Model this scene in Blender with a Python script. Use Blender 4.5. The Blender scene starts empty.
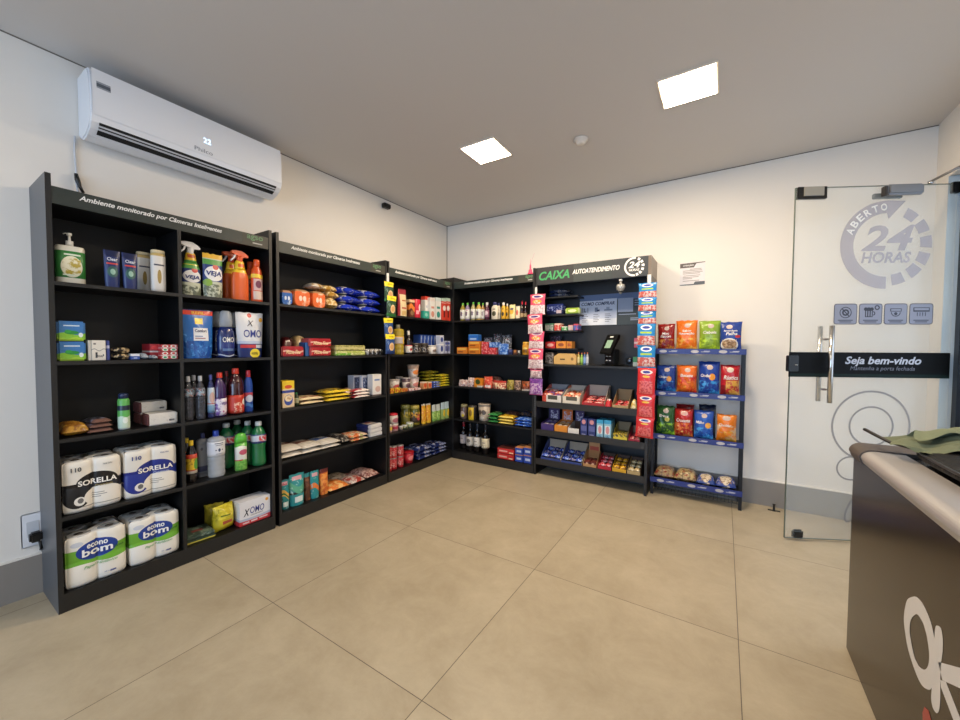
import bpy, bmesh, math, random
from mathutils import Vector, Matrix
random.seed(7)
C = bpy.context.scene.collection
PI = math.pi

# ------------------------------------------------------------------ materials
def hx(c):
    c = c.lstrip('#'); o = []
    for i in (0, 2, 4):
        v = int(c[i:i+2], 16) / 255
        o.append(v / 12.92 if v <= .04045 else ((v + .055) / 1.055) ** 2.4)
    return (*o, 1.0)
_M = {}
def newmat(name):
    m = bpy.data.materials.new(name); m.use_nodes = True
    return m, m.node_tree, m.node_tree.nodes['Principled BSDF']
def mat(col, rough=.5, metal=0., alpha=1., emit=0., spec=.5, coat=0., bump=0., bscale=60, name=None):
    key = (col, rough, metal, alpha, emit, spec, coat, bump, bscale)
    if key in _M: return _M[key]
    m, t, b = newmat(name or 'plain_' + col.lstrip('#'))
    b.inputs['Base Color'].default_value = hx(col)
    b.inputs['Roughness'].default_value = rough
    b.inputs['Metallic'].default_value = metal
    b.inputs['Alpha'].default_value = alpha
    b.inputs['Specular IOR Level'].default_value = spec
    b.inputs['Coat Weight'].default_value = coat
    if emit:
        b.inputs['Emission Color'].default_value = hx(col); b.inputs['Emission Strength'].default_value = emit
    if bump: addbump(t, b, bump, bscale)
    _M[key] = m
    return m
def addbump(t, b, bump, bscale):
    tc = t.nodes.new('ShaderNodeTexCoord'); n = t.nodes.new('ShaderNodeTexNoise'); n.inputs['Scale'].default_value = bscale
    n.inputs['Detail'].default_value = 3
    bp = t.nodes.new('ShaderNodeBump'); bp.inputs['Strength'].default_value = bump; bp.inputs['Distance'].default_value = .01
    t.links.new(tc.outputs['Object'], n.inputs['Vector']); t.links.new(n.outputs['Fac'], bp.inputs['Height'])
    t.links.new(bp.outputs['Normal'], b.inputs['Normal'])
def pmat(base, layers, rough=.4, axes='xz', bump=0., bscale=60, alpha=1., coat=0.):
    """printed packaging: layers of flat colour laid out in the object's own generated coordinates"""
    key = (base, tuple(layers), rough, axes, bump, alpha, coat)
    if key in _M: return _M[key]
    m, t, b = newmat('printed_' + base.lstrip('#'))
    N = t.nodes; K = t.links
    tc = N.new('ShaderNodeTexCoord'); sp = N.new('ShaderNodeSeparateXYZ'); K.new(tc.outputs['Generated'], sp.inputs[0])
    U = sp.outputs['X']; V = sp.outputs['Z' if axes == 'xz' else 'Y']
    def ma(op, a, c, d=None):
        n = N.new('ShaderNodeMath'); n.operation = op
        for i, x in enumerate((a, c, d)):
            if x is None: continue
            if isinstance(x, (int, float)): n.inputs[i].default_value = x
            else: K.new(x, n.inputs[i])
        return n.outputs[0]
    def box(x0, x1, z0, z1):
        r = None
        for op, s, v, skip in (('GREATER_THAN', U, x0, x0 <= 0), ('LESS_THAN', U, x1, x1 >= 1), ('GREATER_THAN', V, z0, z0 <= 0), ('LESS_THAN', V, z1, z1 >= 1)):
            if skip: continue
            q = ma(op, s, v); r = q if r is None else ma('MULTIPLY', r, q)
        return r if r is not None else ma('GREATER_THAN', U, -9)
    cur = hx(base)
    for l in layers:
        k = l[0]; col = l[-1]
        if k == 'r': f = box(*l[1:5])
        elif k == 'e':
            a = ma('DIVIDE', ma('SUBTRACT', U, l[1]), l[3]); c = ma('DIVIDE', ma('SUBTRACT', V, l[2]), l[4])
            f = ma('LESS_THAN', ma('ADD', ma('MULTIPLY', a, a), ma('MULTIPLY', c, c)), 1.)
        elif k == 'w':   # below a wavy line: z, amp, freq, phase
            s = ma('SINE', ma('ADD', ma('MULTIPLY', U, l[3]), l[4]), 0)
            f = ma('LESS_THAN', V, ma('ADD', ma('MULTIPLY', s, l[2]), l[1]))
        elif k == 'W':   # wavy band: z0, z1, amp, freq, phase
            s = ma('MULTIPLY', ma('SINE', ma('ADD', ma('MULTIPLY', U, l[4]), l[5]), 0), l[3])
            f = ma('MULTIPLY', ma('LESS_THAN', V, ma('ADD', s, l[2])), ma('GREATER_THAN', V, ma('ADD', s, l[1])))
        elif k == 'n':   # blotches in a box: x0,x1,z0,z1,scale,thr
            n = N.new('ShaderNodeTexNoise'); n.inputs['Scale'].default_value = l[5]; K.new(tc.outputs['Object'], n.inputs['Vector'])
            mr = N.new('ShaderNodeMapRange'); mr.interpolation_type = 'SMOOTHSTEP'; n.inputs['Detail'].default_value = 4; n.inputs['Roughness'].default_value = .6
            mr.inputs['From Min'].default_value = l[6] - .06; mr.inputs['From Max'].default_value = l[6] + .06; K.new(n.outputs['Fac'], mr.inputs['Value'])
            f = ma('MULTIPLY', mr.outputs['Result'], box(*l[1:5]))
        mx = N.new('ShaderNodeMix'); mx.data_type = 'RGBA'
        K.new(f, mx.inputs[0])
        if isinstance(cur, tuple): mx.inputs[6].default_value = cur
        else: K.new(cur, mx.inputs[6])
        mx.inputs[7].default_value = hx(col); cur = mx.outputs[2]
    if isinstance(cur, tuple): b.inputs['Base Color'].default_value = cur
    else: K.new(cur, b.inputs['Base Color'])
    b.inputs['Roughness'].default_value = rough; b.inputs['Alpha'].default_value = alpha; b.inputs['Coat Weight'].default_value = coat
    if bump: addbump(t, b, bump, bscale)
    _M[key] = m
    return m

# ------------------------------------------------------------------ mesh builder
_T = {}
def text_mesh(s, shear=0., bold=0.):
    bold = min(bold, .008 if s == 'OMO' else .026); key = (s, shear, bold)
    if key in _T: return _T[key]
    cu = bpy.data.curves.new('t', 'FONT'); cu.body = s; cu.size = 1; cu.shear = shear; cu.offset = bold; cu.resolution_u = 3
    cu.fill_mode = 'FRONT'
    ob = bpy.data.objects.new('t', cu); C.objects.link(ob)
    dg = bpy.context.evaluated_depsgraph_get(); dg.update()
    me = bpy.data.meshes.new_from_object(ob.evaluated_get(dg))
    bm = bmesh.new(); bm.from_mesh(me)
    xs = [v.co.x for v in bm.verts]; ys = [v.co.y for v in bm.verts]
    x0, x1, y0, y1 = min(xs), max(xs), min(ys), max(ys)
    for i in range(1, 12):
        bmesh.ops.bisect_plane(bm, geom=bm.verts[:] + bm.edges[:] + bm.faces[:], plane_co=(x0 + (x1 - x0) * i / 12, 0, 0), plane_no=(1, 0, 0))
    bm.verts.index_update()
    vs = [((v.co.x - x0) / (x1 - x0) - .5, (v.co.y - y0) / (y1 - y0) - .5) for v in bm.verts]
    fs = [[v.index for v in f.verts] for f in bm.faces]
    bm.free(); bpy.data.objects.remove(ob); bpy.data.curves.remove(cu); bpy.data.meshes.remove(me)
    _T[key] = (vs, fs, (x1 - x0) / (y1 - y0))
    return _T[key]
class MB:
    def __init__(s): s.v = []; s.f = []; s.mi = []; s.sm = []; s.mats = []
    def m(s, mt):
        if mt not in s.mats: s.mats.append(mt)
        return s.mats.index(mt)
    def add(s, vs, fs, mt, sm=False):
        o = len(s.v); s.v += [tuple(v) for v in vs]; k = s.m(mt)
        for f in fs: s.f.append([i + o for i in f]); s.mi.append(k); s.sm.append(sm)
        return s
    def box(s, x0, x1, y0, y1, z0, z1, mt, bev=0.):
        if bev:
            bm = bmesh.new(); bmesh.ops.create_cube(bm, size=1)
            for v in bm.verts: v.co = ((x0+x1)/2 + v.co.x*(x1-x0), (y0+y1)/2 + v.co.y*(y1-y0), (z0+z1)/2 + v.co.z*(z1-z0))
            bmesh.ops.bevel(bm, geom=bm.edges[:], offset=bev, segments=2, affect='EDGES')
            bm.verts.index_update()
            s.add([v.co[:] for v in bm.verts], [[v.index for v in f.verts] for f in bm.faces], mt); bm.free(); return s
        vs = [(x, y, z) for z in (z0, z1) for y in (y0, y1) for x in (x0, x1)]
        return s.add(vs, [(0,2,3,1),(4,5,7,6),(0,1,5,4),(2,6,7,3),(0,4,6,2),(1,3,7,5)], mt)
    def lathe(s, prof, mt, cx=0, cy=0, z=0, sx=1., sy=1., seg=20, sm=True, pw=2.):
        vs = []; n = seg
        for r, h in prof:
            for i in range(n):
                a = 2*PI*i/n; ca, sa = math.cos(a), math.sin(a)
                if pw != 2.: ca = math.copysign(abs(ca)**(2/pw), ca); sa = math.copysign(abs(sa)**(2/pw), sa)
                vs.append((cx + r*sx*ca, cy + r*sy*sa, z + h))
        fs = [(j*n+i, j*n+(i+1)%n, (j+1)*n+(i+1)%n, (j+1)*n+i) for j in range(len(prof)-1) for i in range(n)]
        if prof[0][0] > 0: fs.append(list(range(n))[::-1])
        if prof[-1][0] > 0: fs.append([(len(prof)-1)*n+i for i in range(n)])
        return s.add(vs, fs, mt, sm)
    def tube(s, pts, r, mt, seg=8, taper=None):
        P = [Vector(p) for p in pts]; vs = []; n = seg
        for i, p in enumerate(P):
            d = (P[min(i+1, len(P)-1)] - P[max(i-1, 0)]).normalized()
            a = d.orthogonal().normalized() if i == 0 else (a - d*a.dot(d)).normalized()
            b = d.cross(a); rr = r if taper is None else r*taper[i]
            for k in range(n): vs.append((p + a*math.cos(2*PI*k/n)*rr + b*math.sin(2*PI*k/n)*rr)[:])
        fs = [(j*n+i, j*n+(i+1)%n, (j+1)*n+(i+1)%n, (j+1)*n+i) for j in range(len(P)-1) for i in range(n)]
        fs += [list(range(n))[::-1], [(len(P)-1)*n+i for i in range(n)]]
        return s.add(vs, fs, mt, True)
    def prism(s, poly, fn, h0, h1, mt, sm=False):
        """poly 2D swept between h0 and h1; fn(a,b,h)->xyz"""
        n = len(poly); vs = [fn(a, b, h0) for a, b in poly] + [fn(a, b, h1) for a, b in poly]
        return s.add(vs, [list(range(n))[::-1], list(range(n, 2*n))] + [(i, (i+1)%n, n+(i+1)%n, n+i) for i in range(n)], mt, sm)
    def grid(s, fn, nu, nv, mt, sm=True, closed=False):
        vs = [fn(i/nu, j/nv) for j in range(nv+1) for i in range(nu+1)]
        return s.add(vs, [(j*(nu+1)+i, j*(nu+1)+i+1, (j+1)*(nu+1)+i+1, (j+1)*(nu+1)+i) for j in range(nv) for i in range(nu)], mt, sm)
    def text(s, t, w, h, cx, cz, mt, y=0., surf=None, shear=0., bold=.02, rot=0., fn=None):
        """lettering facing -Y, centred at (cx,cz), fitted to w (and h; 0 keeps the font's aspect)"""
        vs, fs, asp = text_mesh(t, shear, bold)
        if not h: h = w/asp
        out = []; cr, sr = math.cos(rot), math.sin(rot)
        for a, b in vs:
            a *= w; b *= h; a, b = a*cr - b*sr, a*sr + b*cr
            x = cx + a; z = cz + b
            if fn: out.append(fn(x, z))
            else: out.append((x, (surf(x, z) if surf else y), z))
        return s.add(out, fs, mt)
    def mesh(s, name):
        me = bpy.data.meshes.new(name); me.from_pydata(s.v, [], s.f)
        for mt in s.mats: me.materials.append(mt)
        me.polygons.foreach_set('material_index', s.mi); me.polygons.foreach_set('use_smooth', s.sm)
        me.update(); return me
    def build(s, name, parent=None, loc=None, rz=0.):
        o = bpy.data.objects.new(name, s.mesh(name)); C.objects.link(o)
        if parent: o.parent = parent
        if loc: o.location = loc
        if rz: o.rotation_euler = (0, 0, rz)
        return o
def tag(o, label, cat, group=None):
    o['label'] = label; o['category'] = cat
    if group: o['group'] = group
    return o
def empty(name, label, cat, loc=(0,0,0), rz=0., group=None):
    o = bpy.data.objects.new(name, None); C.objects.link(o); o.location = loc; o.rotation_euler = (0,0,rz); o.empty_display_size = .05
    return tag(o, label, cat, group)
def struct(name, mb, parent=None):
    o = mb.build(name, parent)
    if not parent: o['kind'] = 'structure'
    return o
def dup(root):
    r = root.copy(); C.objects.link(r)
    for ch in list(root.children):
        c = ch.copy(); C.objects.link(c); c.parent = r
        for g in list(ch.children):
            d = g.copy(); C.objects.link(d); d.parent = c
    return r

# ------------------------------------------------------------------ placing goods on shelves (slot = side, centre, width, height, base z, inset from the front edge)
def where(sl, d, ds=0., back=0., dz=0.):
    side, c, w, h, z, e = sl
    if side == 'L': return (.337 - e - d/2 - back, c + ds, z + .0015 + dz), PI/2
    return (c + ds, -.344 + e + d/2 + back, z + .0015 + dz), 0.
BAYS = {'L': [(-3.469, -2.983), (-2.963, -2.456), (-2.384, -1.378), (-1.324, -.331)], 'B': [(.366, 1.357), (1.409, 2.439), (2.50, 3.13)]}
def ext(parts):
    V = [v for p in parts if isinstance(p[0], str) for v in p[1].v]
    return (min(v[0] for v in V), max(v[0] for v in V), min(v[1] for v in V), max(v[1] for v in V))
def ext_o(o):
    V = [v.co for q in [o] + list(o.children) if q.type == 'MESH' for v in q.data.vertices]
    return (min(v[0] for v in V), max(v[0] for v in V), min(v[1] for v in V), max(v[1] for v in V))
def keep_in(loc, side, e, rz):
    """goods stay between the uprights of their bay and clear of the back panel"""
    c, s = math.cos(rz), math.sin(rz); P = [(x*c - y*s, x*s + y*c) for x in e[:2] for y in e[2:]]
    x0, x1 = min(p[0] for p in P), max(p[0] for p in P); y1 = max(p[1] for p in P)
    al, dp = (loc[1], loc[0]) if side == 'L' else (loc[0], -loc[1])
    bay = min(BAYS[side], key=lambda b: abs((b[0]+b[1])/2 - al) - (b[1]-b[0])/2)
    al = max(al, bay[0] - x0 + .001); al = min(al, bay[1] - x1 - .001)
    dp = max(dp, .0235 + y1)
    return (dp, al, loc[2]) if side == 'L' else (al, -dp, loc[2])
def item(name, label, cat, sl, parts, d, group=None, ds=0., back=0., dz=0., rz=0., tilt=0.):
    loc, r = where(sl, d, ds, back, dz); loc = keep_in(loc, sl[0], ext(parts), rz)
    if len(parts) == 1:
        o = parts[0][1].build(name, None, loc); tag(o, label, cat, group)
    else:
        o = empty(name, label, cat, loc, 0, group)
        for p in parts:
            if isinstance(p[0], str): q = p[1].build(p[0], o)
            if len(p) > 2: q['label'] = p[2]
    o.rotation_euler = (tilt, 0, r + rz)
    return o
def again(o, label, sl, d, ds=0., back=0., dz=0., rz=0., group=None):
    c = dup(o); loc, r = where(sl, d, ds, back, dz); c.location = keep_in(loc, sl[0], ext_o(o), rz); c.rotation_euler = (o.rotation_euler.x, 0, r + rz); c['label'] = label
    if group: c['group'] = group
    return c

# ------------------------------------------------------------------ product shapes (front faces -Y, base at z=0)
def T(s, w, cx, cz, col='#ffffff', h=0, shear=0., bold=.02, rot=0.): return dict(s=s, w=w, cx=cx, cz=cz, col=col, h=h, shear=shear, bold=bold, rot=rot)
def carton(w, d, h, mt, texts=(), bev=.0015):
    b = MB().box(-w/2, w/2, -d/2, d/2, 0, h, mt, bev)
    for t in texts: b.text(t['s'], t['w']*w, t['h']*h, t['cx']*w, t['cz']*h, mat(t['col'], .5), y=-d/2 - .0006, shear=t['shear'], bold=t['bold'], rot=t['rot'])
    return [('box', b)]
def wob(seed):
    r = random.Random(seed); P = [(r.uniform(4, 13), r.uniform(4, 13), r.uniform(0, 6)) for _ in range(4)]
    return lambda u, v: sum(math.sin(a*u + b*v + c) for a, b, c in P)/4
def bag(w, h, d, mt, texts=(), seed=1, crimp=.05, nu=14, nv=16, flatbase=False, top=1.0, zig=True):
    """pillow bag or pouch standing up"""
    q = wob(seed); q2 = wob(seed + 50)
    def thick(u, v):
        a = max(0, 1 - abs(2*u - 1)**2.6)**.6
        if flatbase: bb = min(1, (1 - v)/.55)**.8 if v > .45 else 1.0; bb *= (1 - crimp*2 if v < 1 else 0)
        else: bb = max(0, 1 - abs(2*v - 1)**3.2)**.75
        return d/2*a*bb*(1 + .13*q(u, v) + .07*q2(2.3*u, 1.9*v)) + .0008
    def width(v):
        if flatbase: return w*(1 + (top - 1)*v)*(.94 + .06*min(1, v*6))
        return w*(1 - .07*max(0, 1 - abs(2*v - 1)**2.0)**.6)
    def front(u, v):
        z = v*h + (.004*q2(u*2, 1) if v in (1,) and zig else 0)
        return ((u - .5)*width(v), -thick(u, v), max(0, z))
    def back(u, v): x, y, z = front(1 - u, v); return (x, -y, z)
    b = MB(); b.grid(front, nu, nv, mt); b.grid(back, nu, nv, mt)
    if flatbase:
        n = nu; b.add([front(i/n, 0) for i in range(n+1)] + [back(1 - i/n, 0) for i in range(n, -1, -1)], [list(range(2*n+2))[::-1]], mt)
    def surf(x, z): return -thick(min(1, max(0, x/width(z/h) + .5)), min(1, max(0, z/h))) - .002
    for t in texts: b.text(t['s'], t['w']*w, t['h']*h, t['cx']*w, t['cz']*h, mat(t['col'], .45), surf=surf, shear=t['shear'], bold=t['bold'], rot=t['rot'])
    return [('bag', b)]
def flat(w, d, h, mt, seed=1, texts=(), nu=14, nv=12, sharp=3.0):
    """bag lying flat: w along the shelf, d into it, h thick"""
    q = wob(seed)
    def th(u, v): return h*max(0, 1 - abs(2*u-1)**sharp)**.55*max(0, 1 - abs(2*v-1)**sharp)**.55
    def up(u, v): t = th(u, v); return ((u-.5)*w, (v-.5)*d, h*.32 + t*.68*(1 + .08*q(u, v)))
    def dn(u, v): t = th(1-u, v); return ((.5-u)*w, (v-.5)*d, h*.32*(1 - t/h) )
    b = MB(); b.grid(up, nu, nv, mt); b.grid(dn, nu, nv, mt)
    for t in texts: b.text(t['s'], t['w']*w, t['h']*d, t['cx']*w, t['cz']*d, mat(t['col'], .45), shear=t['shear'], bold=t['bold'],
        fn=lambda x, z: (x, z, up(x/w + .5, z/d + .5)[2] + .001))
    return [('bag', b)]
PRO = {
 'round': ([(0,0),(.93,0),(1,.025),(1,.62),(.95,.69),(.62,.80),(.40,.86),(.38,.92)], (.42, .88)),
 'cola': ([(0,0),(.80,0),(.95,.03),(1,.10),(.90,.32),(.88,.42),(1,.56),(1,.70),(.72,.82),(.38,.89),(.36,.93)], (.42, .905)),
 'squeeze': ([(0,0),(.9,0),(1,.03),(.98,.45),(1,.62),(.8,.76),(.48,.84),(.44,.90)], (.50, .84)),
 'wine': ([(0,0),(.9,0),(1,.015),(1,.56),(.93,.63),(.5,.70),(.36,.75),(.34,.96),(.38,.965),(.38,.99)], (.36, .80)),
 'jug': ([(0,0),(.95,0),(1,.02),(1,.80),(.96,.84),(.55,.87),(.3,.88)], (.34, .87)),
 'jar': ([(0,0),(.94,0),(1,.03),(1,.72),(.9,.80),(.85,.84)], (.9, .83)),
 'can': ([(0,0),(.97,0),(1,.02),(1,.96),(.97,.98),(.94,1)], None),
 'tube': ([(0,0),(.92,0),(1,.03),(1,.80),(.92,.88),(.6,.90)], (.62, .88)),
 'cup': ([(0,0),(.72,0),(.76,.02),(.97,.93)], (1.0, .93)),
}
def bottle(w, h, kind, body, cap=None, label=None, lz=(.2, .6), sy=1., texts=(), seg=20, pw=2., ribs=0, lidname='cap', fluid=None):
    prof, cp = PRO[kind]; r = w/2
    P = []
    for a, z in prof: P.append((a*r, z*h))
    if ribs:
        Q = []
        def rr(z):
            for (a, za), (b_, zb) in zip(P, P[1:]):
                if za <= z <= zb and zb > za: return a + (b_-a)*(z-za)/(zb-za)
            return P[-1][0]
        Q = [P[0], P[1]]
        for i in range(ribs*4 + 1):
            z = P[2][1] + (P[-1][1]-P[2][1])*i/(ribs*4); Q.append((rr(z)*(1 - (.05 if i % 4 == 0 and z < .7*h else 0)), z))
        P = Q
    b = MB().lathe(P, body, sy=sy, seg=seg, pw=pw); out = [('body', b)]
    def ra(z):
        for (a, za), (b_, zb) in zip(P, P[1:]):
            if za <= z <= zb and zb > za: return a + (b_-a)*(z-za)/(zb-za)
        return P[-1][0]
    lb = None
    if label:
        z0, z1 = lz[0]*h, lz[1]*h; n = 5
        lb = MB().lathe([(ra(z0), z0)] + [(ra(z0 + (z1-z0)*i/n) + .0012, z0 + (z1-z0)*i/n) for i in range(n+1)] + [(ra(z1), z1)], label, sy=sy, seg=seg, pw=pw)
        out.append(('label', lb))
    for t in texts:
        tgt = lb or b
        def surf(x, z): R = ra(z) + .0022; return -sy*R*max(.02, (1 - min(1, abs(x/R))**pw))**(1/pw) - .0015
        tgt.text(t['s'], t['w']*w, t['h']*h, t['cx']*w, t['cz']*h, mat(t['col'], .5), surf=surf, shear=t['shear'], bold=t['bold'], rot=t['rot'])
    if cap and cp:
        cr, cz = cp[0]*r, cp[1]*h
        c = MB().lathe([(cr, cz), (cr*1.04, cz + .001), (cr, h - .003), (cr*.9, h), (0, h)], cap, seg=16, sy=(sy if kind == 'cup' else 1))
        out.append((lidname, c))
    return out
def spray(w, h, body, neck, head, label_texts=(), sy=.55, neckband=None):
    r = w/2
    b = MB().lathe([(0,0),(.93*r,0),(r,.02*h),(r,.42*h),(.95*r,.50*h),(.74*r,.59*h),(.50*r,.68*h)], body, sy=sy, seg=22, pw=2.6)
    def surf(x, z):
        return -sy*r*.98*max(.03, 1 - min(1, abs(x/r))**2.6)**(1/2.6) - .003
    for t in label_texts: b.text(t['s'], t['w']*w, t['h']*h, t['cx']*w, t['cz']*h, mat(t['col'], .5), surf=surf, shear=t['shear'], bold=t['bold'], rot=t['rot'])
    out = [('body', b)]
    if neckband: out.append(('sleeve', MB().lathe([(.66*r, .625*h),(.60*r,.66*h),(.50*r,.78*h),(.42*r,.80*h)], neckband, sy=max(sy, .7), seg=18)))
    n = MB().lathe([(.34*r, .76*h), (.36*r, .80*h), (.30*r, .86*h), (.30*r, .9*h)], head, seg=14); out.append(('collar', n))
    k = MB()
    poly = [(-.95*r, .985*h), (-.95*r, .94*h), (-.62*r, .915*h), (-.2*r, .90*h), (-.28*r, .83*h), (.30*r, .83*h), (.36*r, .88*h), (.95*r, .885*h), (1.0*r, .91*h), (.7*r, .96*h), (.2*r, 1.0*h), (-.5*r, 1.0*h)]
    t = .22*r; k.prism(poly, lambda a, b_, y: (a, y, b_), -t, t, head); out.append(('spray_head', k))
    g = MB().prism([(-.58*r, .92*h), (-.40*r, .92*h), (-.62*r, .84*h), (-1.0*r, .775*h), (-1.02*r, .80*h), (-.72*r, .86*h)], lambda a, b_, y: (a, y, b_), -t*.6, t*.6, neck); out.append(('trigger', g))
    return out
def rollpack(w, d, h, mt, texts=(), nr=2):
    """wrapped rolls: nr across the front, dimples where the cores show on top"""
    b = MB()
    def lobes(t, n): return .5*(1 - math.cos(2*PI*n*t)) ** .5 * .7071 * 2 * .5
    pts = []
    n = 28
    def fx(t): return abs(math.sin(PI*nr*t))**.45
    path = []
    for i in range(n+1): t = i/n; path.append((-w/2 + w*t, -d/2 + .022 - .022*fx(t)*1.0, t, 0))
    for i in range(1, 16): t = i/16; path.append((w/2 - .012 + .012*abs(math.sin(PI*2*t))**.45, -d/2 + d*t, 1, t))
    for i in range(n+1): t = i/n; path.append((w/2 - w*t, d/2 - .022 + .022*fx(t), t, 1))
    for i in range(1, 16): t = i/16; path.append((-w/2 + .012 - .012*abs(math.sin(PI*2*t))**.45, d/2 - d*t, 0, t))
    m = len(path); vs = []
    lv = [(0, .93), (.012, .985), (.035, 1), (h/2 - .004, 1), (h/2, .985), (h/2 + .004, 1), (h - .030, 1), (h - .010, .985), (h - .002, .93)]
    for z, s_ in lv: vs += [(x*s_ if s_ < 1 else x, y*s_ if s_ < 1 else y, z) for x, y, *_ in path]
    fs = [(j*m+i, j*m+(i+1)%m, (j+1)*m+(i+1)%m, (j+1)*m+i) for j in range(len(lv)-1) for i in range(m)]
    fs += [list(range(m))[::-1], [(len(lv)-1)*m+i for i in range(m)]]
    b.add(vs, fs, mt, True)
    film = mat('#c9c9c6', .25); core = mat('#6f655a', .7)
    for i in range(nr):
        for k in (0, 1):
            cx = -w/2 + w*(i+.5)/nr; cy = -d/2 + d*(k+.5)/2; R = w/nr*.42
            b.lathe([(R, h-.003), (R*.8, h+.001), (R*.42, h), (R*.36, h-.001)], film, cx=cx, cy=cy, seg=18)
            b.lathe([(R*.36, h+.0005), (0, h+.0004)], core, cx=cx, cy=cy, seg=12)
    def surf(x, z): return -d/2 + .022 - .022*fx(min(1, max(0, x/w + .5))) - .0035
    for t in texts: b.text(t['s'], t['w']*w, t['h']*h, t['cx']*w, t['cz']*h, mat(t['col'], .5), surf=surf, shear=t['shear'], bold=t['bold'], rot=t['rot'])
    return [('pack', b)]
def tray(w, d, hf, hb, mt, inner, texts=(), card=0, cardmt=None):
    """open display box: low front, sides sloping up to a high back"""
    t = .003; b = MB()
    b.box(-w/2, w/2, -d/2, d/2, 0, t, inner)
    b.box(-w/2, w/2, -d/2, -d/2+t, t, hf, mt); b.box(-w/2, w/2, d/2-t, d/2, t, hb, inner)
    for s in (-1, 1):
        x0, x1 = sorted((s*w/2, s*(w/2 - t)))
        b.prism([(-d/2+t, t), (d/2-t, t), (d/2-t, hb), (d/2 - d*.25, hb*.97), (-d/2+t, hf)], lambda a, z, x: (x, a, z), x0, x1, mt if s < 0 else inner)
    for q in texts: b.text(q['s'], q['w']*w, q['h']*hf, q['cx']*w, q['cz']*hf, mat(q['col'], .5), y=-d/2 - .0008, shear=q['shear'], bold=q['bold'])
    if card: b.box(-w*.42, w*.42, d/2-t*2, d/2-t, hb, hb+card, cardmt or mt)
    return [('box', b)]
# ------------------------------------------------------------------ camera
f_px, pitch, yaw, roll = 382.573, math.radians(1.9478), math.radians(32.4963), math.radians(.3148)
F = Vector((-math.sin(yaw)*math.cos(pitch), math.cos(yaw)*math.cos(pitch), -math.sin(pitch)))
R0 = Vector((math.cos(yaw), math.sin(yaw), 0)); U0 = R0.cross(F)
Rv = R0*math.cos(roll) + U0*math.sin(roll); Uv = -R0*math.sin(roll) + U0*math.cos(roll)
cd = bpy.data.cameras.new('camera'); cam = bpy.data.objects.new('camera', cd); C.objects.link(cam)
cd.sensor_width = 36; cd.lens = f_px/960*36; cd.clip_start = .02
M = Matrix((Rv, Uv, -F)).transposed().to_4x4(); M.translation = (3.0052, -3.9207, 1.3); cam.matrix_world = M
bpy.context.scene.camera = cam

# ------------------------------------------------------------------ room
H = 2.83; XR = 4.207; YB = -7.2
def wallmat(name, col, rough=.75, var=.03, spec=.3):
    m, t, b = newmat(name); N = t.nodes; K = t.links
    tc = N.new('ShaderNodeTexCoord'); n = N.new('ShaderNodeTexNoise'); n.inputs['Scale'].default_value = 1.3; n.inputs['Detail'].default_value = 5
    K.new(tc.outputs['Object'], n.inputs['Vector'])
    mx = N.new('ShaderNodeMix'); mx.data_type = 'RGBA'; c = hx(col)
    mx.inputs[6].default_value = tuple(v*(1-var) for v in c[:3]) + (1,); mx.inputs[7].default_value = tuple(min(1, v*(1+var)) for v in c[:3]) + (1,)
    K.new(n.outputs['Fac'], mx.inputs[0]); K.new(mx.outputs[2], b.inputs['Base Color'])
    b.inputs['Roughness'].default_value = rough; b.inputs['Specular IOR Level'].default_value = spec
    n2 = N.new('ShaderNodeTexNoise'); n2.inputs['Scale'].default_value = 120; K.new(tc.outputs['Object'], n2.inputs['Vector'])
    bp = N.new('ShaderNodeBump'); bp.inputs['Strength'].default_value = .05; bp.inputs['Distance'].default_value = .004
    K.new(n2.outputs['Fac'], bp.inputs['Height']); K.new(bp.outputs['Normal'], b.inputs['Normal'])
    return m
WALL = wallmat('painted_wall', '#e9e4dc'); CEIL = wallmat('painted_ceiling', '#d0ccc8', .85, .015)
BASE = wallmat('baseboard_stone', '#8d8780', .5, .05)
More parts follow.
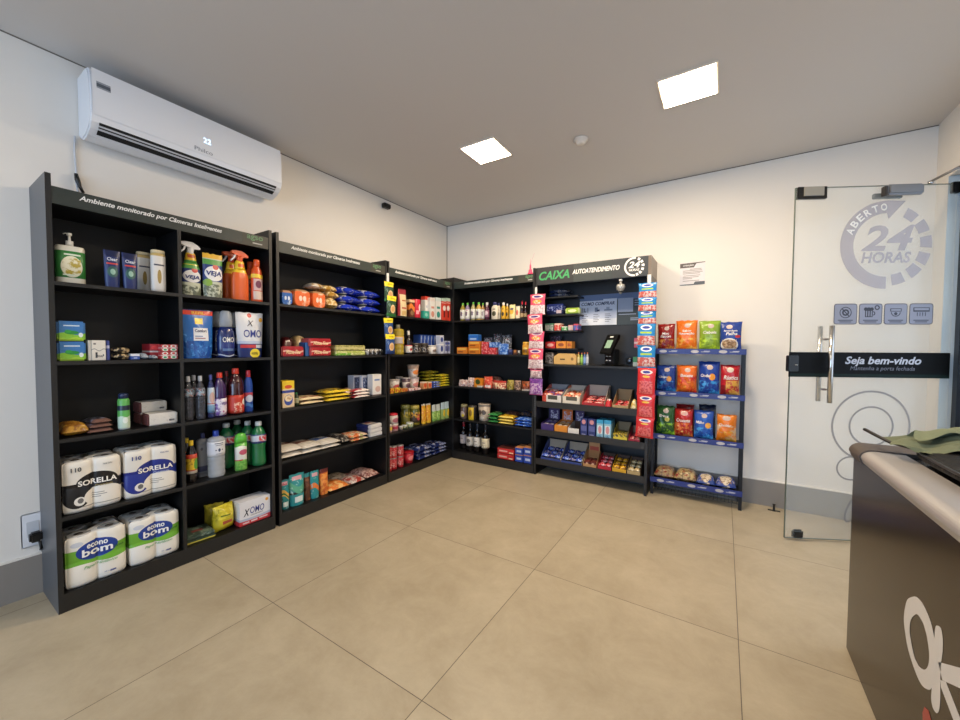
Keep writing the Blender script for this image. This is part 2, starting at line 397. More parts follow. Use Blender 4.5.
def floormat():
    m, t, b = newmat('porcelain_floor'); N = t.nodes; K = t.links
    tc = N.new('ShaderNodeTexCoord'); sp = N.new('ShaderNodeSeparateXYZ'); K.new(tc.outputs['Object'], sp.inputs[0])
    def ma(op, a, c=None):
        n = N.new('ShaderNodeMath'); n.operation = op
        for i, x in enumerate((a, c)):
            if x is None: continue
            if isinstance(x, (int, float)): n.inputs[i].default_value = x
            else: K.new(x, n.inputs[i])
        return n.outputs[0]
    def joint(o, off):
        q = ma('FRACT', ma('DIVIDE', ma('SUBTRACT', o, off), .9905))
        return ma('GREATER_THAN', ma('ABSOLUTE', ma('SUBTRACT', q, .5)), .5 - .0017)
    j = ma('MAXIMUM', joint(sp.outputs['X'], 1.1083 - 9.905), joint(sp.outputs['Y'], -1.8922 - 9.905))
    cells = ma('ADD', ma('FLOOR', ma('DIVIDE', ma('SUBTRACT', sp.outputs['X'], 1.1083), .9905)), ma('MULTIPLY', ma('FLOOR', ma('DIVIDE', ma('SUBTRACT', sp.outputs['Y'], -1.8922), .9905)), 3.7))
    off = N.new('ShaderNodeCombineXYZ'); K.new(cells, off.inputs[2])
    va = N.new('ShaderNodeVectorMath'); va.operation = 'ADD'; K.new(tc.outputs['Object'], va.inputs[0]); K.new(off.outputs[0], va.inputs[1])
    n = N.new('ShaderNodeTexNoise'); n.inputs['Scale'].default_value = 3.4; n.inputs['Detail'].default_value = 12; n.inputs['Roughness'].default_value = .74; n.inputs['Distortion'].default_value = .3
    K.new(va.outputs[0], n.inputs['Vector'])
    cr = N.new('ShaderNodeValToRGB'); K.new(n.outputs['Fac'], cr.inputs[0])
    e = cr.color_ramp.elements; e[0].position = .3; e[0].color = hx('#a09279'); e[1].position = .72; e[1].color = hx('#b8ab92')
    mx = N.new('ShaderNodeMix'); mx.data_type = 'RGBA'; K.new(j, mx.inputs[0]); K.new(cr.outputs[0], mx.inputs[6]); mx.inputs[7].default_value = hx('#5f5648')
    K.new(mx.outputs[2], b.inputs['Base Color'])
    r = ma('ADD', ma('MULTIPLY', n.outputs['Fac'], .2), .28); K.new(r, b.inputs['Roughness']); b.inputs['Specular IOR Level'].default_value = .4
    bp = N.new('ShaderNodeBump'); bp.inputs['Strength'].default_value = .3; bp.inputs['Distance'].default_value = .002
    K.new(ma('MULTIPLY', j, -1), bp.inputs['Height']); K.new(bp.outputs['Normal'], b.inputs['Normal'])
    return m
struct('floor', MB().box(-.15, XR+.6, YB-.15, .15, -.1, 0, floormat()))
struct('ceiling', MB().box(-.15, XR+.3, YB-.15, .15, H, H+.1, CEIL))
struct('wall_left', MB().box(-.15, 0, YB, 0, 0, H, WALL))
struct('wall_back', MB().box(-.15, XR+.2, 0, .15, 0, H, WALL))
wr = MB().box(XR, XR+.2, -.17, 0, 0, H, WALL); wr.box(XR, XR+.2, -1.5, -.17, 2.42, H, WALL); wr.box(XR, XR+.2, YB, -1.5, 0, H, WALL)
struct('wall_right', wr)
wf = MB().box(-.15, 1.0, YB-.15, YB, 0, H, WALL); wf.box(3.6, XR+.2, YB-.15, YB, 0, H, WALL); wf.box(1.0, 3.6, YB-.15, YB, 2.5, H, WALL); wf.box(1.0, 3.6, YB-.15, YB, 0, .1, WALL)
struct('wall_front', wf)
# shadow gap where the ceiling meets the walls, and the painted-in corner joint
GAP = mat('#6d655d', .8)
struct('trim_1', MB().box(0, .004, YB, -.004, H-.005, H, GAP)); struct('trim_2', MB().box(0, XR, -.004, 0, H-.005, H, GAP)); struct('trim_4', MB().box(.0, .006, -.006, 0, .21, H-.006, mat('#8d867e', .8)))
bb = MB().box(.0, .014, YB, -.0, 0, .205, BASE); bb.box(0, .0145, YB, 0, .205, .213, mat('#e6e0d6', .5)); struct('baseboard_left', bb)
bb = MB().box(.014, XR, -.014, 0, 0, .205, BASE); bb.box(.014, XR, -.0145, 0, .205, .213, mat('#e6e0d6', .5)); struct('baseboard_back', bb)
bb = MB().box(XR-.014, XR, -.17, -.014, 0, .205, BASE); bb.box(XR-.014, XR, YB, -1.5, 0, .205, BASE); struct('baseboard_right', bb)
# entrance beyond the open door: pale glazed sidelight, dark post, bright street wall
DARKAL = mat('#10141d', .35, .3)
PANE = mat('#c9d8e4', .15, alpha=.55)
struct('trim_3', MB().box(4.207, 4.30, -.1745, -.1705, 0, 2.42, mat('#b9c9d4', .3)))
w = MB().box(4.285, 4.29, -.36, -.235, 0, 2.42, PANE); w = struct('window_1', w)
pp = MB().box(4.264, 4.31, -.235, -.176, 0, 2.42, DARKAL); pp.box(4.245, 4.29, -1.5, -.36, 2.36, 2.42, DARKAL); pp.box(4.245, 4.29, -1.5, -1.45, 0, 2.36, DARKAL); struct('window_frame', pp, w)
w2 = struct('window_2', MB().box(4.262, 4.27, -1.45, -.36, 0, 2.36, mat('#d5e4f2', .08, alpha=.18)))
struct('ground', MB().box(XR+.6, 12, -9, 4, -.1, -.0, mat('#9aa2a8', .8)))
so = MB().box(7.4, 7.6, -9, 4, 0, 3.6, wallmat('street_wall', '#c3d4ee', .8)); struct('wall_street', so)

# ------------------------------------------------------------------ glass door, swung open
DX = Vector((.37, .193)).normalized(); DR = math.atan2(DX.y, DX.x); DW = .968
FRO = mat('#a39ea6', .8, alpha=.62, name='frosted_film', spec=.1); FRO2 = mat('#85817f', .7, alpha=.8)
BLK = mat('#0b0d0e', .35); CHR = mat('#c9c6c2', .18, 1.0); STEEL = mat('#8e8b88', .35, .8)
door = MB()
GL, gt, gb = newmat('door_glass'); gb.inputs['Base Color'].default_value = hx('#dfe3da'); gb.inputs['Roughness'].default_value = .03; gb.inputs['Alpha'].default_value = .15
door.box(0, DW, -.005, .005, .015, 2.36, GL)
EDG = mat('#5a655c', .3); door.box(-.001, .002, -.0052, .0052, .015, 2.36, EDG); door.box(0, DW, -.0052, .0052, 2.357, 2.361, EDG); door.box(0, DW, -.0052, .0052, .013, .017, EDG)
dr = door.build('door_1'); dr['kind'] = 'structure'; dr.location = (3.38, -.64, 0); dr.rotation_euler = (0, 0, DR)
def dpart(name, mb, label=None):
    o = mb.build(name, dr)
    if label: o['label'] = label
    return o
Y = -.0062
g = MB(); cx, cz = .567, 1.978; Ro, Ri = .285, .205
fy = lambda a, b, y: (a, y, b)
def ring(mb, cx, cz, ri, ro, a0, a1, mt, n=30, y=Y, sq=1.0):
    P = [(cx + ro*math.cos(a0 + (a1-a0)*i/n), cz + sq*ro*math.sin(a0 + (a1-a0)*i/n)) for i in range(n+1)]
    Q = [(cx + ri*math.cos(a0 + (a1-a0)*i/n), cz + sq*ri*math.sin(a0 + (a1-a0)*i/n)) for i in range(n+1)]
    mb.add([(a, y, b) for a, b in P + Q], [(i, i+1, n+1+i+1, n+1+i) for i in range(n)], mt)
ring(g, cx, cz, Ri, Ro, math.radians(93), math.radians(270), FRO)
g.add([(cx-.015, Y, cz+Ro), (cx+.10, Y, cz+Ro-.005), (cx+.0, Y, cz+Ri-.04), (cx-.01, Y, cz+Ri)], [(0,1,2,3)][::-1], FRO)
for i, a in enumerate([55, 29, 4, -22, -46, -73]):
    ring(g, cx, cz, Ri-.01, Ro-.025 if i == 0 else Ro-.02, math.radians(a-9), math.radians(a+9), FRO, 4)
g.text('24', .315, .165, .567, 2.022, FRO, y=Y, shear=.25, bold=.05)
g.text('HORAS', .30, .072, .562, 1.897, FRO, y=Y, shear=.2, bold=.045)
for i, ch in enumerate('ABERTO'):
    a = math.radians(158 - i*12.2); rm = (Ro+Ri)/2
    g.text(ch, .038, .046, cx + rm*math.cos(a), cz + rm*math.sin(a), mat('#e6e2d8', .6), y=Y-.001, bold=.04, rot=a - PI/2)
dpart('opening_hours_decal', g, 'frosted decal reading ABERTO 24 HORAS in a ring')
# four square notices
ic = MB(); IB = mat('#9d9da8', .6, alpha=.8); IL = mat('#33343d', .6)
for k, (xa, xb) in enumerate([(.256, .404), (.409, .556), (.561, .706), (.712, .859)]):
    za, zb = 1.462, 1.598; mx_ = (xa+xb)/2; rr = .016
    def rrect(x0, x1, z0, z1, r):
        P = []
        for qx, qz, a in ((x1-r, z1-r, 0), (x0+r, z1-r, 90), (x0+r, z0+r, 180), (x1-r, z0+r, 270)):
            for j in range(5): an = math.radians(a + 22.5*j); P.append((qx + r*math.cos(an), qz + r*math.sin(an)))
        return P
    P = rrect(xa+.003, xb-.003, za, zb, rr); Q = rrect(xa+.007, xb-.007, za+.004, zb-.004, rr-.004)
    ic.add([(a, Y, b) for a, b in P], [list(range(len(P)))[::-1]], IL); ic.add([(a, Y-.0006, b) for a, b in Q], [list(range(len(Q)))[::-1]], IB)
    yy = Y-.0012
    if k == 0:
        ring(ic, mx_, 1.54, .032, .037, 0, 2*PI, IL, 20, yy); ring(ic, mx_, 1.54, .012, .022, 0, 2*PI, IL, 12, yy)
        ic.add([(mx_-.024, yy, 1.562), (mx_-.019, yy, 1.566), (mx_+.024, yy, 1.518), (mx_+.019, yy, 1.514)], [(0,1,2,3)], IL)
    elif k == 1:
        ic.box(mx_-.034, mx_+.012, yy-.0003, yy, 1.51, 1.556, IL); ring(ic, mx_+.014, 1.534, .008, .014, -PI/2, PI/2, IL, 10, yy)
        for j in range(3): ring(ic, mx_-.03 + j*.018, 1.562, 0.001, .012, 0, 2*PI, IL, 10, yy)
        for j in range(3): ic.box(mx_-.028 + j*.014, mx_-.022 + j*.014, yy-.001, yy-.0004, 1.515, 1.551, IB)
        ring(ic, mx_+.038, 1.572, .009, .016, 0, 2*PI, IL, 12, yy)
    elif k == 2:
        ic.box(mx_-.034, mx_+.034, yy-.0003, yy, 1.546, 1.566, IL); ic.box(mx_-.029, mx_+.029, yy-.001, yy-.0004, 1.550, 1.562, IB)
        ring(ic, mx_, 1.542, .024, .029, PI, 2*PI, IL, 12, yy); ring(ic, mx_, 1.532, 0.001, .010, 0, 2*PI, IL, 10, yy)
    else:
        ic.box(mx_-.048, mx_+.048, yy-.0003, yy, 1.545, 1.572, IL); ic.box(mx_-.043, mx_+.043, yy-.001, yy-.0004, 1.553, 1.568, IB)
        for j in range(4): ic.box(mx_-.026 + j*.016, mx_-.022 + j*.016, yy-.0003, yy, 1.517, 1.540, IL)
    for j, wd in enumerate((.045, .036)): ic.box(mx_-wd, mx_+wd, yy-.0003, yy, 1.487 - j*.011, 1.492 - j*.011, IL)
dpart('notice_decal', ic, 'row of four square grey pictogram stickers')
bd = MB().box(-.002, DW, -.0068, .0068, 1.112, 1.278, mat('#08090a', .6, spec=.15)); bd.box(-.002, DW, -.0072, -.0068, 1.112, 1.135, mat('#0d1f1b', .6, spec=.2))
LT = mat('#b9b9bf', .5)
bd.text('Seja bem-vindo', .46, .066, .568, 1.218, LT, y=-.0078, shear=.25, bold=.03); bd.text('Mantenha a porta fechada', .39, .034, .566, 1.170, mat('#6f6f78', .5), y=-.0078, shear=.2, bold=0)
dpart('door_band', bd, 'black band across the glass with white greeting')
def logo_ring(mb, cx, cz, rx, rz, wd, a0=0, a1=2*PI, n=40, tilt=0.):
    P = []
    for s in (0, wd):
        for i in range(n+1):
            a = a0 + (a1-a0)*i/n; x, z = (rx-s)*math.cos(a), (rz-s)*math.sin(a)
            P.append((cx + x*math.cos(tilt) - z*math.sin(tilt), Y, cz + x*math.sin(tilt) + z*math.cos(tilt)))
    mb.add(P, [(i, i+1, n+2+i, n+1+i) for i in range(n)], FRO2)
lg = MB(); logo_ring(lg, .51, .79, .243, .238, .013); logo_ring(lg, .513, .79, .138, .134, .012)
logo_ring(lg, .40, .505, .092, .083, .011); logo_ring(lg, .43, .24, .045, .11, .012, tilt=-.45); logo_ring(lg, .455, .23, .03, .06, .009, tilt=-.4)
dpart('logo_decal', lg, 'thin grey outline of loops low on the glass')
hd = MB()
for s in (-1, 1): pass
hb = dpart('handle', MB().tube([(.222, -.045, .945), (.222, -.045, 1.452)], .014, CHR, 14), 'vertical polished steel pull bar nearer the room')
hb2 = dpart('handle', MB().tube([(.218, .045, .945), (.218, .045, 1.452)], .014, CHR, 14), 'vertical polished steel pull bar behind the glass')
for z in (1.03, 1.364):
    dpart('spacer', MB().tube([(.222, -.045, z), (.222, -.02, z), (.220, 0, z), (.218, .045, z)], .007, CHR, 10, [1, .8, 1.3, .9]))
dpart('lock', MB().box(-.018, .05, -.014, .014, 1.148, 1.255, BLK, .004).lathe([(.012, 0), (.012, .005), (0, .006)], CHR, cx=.03, cy=-.015, z=1.19))
dpart('patch_fitting', MB().box(.010, .19, -.012, .012, 2.285, 2.364, BLK, .003).box(.045, .168, -.017, -.010, 2.303, 2.362, mat('#a5a196', .4, .5), .002))
dpart('floor_lock', MB().box(.048, .12, -.014, .014, .012, .074, BLK, .012))
cl = MB().box(.53, .745, -.045, -.007, 2.288, 2.355, mat('#8b8b8c', .4, .4), .012); cl.box(.515, .53, -.04, -.006, 2.285, 2.345, mat('#34302e', .5), .003); cl.box(.49, .66, .006, .03, 2.283, 2.315, mat('#3a3735', .5), .004)
dpart('door_closer', cl)
dpart('pivot_clamp', MB().box(DW-.03, DW+.012, -.014, .014, 2.30, 2.37, BLK, .004))
# stay rod that braces the top of the glass to the wall
rod = MB().tube([(4.112, -.275, 2.364), (4.185, -.14, 2.44), (4.26, -.012, 2.52)], .009, STEEL, 10)
rod = MB().tube([(4.10, -.262, 2.378), (4.225, -.36, 2.43)], .0075, STEEL, 10).lathe([(0,0),(.014,.003),(.014,.018),(0,.022)], CHR, cx=4.10, cy=-.262, z=2.362)
o = rod.build('stay_rod'); tag(o, 'thin steel stay rod running up from the top edge of the glass door', 'rod')
st = MB().lathe([(.016,0),(.016,.004),(.008,.008),(.007,.045),(.010,.048),(.010,.055),(0,.056)], BLK, cx=3.373, cy=-.10); st.box(3.333, 3.413, -.108, -.092, 0, .006, BLK)
tag(st.build('door_stop'), 'small black door stop on the floor by the back wall', 'door stop')

# ------------------------------------------------------------------ ceiling things
def light_panel(x, y, label, pw):
    t = empty('ceiling_light', label, 'ceiling light', (x, y, H), 0, 'square ceiling panels')
    MB().box(-.152, .152, -.152, .152, -.010, 0, mat('#e9dfd0', .5), .003).build('frame', t)
    MB().box(-.140, .140, -.140, .140, -.012, -.0101, mat('#ffe9c9', .5, emit=22)).build('diffuser', t)
    ld = bpy.data.lights.new('panel_lamp', 'AREA'); ld.shape = 'SQUARE'; ld.size = .28; ld.energy = pw; ld.color = (1, .80, .56)
    lo = bpy.data.objects.new('lamp', ld); C.objects.link(lo); lo.parent = t; lo.location = (0, 0, -.016)
light_panel(1.409, -1.337, 'square warm white ceiling panel light nearer the back left corner', 32)
light_panel(2.795, -1.342, 'square warm white ceiling panel light nearer the glass door', 30)
for x, y in ((1.409, -4.6), (2.795, -4.6)):
    ld = bpy.data.lights.new('panel_lamp', 'AREA'); ld.shape = 'SQUARE'; ld.size = .28; ld.energy = 13; ld.color = (1, .88, .74)
    lo = bpy.data.objects.new('rear_lamp', ld); C.objects.link(lo); lo.location = (x, y, H-.02)
sd = MB().lathe([(.052, 0), (.050, -.012), (.036, -.016), (.034, -.032), (.020, -.040), (0, -.041)][::-1], mat('#dcd5cb', .5), cx=2.085, cy=-1.113, z=H)
tag(sd.build('smoke_detector'), 'small round white smoke detector on the ceiling between the lights', 'smoke detector')

# ------------------------------------------------------------------ air conditioner
ac = empty('air_conditioner', 'white split air conditioner mounted high above the nearest bookcase', 'air conditioner', (0, -2.793, 2.405))
WH = mat('#eceef2', .28, coat=.3); L2 = .505
prof = [(.001, 0.03), (.05, .006), (.09, .0), (.13, .010), (.175, .034), (.205, .062), (.218, .10), (.214, .20), (.198, .300), (.185, .335), (.16, .350), (.001, .350)]
b = MB().prism(prof, lambda a, z, y: (a, y, z), -L2, L2, WH); b.build('body', ac)
for s, k in ((-1, 1), (1, 1)):
    sf = MB(); y0, y1 = sorted((s*L2, s*(L2 + .006))); sf.prism([(.004, .036), (.06, .012), (.13, .018), (.19, .055), (.207, .10), (.203, .2), (.19, .3), (.16, .342), (.004, .342)], lambda a, z, y: (a, y, z), y0, y1, WH); sf.build('end_cap', ac)
fp = MB().grid(lambda u, v: (.2185 + .004*0 - .030*max(0, v-.45)**1.6 + .002, -L2 + .004 + u*(2*L2-.008), .094 + v*.24), 1, 10, WH); fp.build('front_panel', ac)
lv = MB(); DK = mat('#15171a', .6); SL = mat('#c9ccd2', .3)
# outlet: dark slot with a vane, following the curved underside
lv.add([(.2075, -.475, .064), (.2075, .47, .064), (.188, .47, .040), (.188, -.475, .040)], [(0,1,2,3)], DK)
lv.add([(.178, -.475, .0335), (.178, .47, .0335), (.150, .47, .018), (.150, -.475, .018)], [(0,1,2,3)], DK)
lv.build('air_slot', ac)
vn = MB().add([(.199, -.475, .052), (.199, .47, .052), (.181, .47, .034), (.181, -.475, .034)], [(0,1,2,3)], SL)
vn.build('vane', ac)
dsx = MB(); fnA = lambda off: (lambda x, z: (.2212, off + x, z))
dsx.text('22', .042, .030, 0, .185, mat('#bfe0ff', .4, emit=2.2), fn=fnA(.02), bold=.0); dsx.build('display', ac)['label'] = 'glowing 22 temperature display'
lt = MB().text('Philco', .10, .024, 0, .118, mat('#8d929b', .4), fn=fnA(.0), bold=.01); lt.build('lettering', ac)
stc = MB().add([(.2205, -.485, .235), (.2205, -.43, .235), (.2105, -.43, .322), (.2105, -.485, .322)], [(0,1,2,3)], pmat('#9aa0a8', (('r',0,1,.6,.9,'#3c434c'), ('r',0,1,.1,.3,'#555c66')), axes='xz')); stc.build('sticker', ac)
cb = MB().tube([(.012, -3.322, 2.43), (.010, -3.324, 2.35), (.010, -3.320, 2.25), (.012, -3.322, 2.19), (.02, -3.315, 2.10), (.03, -3.31, 2.05)], .0045, mat('#c7cbd2', .5), 8)
tag(cb.build('power_cable'), 'thin pale cable hanging from the air conditioner down behind the bookcase', 'cable')
cp_ = MB().tube([(.028, -3.325, 2.225), (.030, -3.320, 2.19), (.030, -3.312, 2.16), (.034, -3.30, 2.13)], .010, BLK, 8, [.8, 1.2, .8, .7])
tag(cp_.build('cable_plug'), 'small black plug on the cable above the nearest bookcase', 'plug')
cm = empty('security_camera', 'small black camera on the left wall near the ceiling', 'camera', (0, -1.085, 2.74))
MB().box(.001, .02, -.025, .025, -.02, .03, mat('#d9d5cf', .5), .003).build('bracket', cm)
MB().box(.02, .075, -.045, .045, -.022, .024, BLK, .008).lathe([(.012, 0), (.012, .004), (0, .005)], mat('#5c6570', .1), cx=.05, cy=0, z=.024).build('body', cm)
# power outlet and plug by the nearest bookcase
ou = empty('power_outlet', 'white wall socket plate left of the nearest bookcase', 'socket', (0, -3.517, .337))
MB().box(.001, .009, -.040, .040, -.082, .092, mat('#e7e9ee', .4), .004).build('plate', ou)
MB().box(.009, .012, -.022, .022, -.03, .05, mat('#c8ccd2', .4), .002).build('socket_insert', ou)
pg = MB().box(.014, .055, -3.535, -3.490, .285, .335, BLK, .008); pg.tube([(.045, -3.50, .285), (.05, -3.497, .25), (.03, -3.496, .235)], .006, BLK, 8)
tag(pg.build('power_plug'), 'chunky black plug pushed into the wall socket', 'plug')

# ------------------------------------------------------------------ bookcases
BLKW, t_, b_ = newmat('black_melamine'); b_.inputs['Base Color'].default_value = hx('#0c0c0d'); b_.inputs['Roughness'].default_value = .42; addbump(t_, b_, .04, 200)
EDGE = mat('#191919', .45); SIDE_LIT = mat('#55585c', .4); INN = mat('#08090b', .6)  # end panel grey: daylight on the black board put into its colour
HDR = pmat('#2c312d', (('r', .86, 1, 0, 1, '#3b3a34'),), .45); HDRX = mat('#2b3330', .45); HDRX2 = mat('#38372f', .5)
ZS = (1.60, 1.22, .845, .465, .09)
def place(side, s, dep, z): return (dep, s, z) if side == 'L' else (s, -dep, z)
def sbox(mb, side, s0, s1, d0, d1, z0, z1, mt, bev=0):
    if side == 'L': return mb.box(d0, d1, s0, s1, z0, z1, mt, bev)
    return mb.box(s0, s1, -d1, -d0, z0, z1, mt, bev)
def board(par, name, side, s0, s1, d0, d1, z0, z1, mt=None, edge=True, o_loc=None):
    mb = MB(); sbox(mb, side, s0, s1, d0, d1 - (.0012 if edge else 0), z0, z1, mt or BLKW)
    if edge: sbox(mb, side, s0, s1, d1 - .0011, d1, z0, z1, EDGE)
    return mb.build(name, par)
def bookcase(side, s0, s1, label, txt, logo, divs=(), DP=.337, wl=True, wr_=True, left_mt=None, corner=False):
    root = empty('bookcase', label, 'bookcase', (0,0,0), 0)
    t = .020
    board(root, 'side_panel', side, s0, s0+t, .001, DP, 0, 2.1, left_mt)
    board(root, 'side_panel', side, s1-t, s1, .001, DP, 0, 2.1)
    board(root, 'back_panel', side, s0+t, s1-t, .016, .022, 0, 2.045, INN, False)
    for z in ZS: board(root, 'shelf', side, s0+t, s1-t, .022, DP, z-.018, z)
    board(root, 'foot_board', side, s0+t, s1-t, DP-.016, DP-.001, 0, ZS[-1]-.018)
    board(root, 'top_panel', side, s0+t, s1-t, .022, DP-.022, 1.965, 1.983)
    for a in divs: board(root, 'divider', side, a, a+.018, .022, DP-.001, ZS[-1], 1.965)
    hb = MB(); sbox(hb, side, s0+t, s1-t, DP-.020, DP-.004, 1.965, 2.045, HDRX)
    hb2 = MB(); sbox(hb, side, s0+t + (s1-s0)*.80, s1-t, DP-.0041, DP-.0036, 1.966, 2.044, HDRX2)
    def fn(x, z):
        return (DP-.0030, x, z) if side == 'L' else (x, -(DP-.0030), z)
    ho = hb.build('header', root)
    lt = MB().text('Ambiente monitorado por Câmeras Inteligentes', txt[1]-txt[0], .032, (txt[0]+txt[1])/2, 2.014, mat('#e3e3e0', .5), fn=fn, shear=.3, bold=.028)
    if logo:
        lt.text('agso', logo[1]-logo[0], .036, (logo[0]+logo[1])/2, 2.018, mat('#5f8a63', .5), fn=fn, bold=.012)
        m_ = (logo[0]*.35+logo[1]*.65); w_ = (logo[1]-logo[0])*.3
        lt.text('market', w_*2, .008, m_, 1.988, mat('#b9b9b4', .5), fn=fn) if False else lt.add([fn(m_-w_, 1.984), fn(m_+w_, 1.984), fn(m_+w_, 1.991), fn(m_-w_, 1.991)], [(0,1,2,3)], mat('#b9b9b4', .5))
    lt.build('lettering', ho)
    return root
u1 = bookcase('L', -3.490, -2.435, 'black bookcase nearest the camera, split in two bays under the air conditioner', (-3.378, -2.747), (-2.598, -2.494), (-2.982,), left_mt=SIDE_LIT)
sc = MB()
for z in (2.03, 1.62, 1.21, .83, .46, .10):
    for x in (.06, .27): sc.add([(x + .004*math.cos(a*PI/4), -3.4908, z + .004*math.sin(a*PI/4)) for a in range(8)], [list(range(8))], BLK)
sc.build('screw_heads', u1)
u2 = bookcase('L', -2.405, -1.357, 'black bookcase with bread, pasta and flour, second along the left wall', (-2.293, -1.668), (-1.522, -1.427))
u3 = bookcase('L', -1.345, -.311, 'black bookcase with cartons, noodles and red tubes, third along the left wall', (-1.25, -.619), (-.471, -.378))
u4 = bookcase('B', .345, 1.378, 'black bookcase with bottles of wine and mustard in the back corner', (.504, 1.123), (1.272, 1.352), DP=.344)
cnr = MB().box(.012, .3445, -.309, -.012, 2.101, 2.104, BLKW); cnr.box(.3375, .3445, -.343, -.012, 0, 2.10, BLKW)
tag(cnr.build('corner_post'), 'black corner post and cap joining the two bookcases in the corner', 'post')

# ------------------------------------------------------------------ checkout unit
cu = empty('checkout_shelving', 'black checkout shelving unit with green CAIXA sign and payment terminal', 'shelving')
DP = .344; SG = mat('#3a3632', .4)
board(cu, 'side_panel', 'B', 1.385, 1.408, .001, DP, 0, 2.096)
sp2 = MB().box(2.440, 2.463, -DP, -.001, 0, 2.096, mat('#1c1a19', .35)).box(2.4403, 2.4634, -DP-.0002, -.001, 1.93, 2.0962, mat('#7d6f60', .35)); sp2.box(2.4395, 2.4625, -DP, -.001, 0, 2.0, BLKW) if False else None  # brown upper part: light on the black panel put into its colour
sp2.build('side_panel', cu)
bk = MB().box(1.408, 2.440, -.022, -.016, 0, 2.08, mat('#24262b', .5)); bk.build('back_panel', cu)
bx = MB().box(1.408, 2.440, -.32, -.016, 2.078, 2.096, BLKW); bx.box(1.408, 2.440, -.34, -.30, 1.922, 1.940, BLKW); bx.build('top_panel', cu)
hd = MB().box(1.408, 2.440, -.344, -.328, 1.925, 2.096, pmat('#3a3d3e', (('r', 0, .36, 0, 1, '#2b2c2e'), ('r', .36, .7, 0, 1, '#39403f')), .45)); ho = hd.build('header', cu)
lt = MB(); fn = lambda x, z: (x, -.3452, z)
lt.text('CAIXA', .315, .085, 1.583, 2.010, mat('#3fa05f', .5), fn=fn, shear=.25, bold=.06)
WHT = mat('#efefec', .5)
lt.text('AUTOATENDIMENTO', .435, .044, 1.985, 2.020, WHT, fn=fn, shear=.25, bold=.05)
cx, cz, R = 2.325, 2.012, .078
def ringW(mb, cx, cz, ri, ro, a0, a1, mt, fn, n=20):
    P = [fn(cx + r*math.cos(a0 + (a1-a0)*i/n), cz + r*math.sin(a0 + (a1-a0)*i/n)) for r in (ro, ri) for i in range(n+1)]
    mb.add(P, [(i, i+1, n+2+i, n+1+i) for i in range(n)], mt)
ringW(lt, cx, cz, .068, .0835, math.radians(80), math.radians(275), WHT, fn)
for a in (58, 32, 6, -20, -46, -70): ringW(lt, cx, cz, .062, .0845, math.radians(a-8), math.radians(a+8), WHT, fn, 3)
lt.text('24', .10, .055, cx, cz+.018, WHT, fn=fn, shear=.25, bold=.06); lt.text('HORAS', .088, .022, cx, cz-.028, WHT, fn=fn, shear=.2, bold=.04)
lt.build('lettering', ho)
for z in (1.815, 1.635, 1.47, 1.29):
    board(cu, 'small_shelf', 'B', 1.409, 1.785, .022, .22, z-.014, z)
board(cu, 'counter_shelf', 'B', 1.408, 2.440, .022, DP, 1.112, 1.130)
for z in (1.30,):
    board(cu, 'small_shelf', 'B', 2.30, 2.439, .022, .20, z-.012, z)
for zt in (.757, .470, .170):
    mb = MB().box(1.409, 2.439, -DP+.008, -.022, zt-.045, zt-.030, BLKW)
    mb.box(1.409, 2.439, -DP, -DP+.008, zt-.060, zt, mat('#262422', .5)); mb.build('tray_shelf', cu)
mb = MB().box(1.409, 2.439, -.06, -.022, .0, .09, mat('#2c2f33', .5)); mb.build('foot_board', cu)  # dark grey board set back low under the lowest tray
# poster on its back panel
ps = empty('instruction_poster', 'white and blue COMO COMPRAR instruction poster inside the checkout unit', 'poster', (0, -.024, 0))
pb = MB().box(1.742, 2.36, -.003, 0, 1.523, 1.832, mat('#2f3a40', .5)); pb.build('sheet', ps)
p2 = MB().box(1.742, 2.36, -.0040, -.0031, 1.772, 1.832, mat('#5a719e', .5)); p2.build('blue_strip', ps)
p3 = MB().box(1.742, 2.112, -.0045, -.0031, 1.527, 1.772, pmat('#c3cfe6', (('r', 0, 1, 0, .25, '#dfe6f2'),), .5)); p3.box(1.98, 2.112, -.0045, -.0031, 1.7721, 1.785, mat('#c3cfe6', .5))
NV = mat('#2a3c66', .5)
p3.text('COMO COMPRAR', .33, .034, 1.925, 1.742, NV, y=-.0052, shear=.25, bold=.05)
for k, x in enumerate((1.80, 1.915, 2.03)):
    if k == 0:
        for sx in (-.028, .024): p3.box(x+sx, x+sx+.005, -.0052, -.0046, 1.655, 1.705, NV)
        p3.box(x-.014, x+.012, -.0052, -.0046, 1.660, 1.668, NV); p3.box(x-.010, x-.004, -.0052, -.0046, 1.66, 1.70, NV)
    elif k == 1: p3.box(x-.018, x+.012, -.0052, -.0046, 1.658, 1.704, mat('#6d7f9f', .5)); p3.box(x+.004, x+.03, -.0054, -.0046, 1.664, 1.682, NV)
    else: p3.box(x-.04, x+.04, -.0052, -.0046, 1.668, 1.682, mat('#7586a4', .5)); p3.box(x-.02, x+.012, -.0054, -.0046, 1.682, 1.705, mat('#8fa0bd', .5))
    for j in range(5): p3.box(x-.032, x + (.018, .030, .012, .024, .010)[j], -.0052, -.0046, 1.632 - j*.018, 1.637 - j*.018, mat('#4a5876', .5))
p3.build('instruction_panel', ps)
p4 = MB().box(2.122, 2.262, -.0045, -.0031, 1.648, 1.782, mat('#9aa8c4', .5)); p4.build('blank_square', ps)
p5 = MB()
for j, (x0, x1, z) in enumerate([(2.13, 2.29, 1.625), (2.24, 2.33, 1.586), (2.24, 2.31, 1.570), (2.275, 2.35, 1.755), (2.275, 2.34, 1.732), (2.275, 2.35, 1.71)]): p5.box(x0, x1, -.0045, -.0031, z-.004, z+.004, mat('#8c9ab5', .5))
p5.build('fine_print', ps)
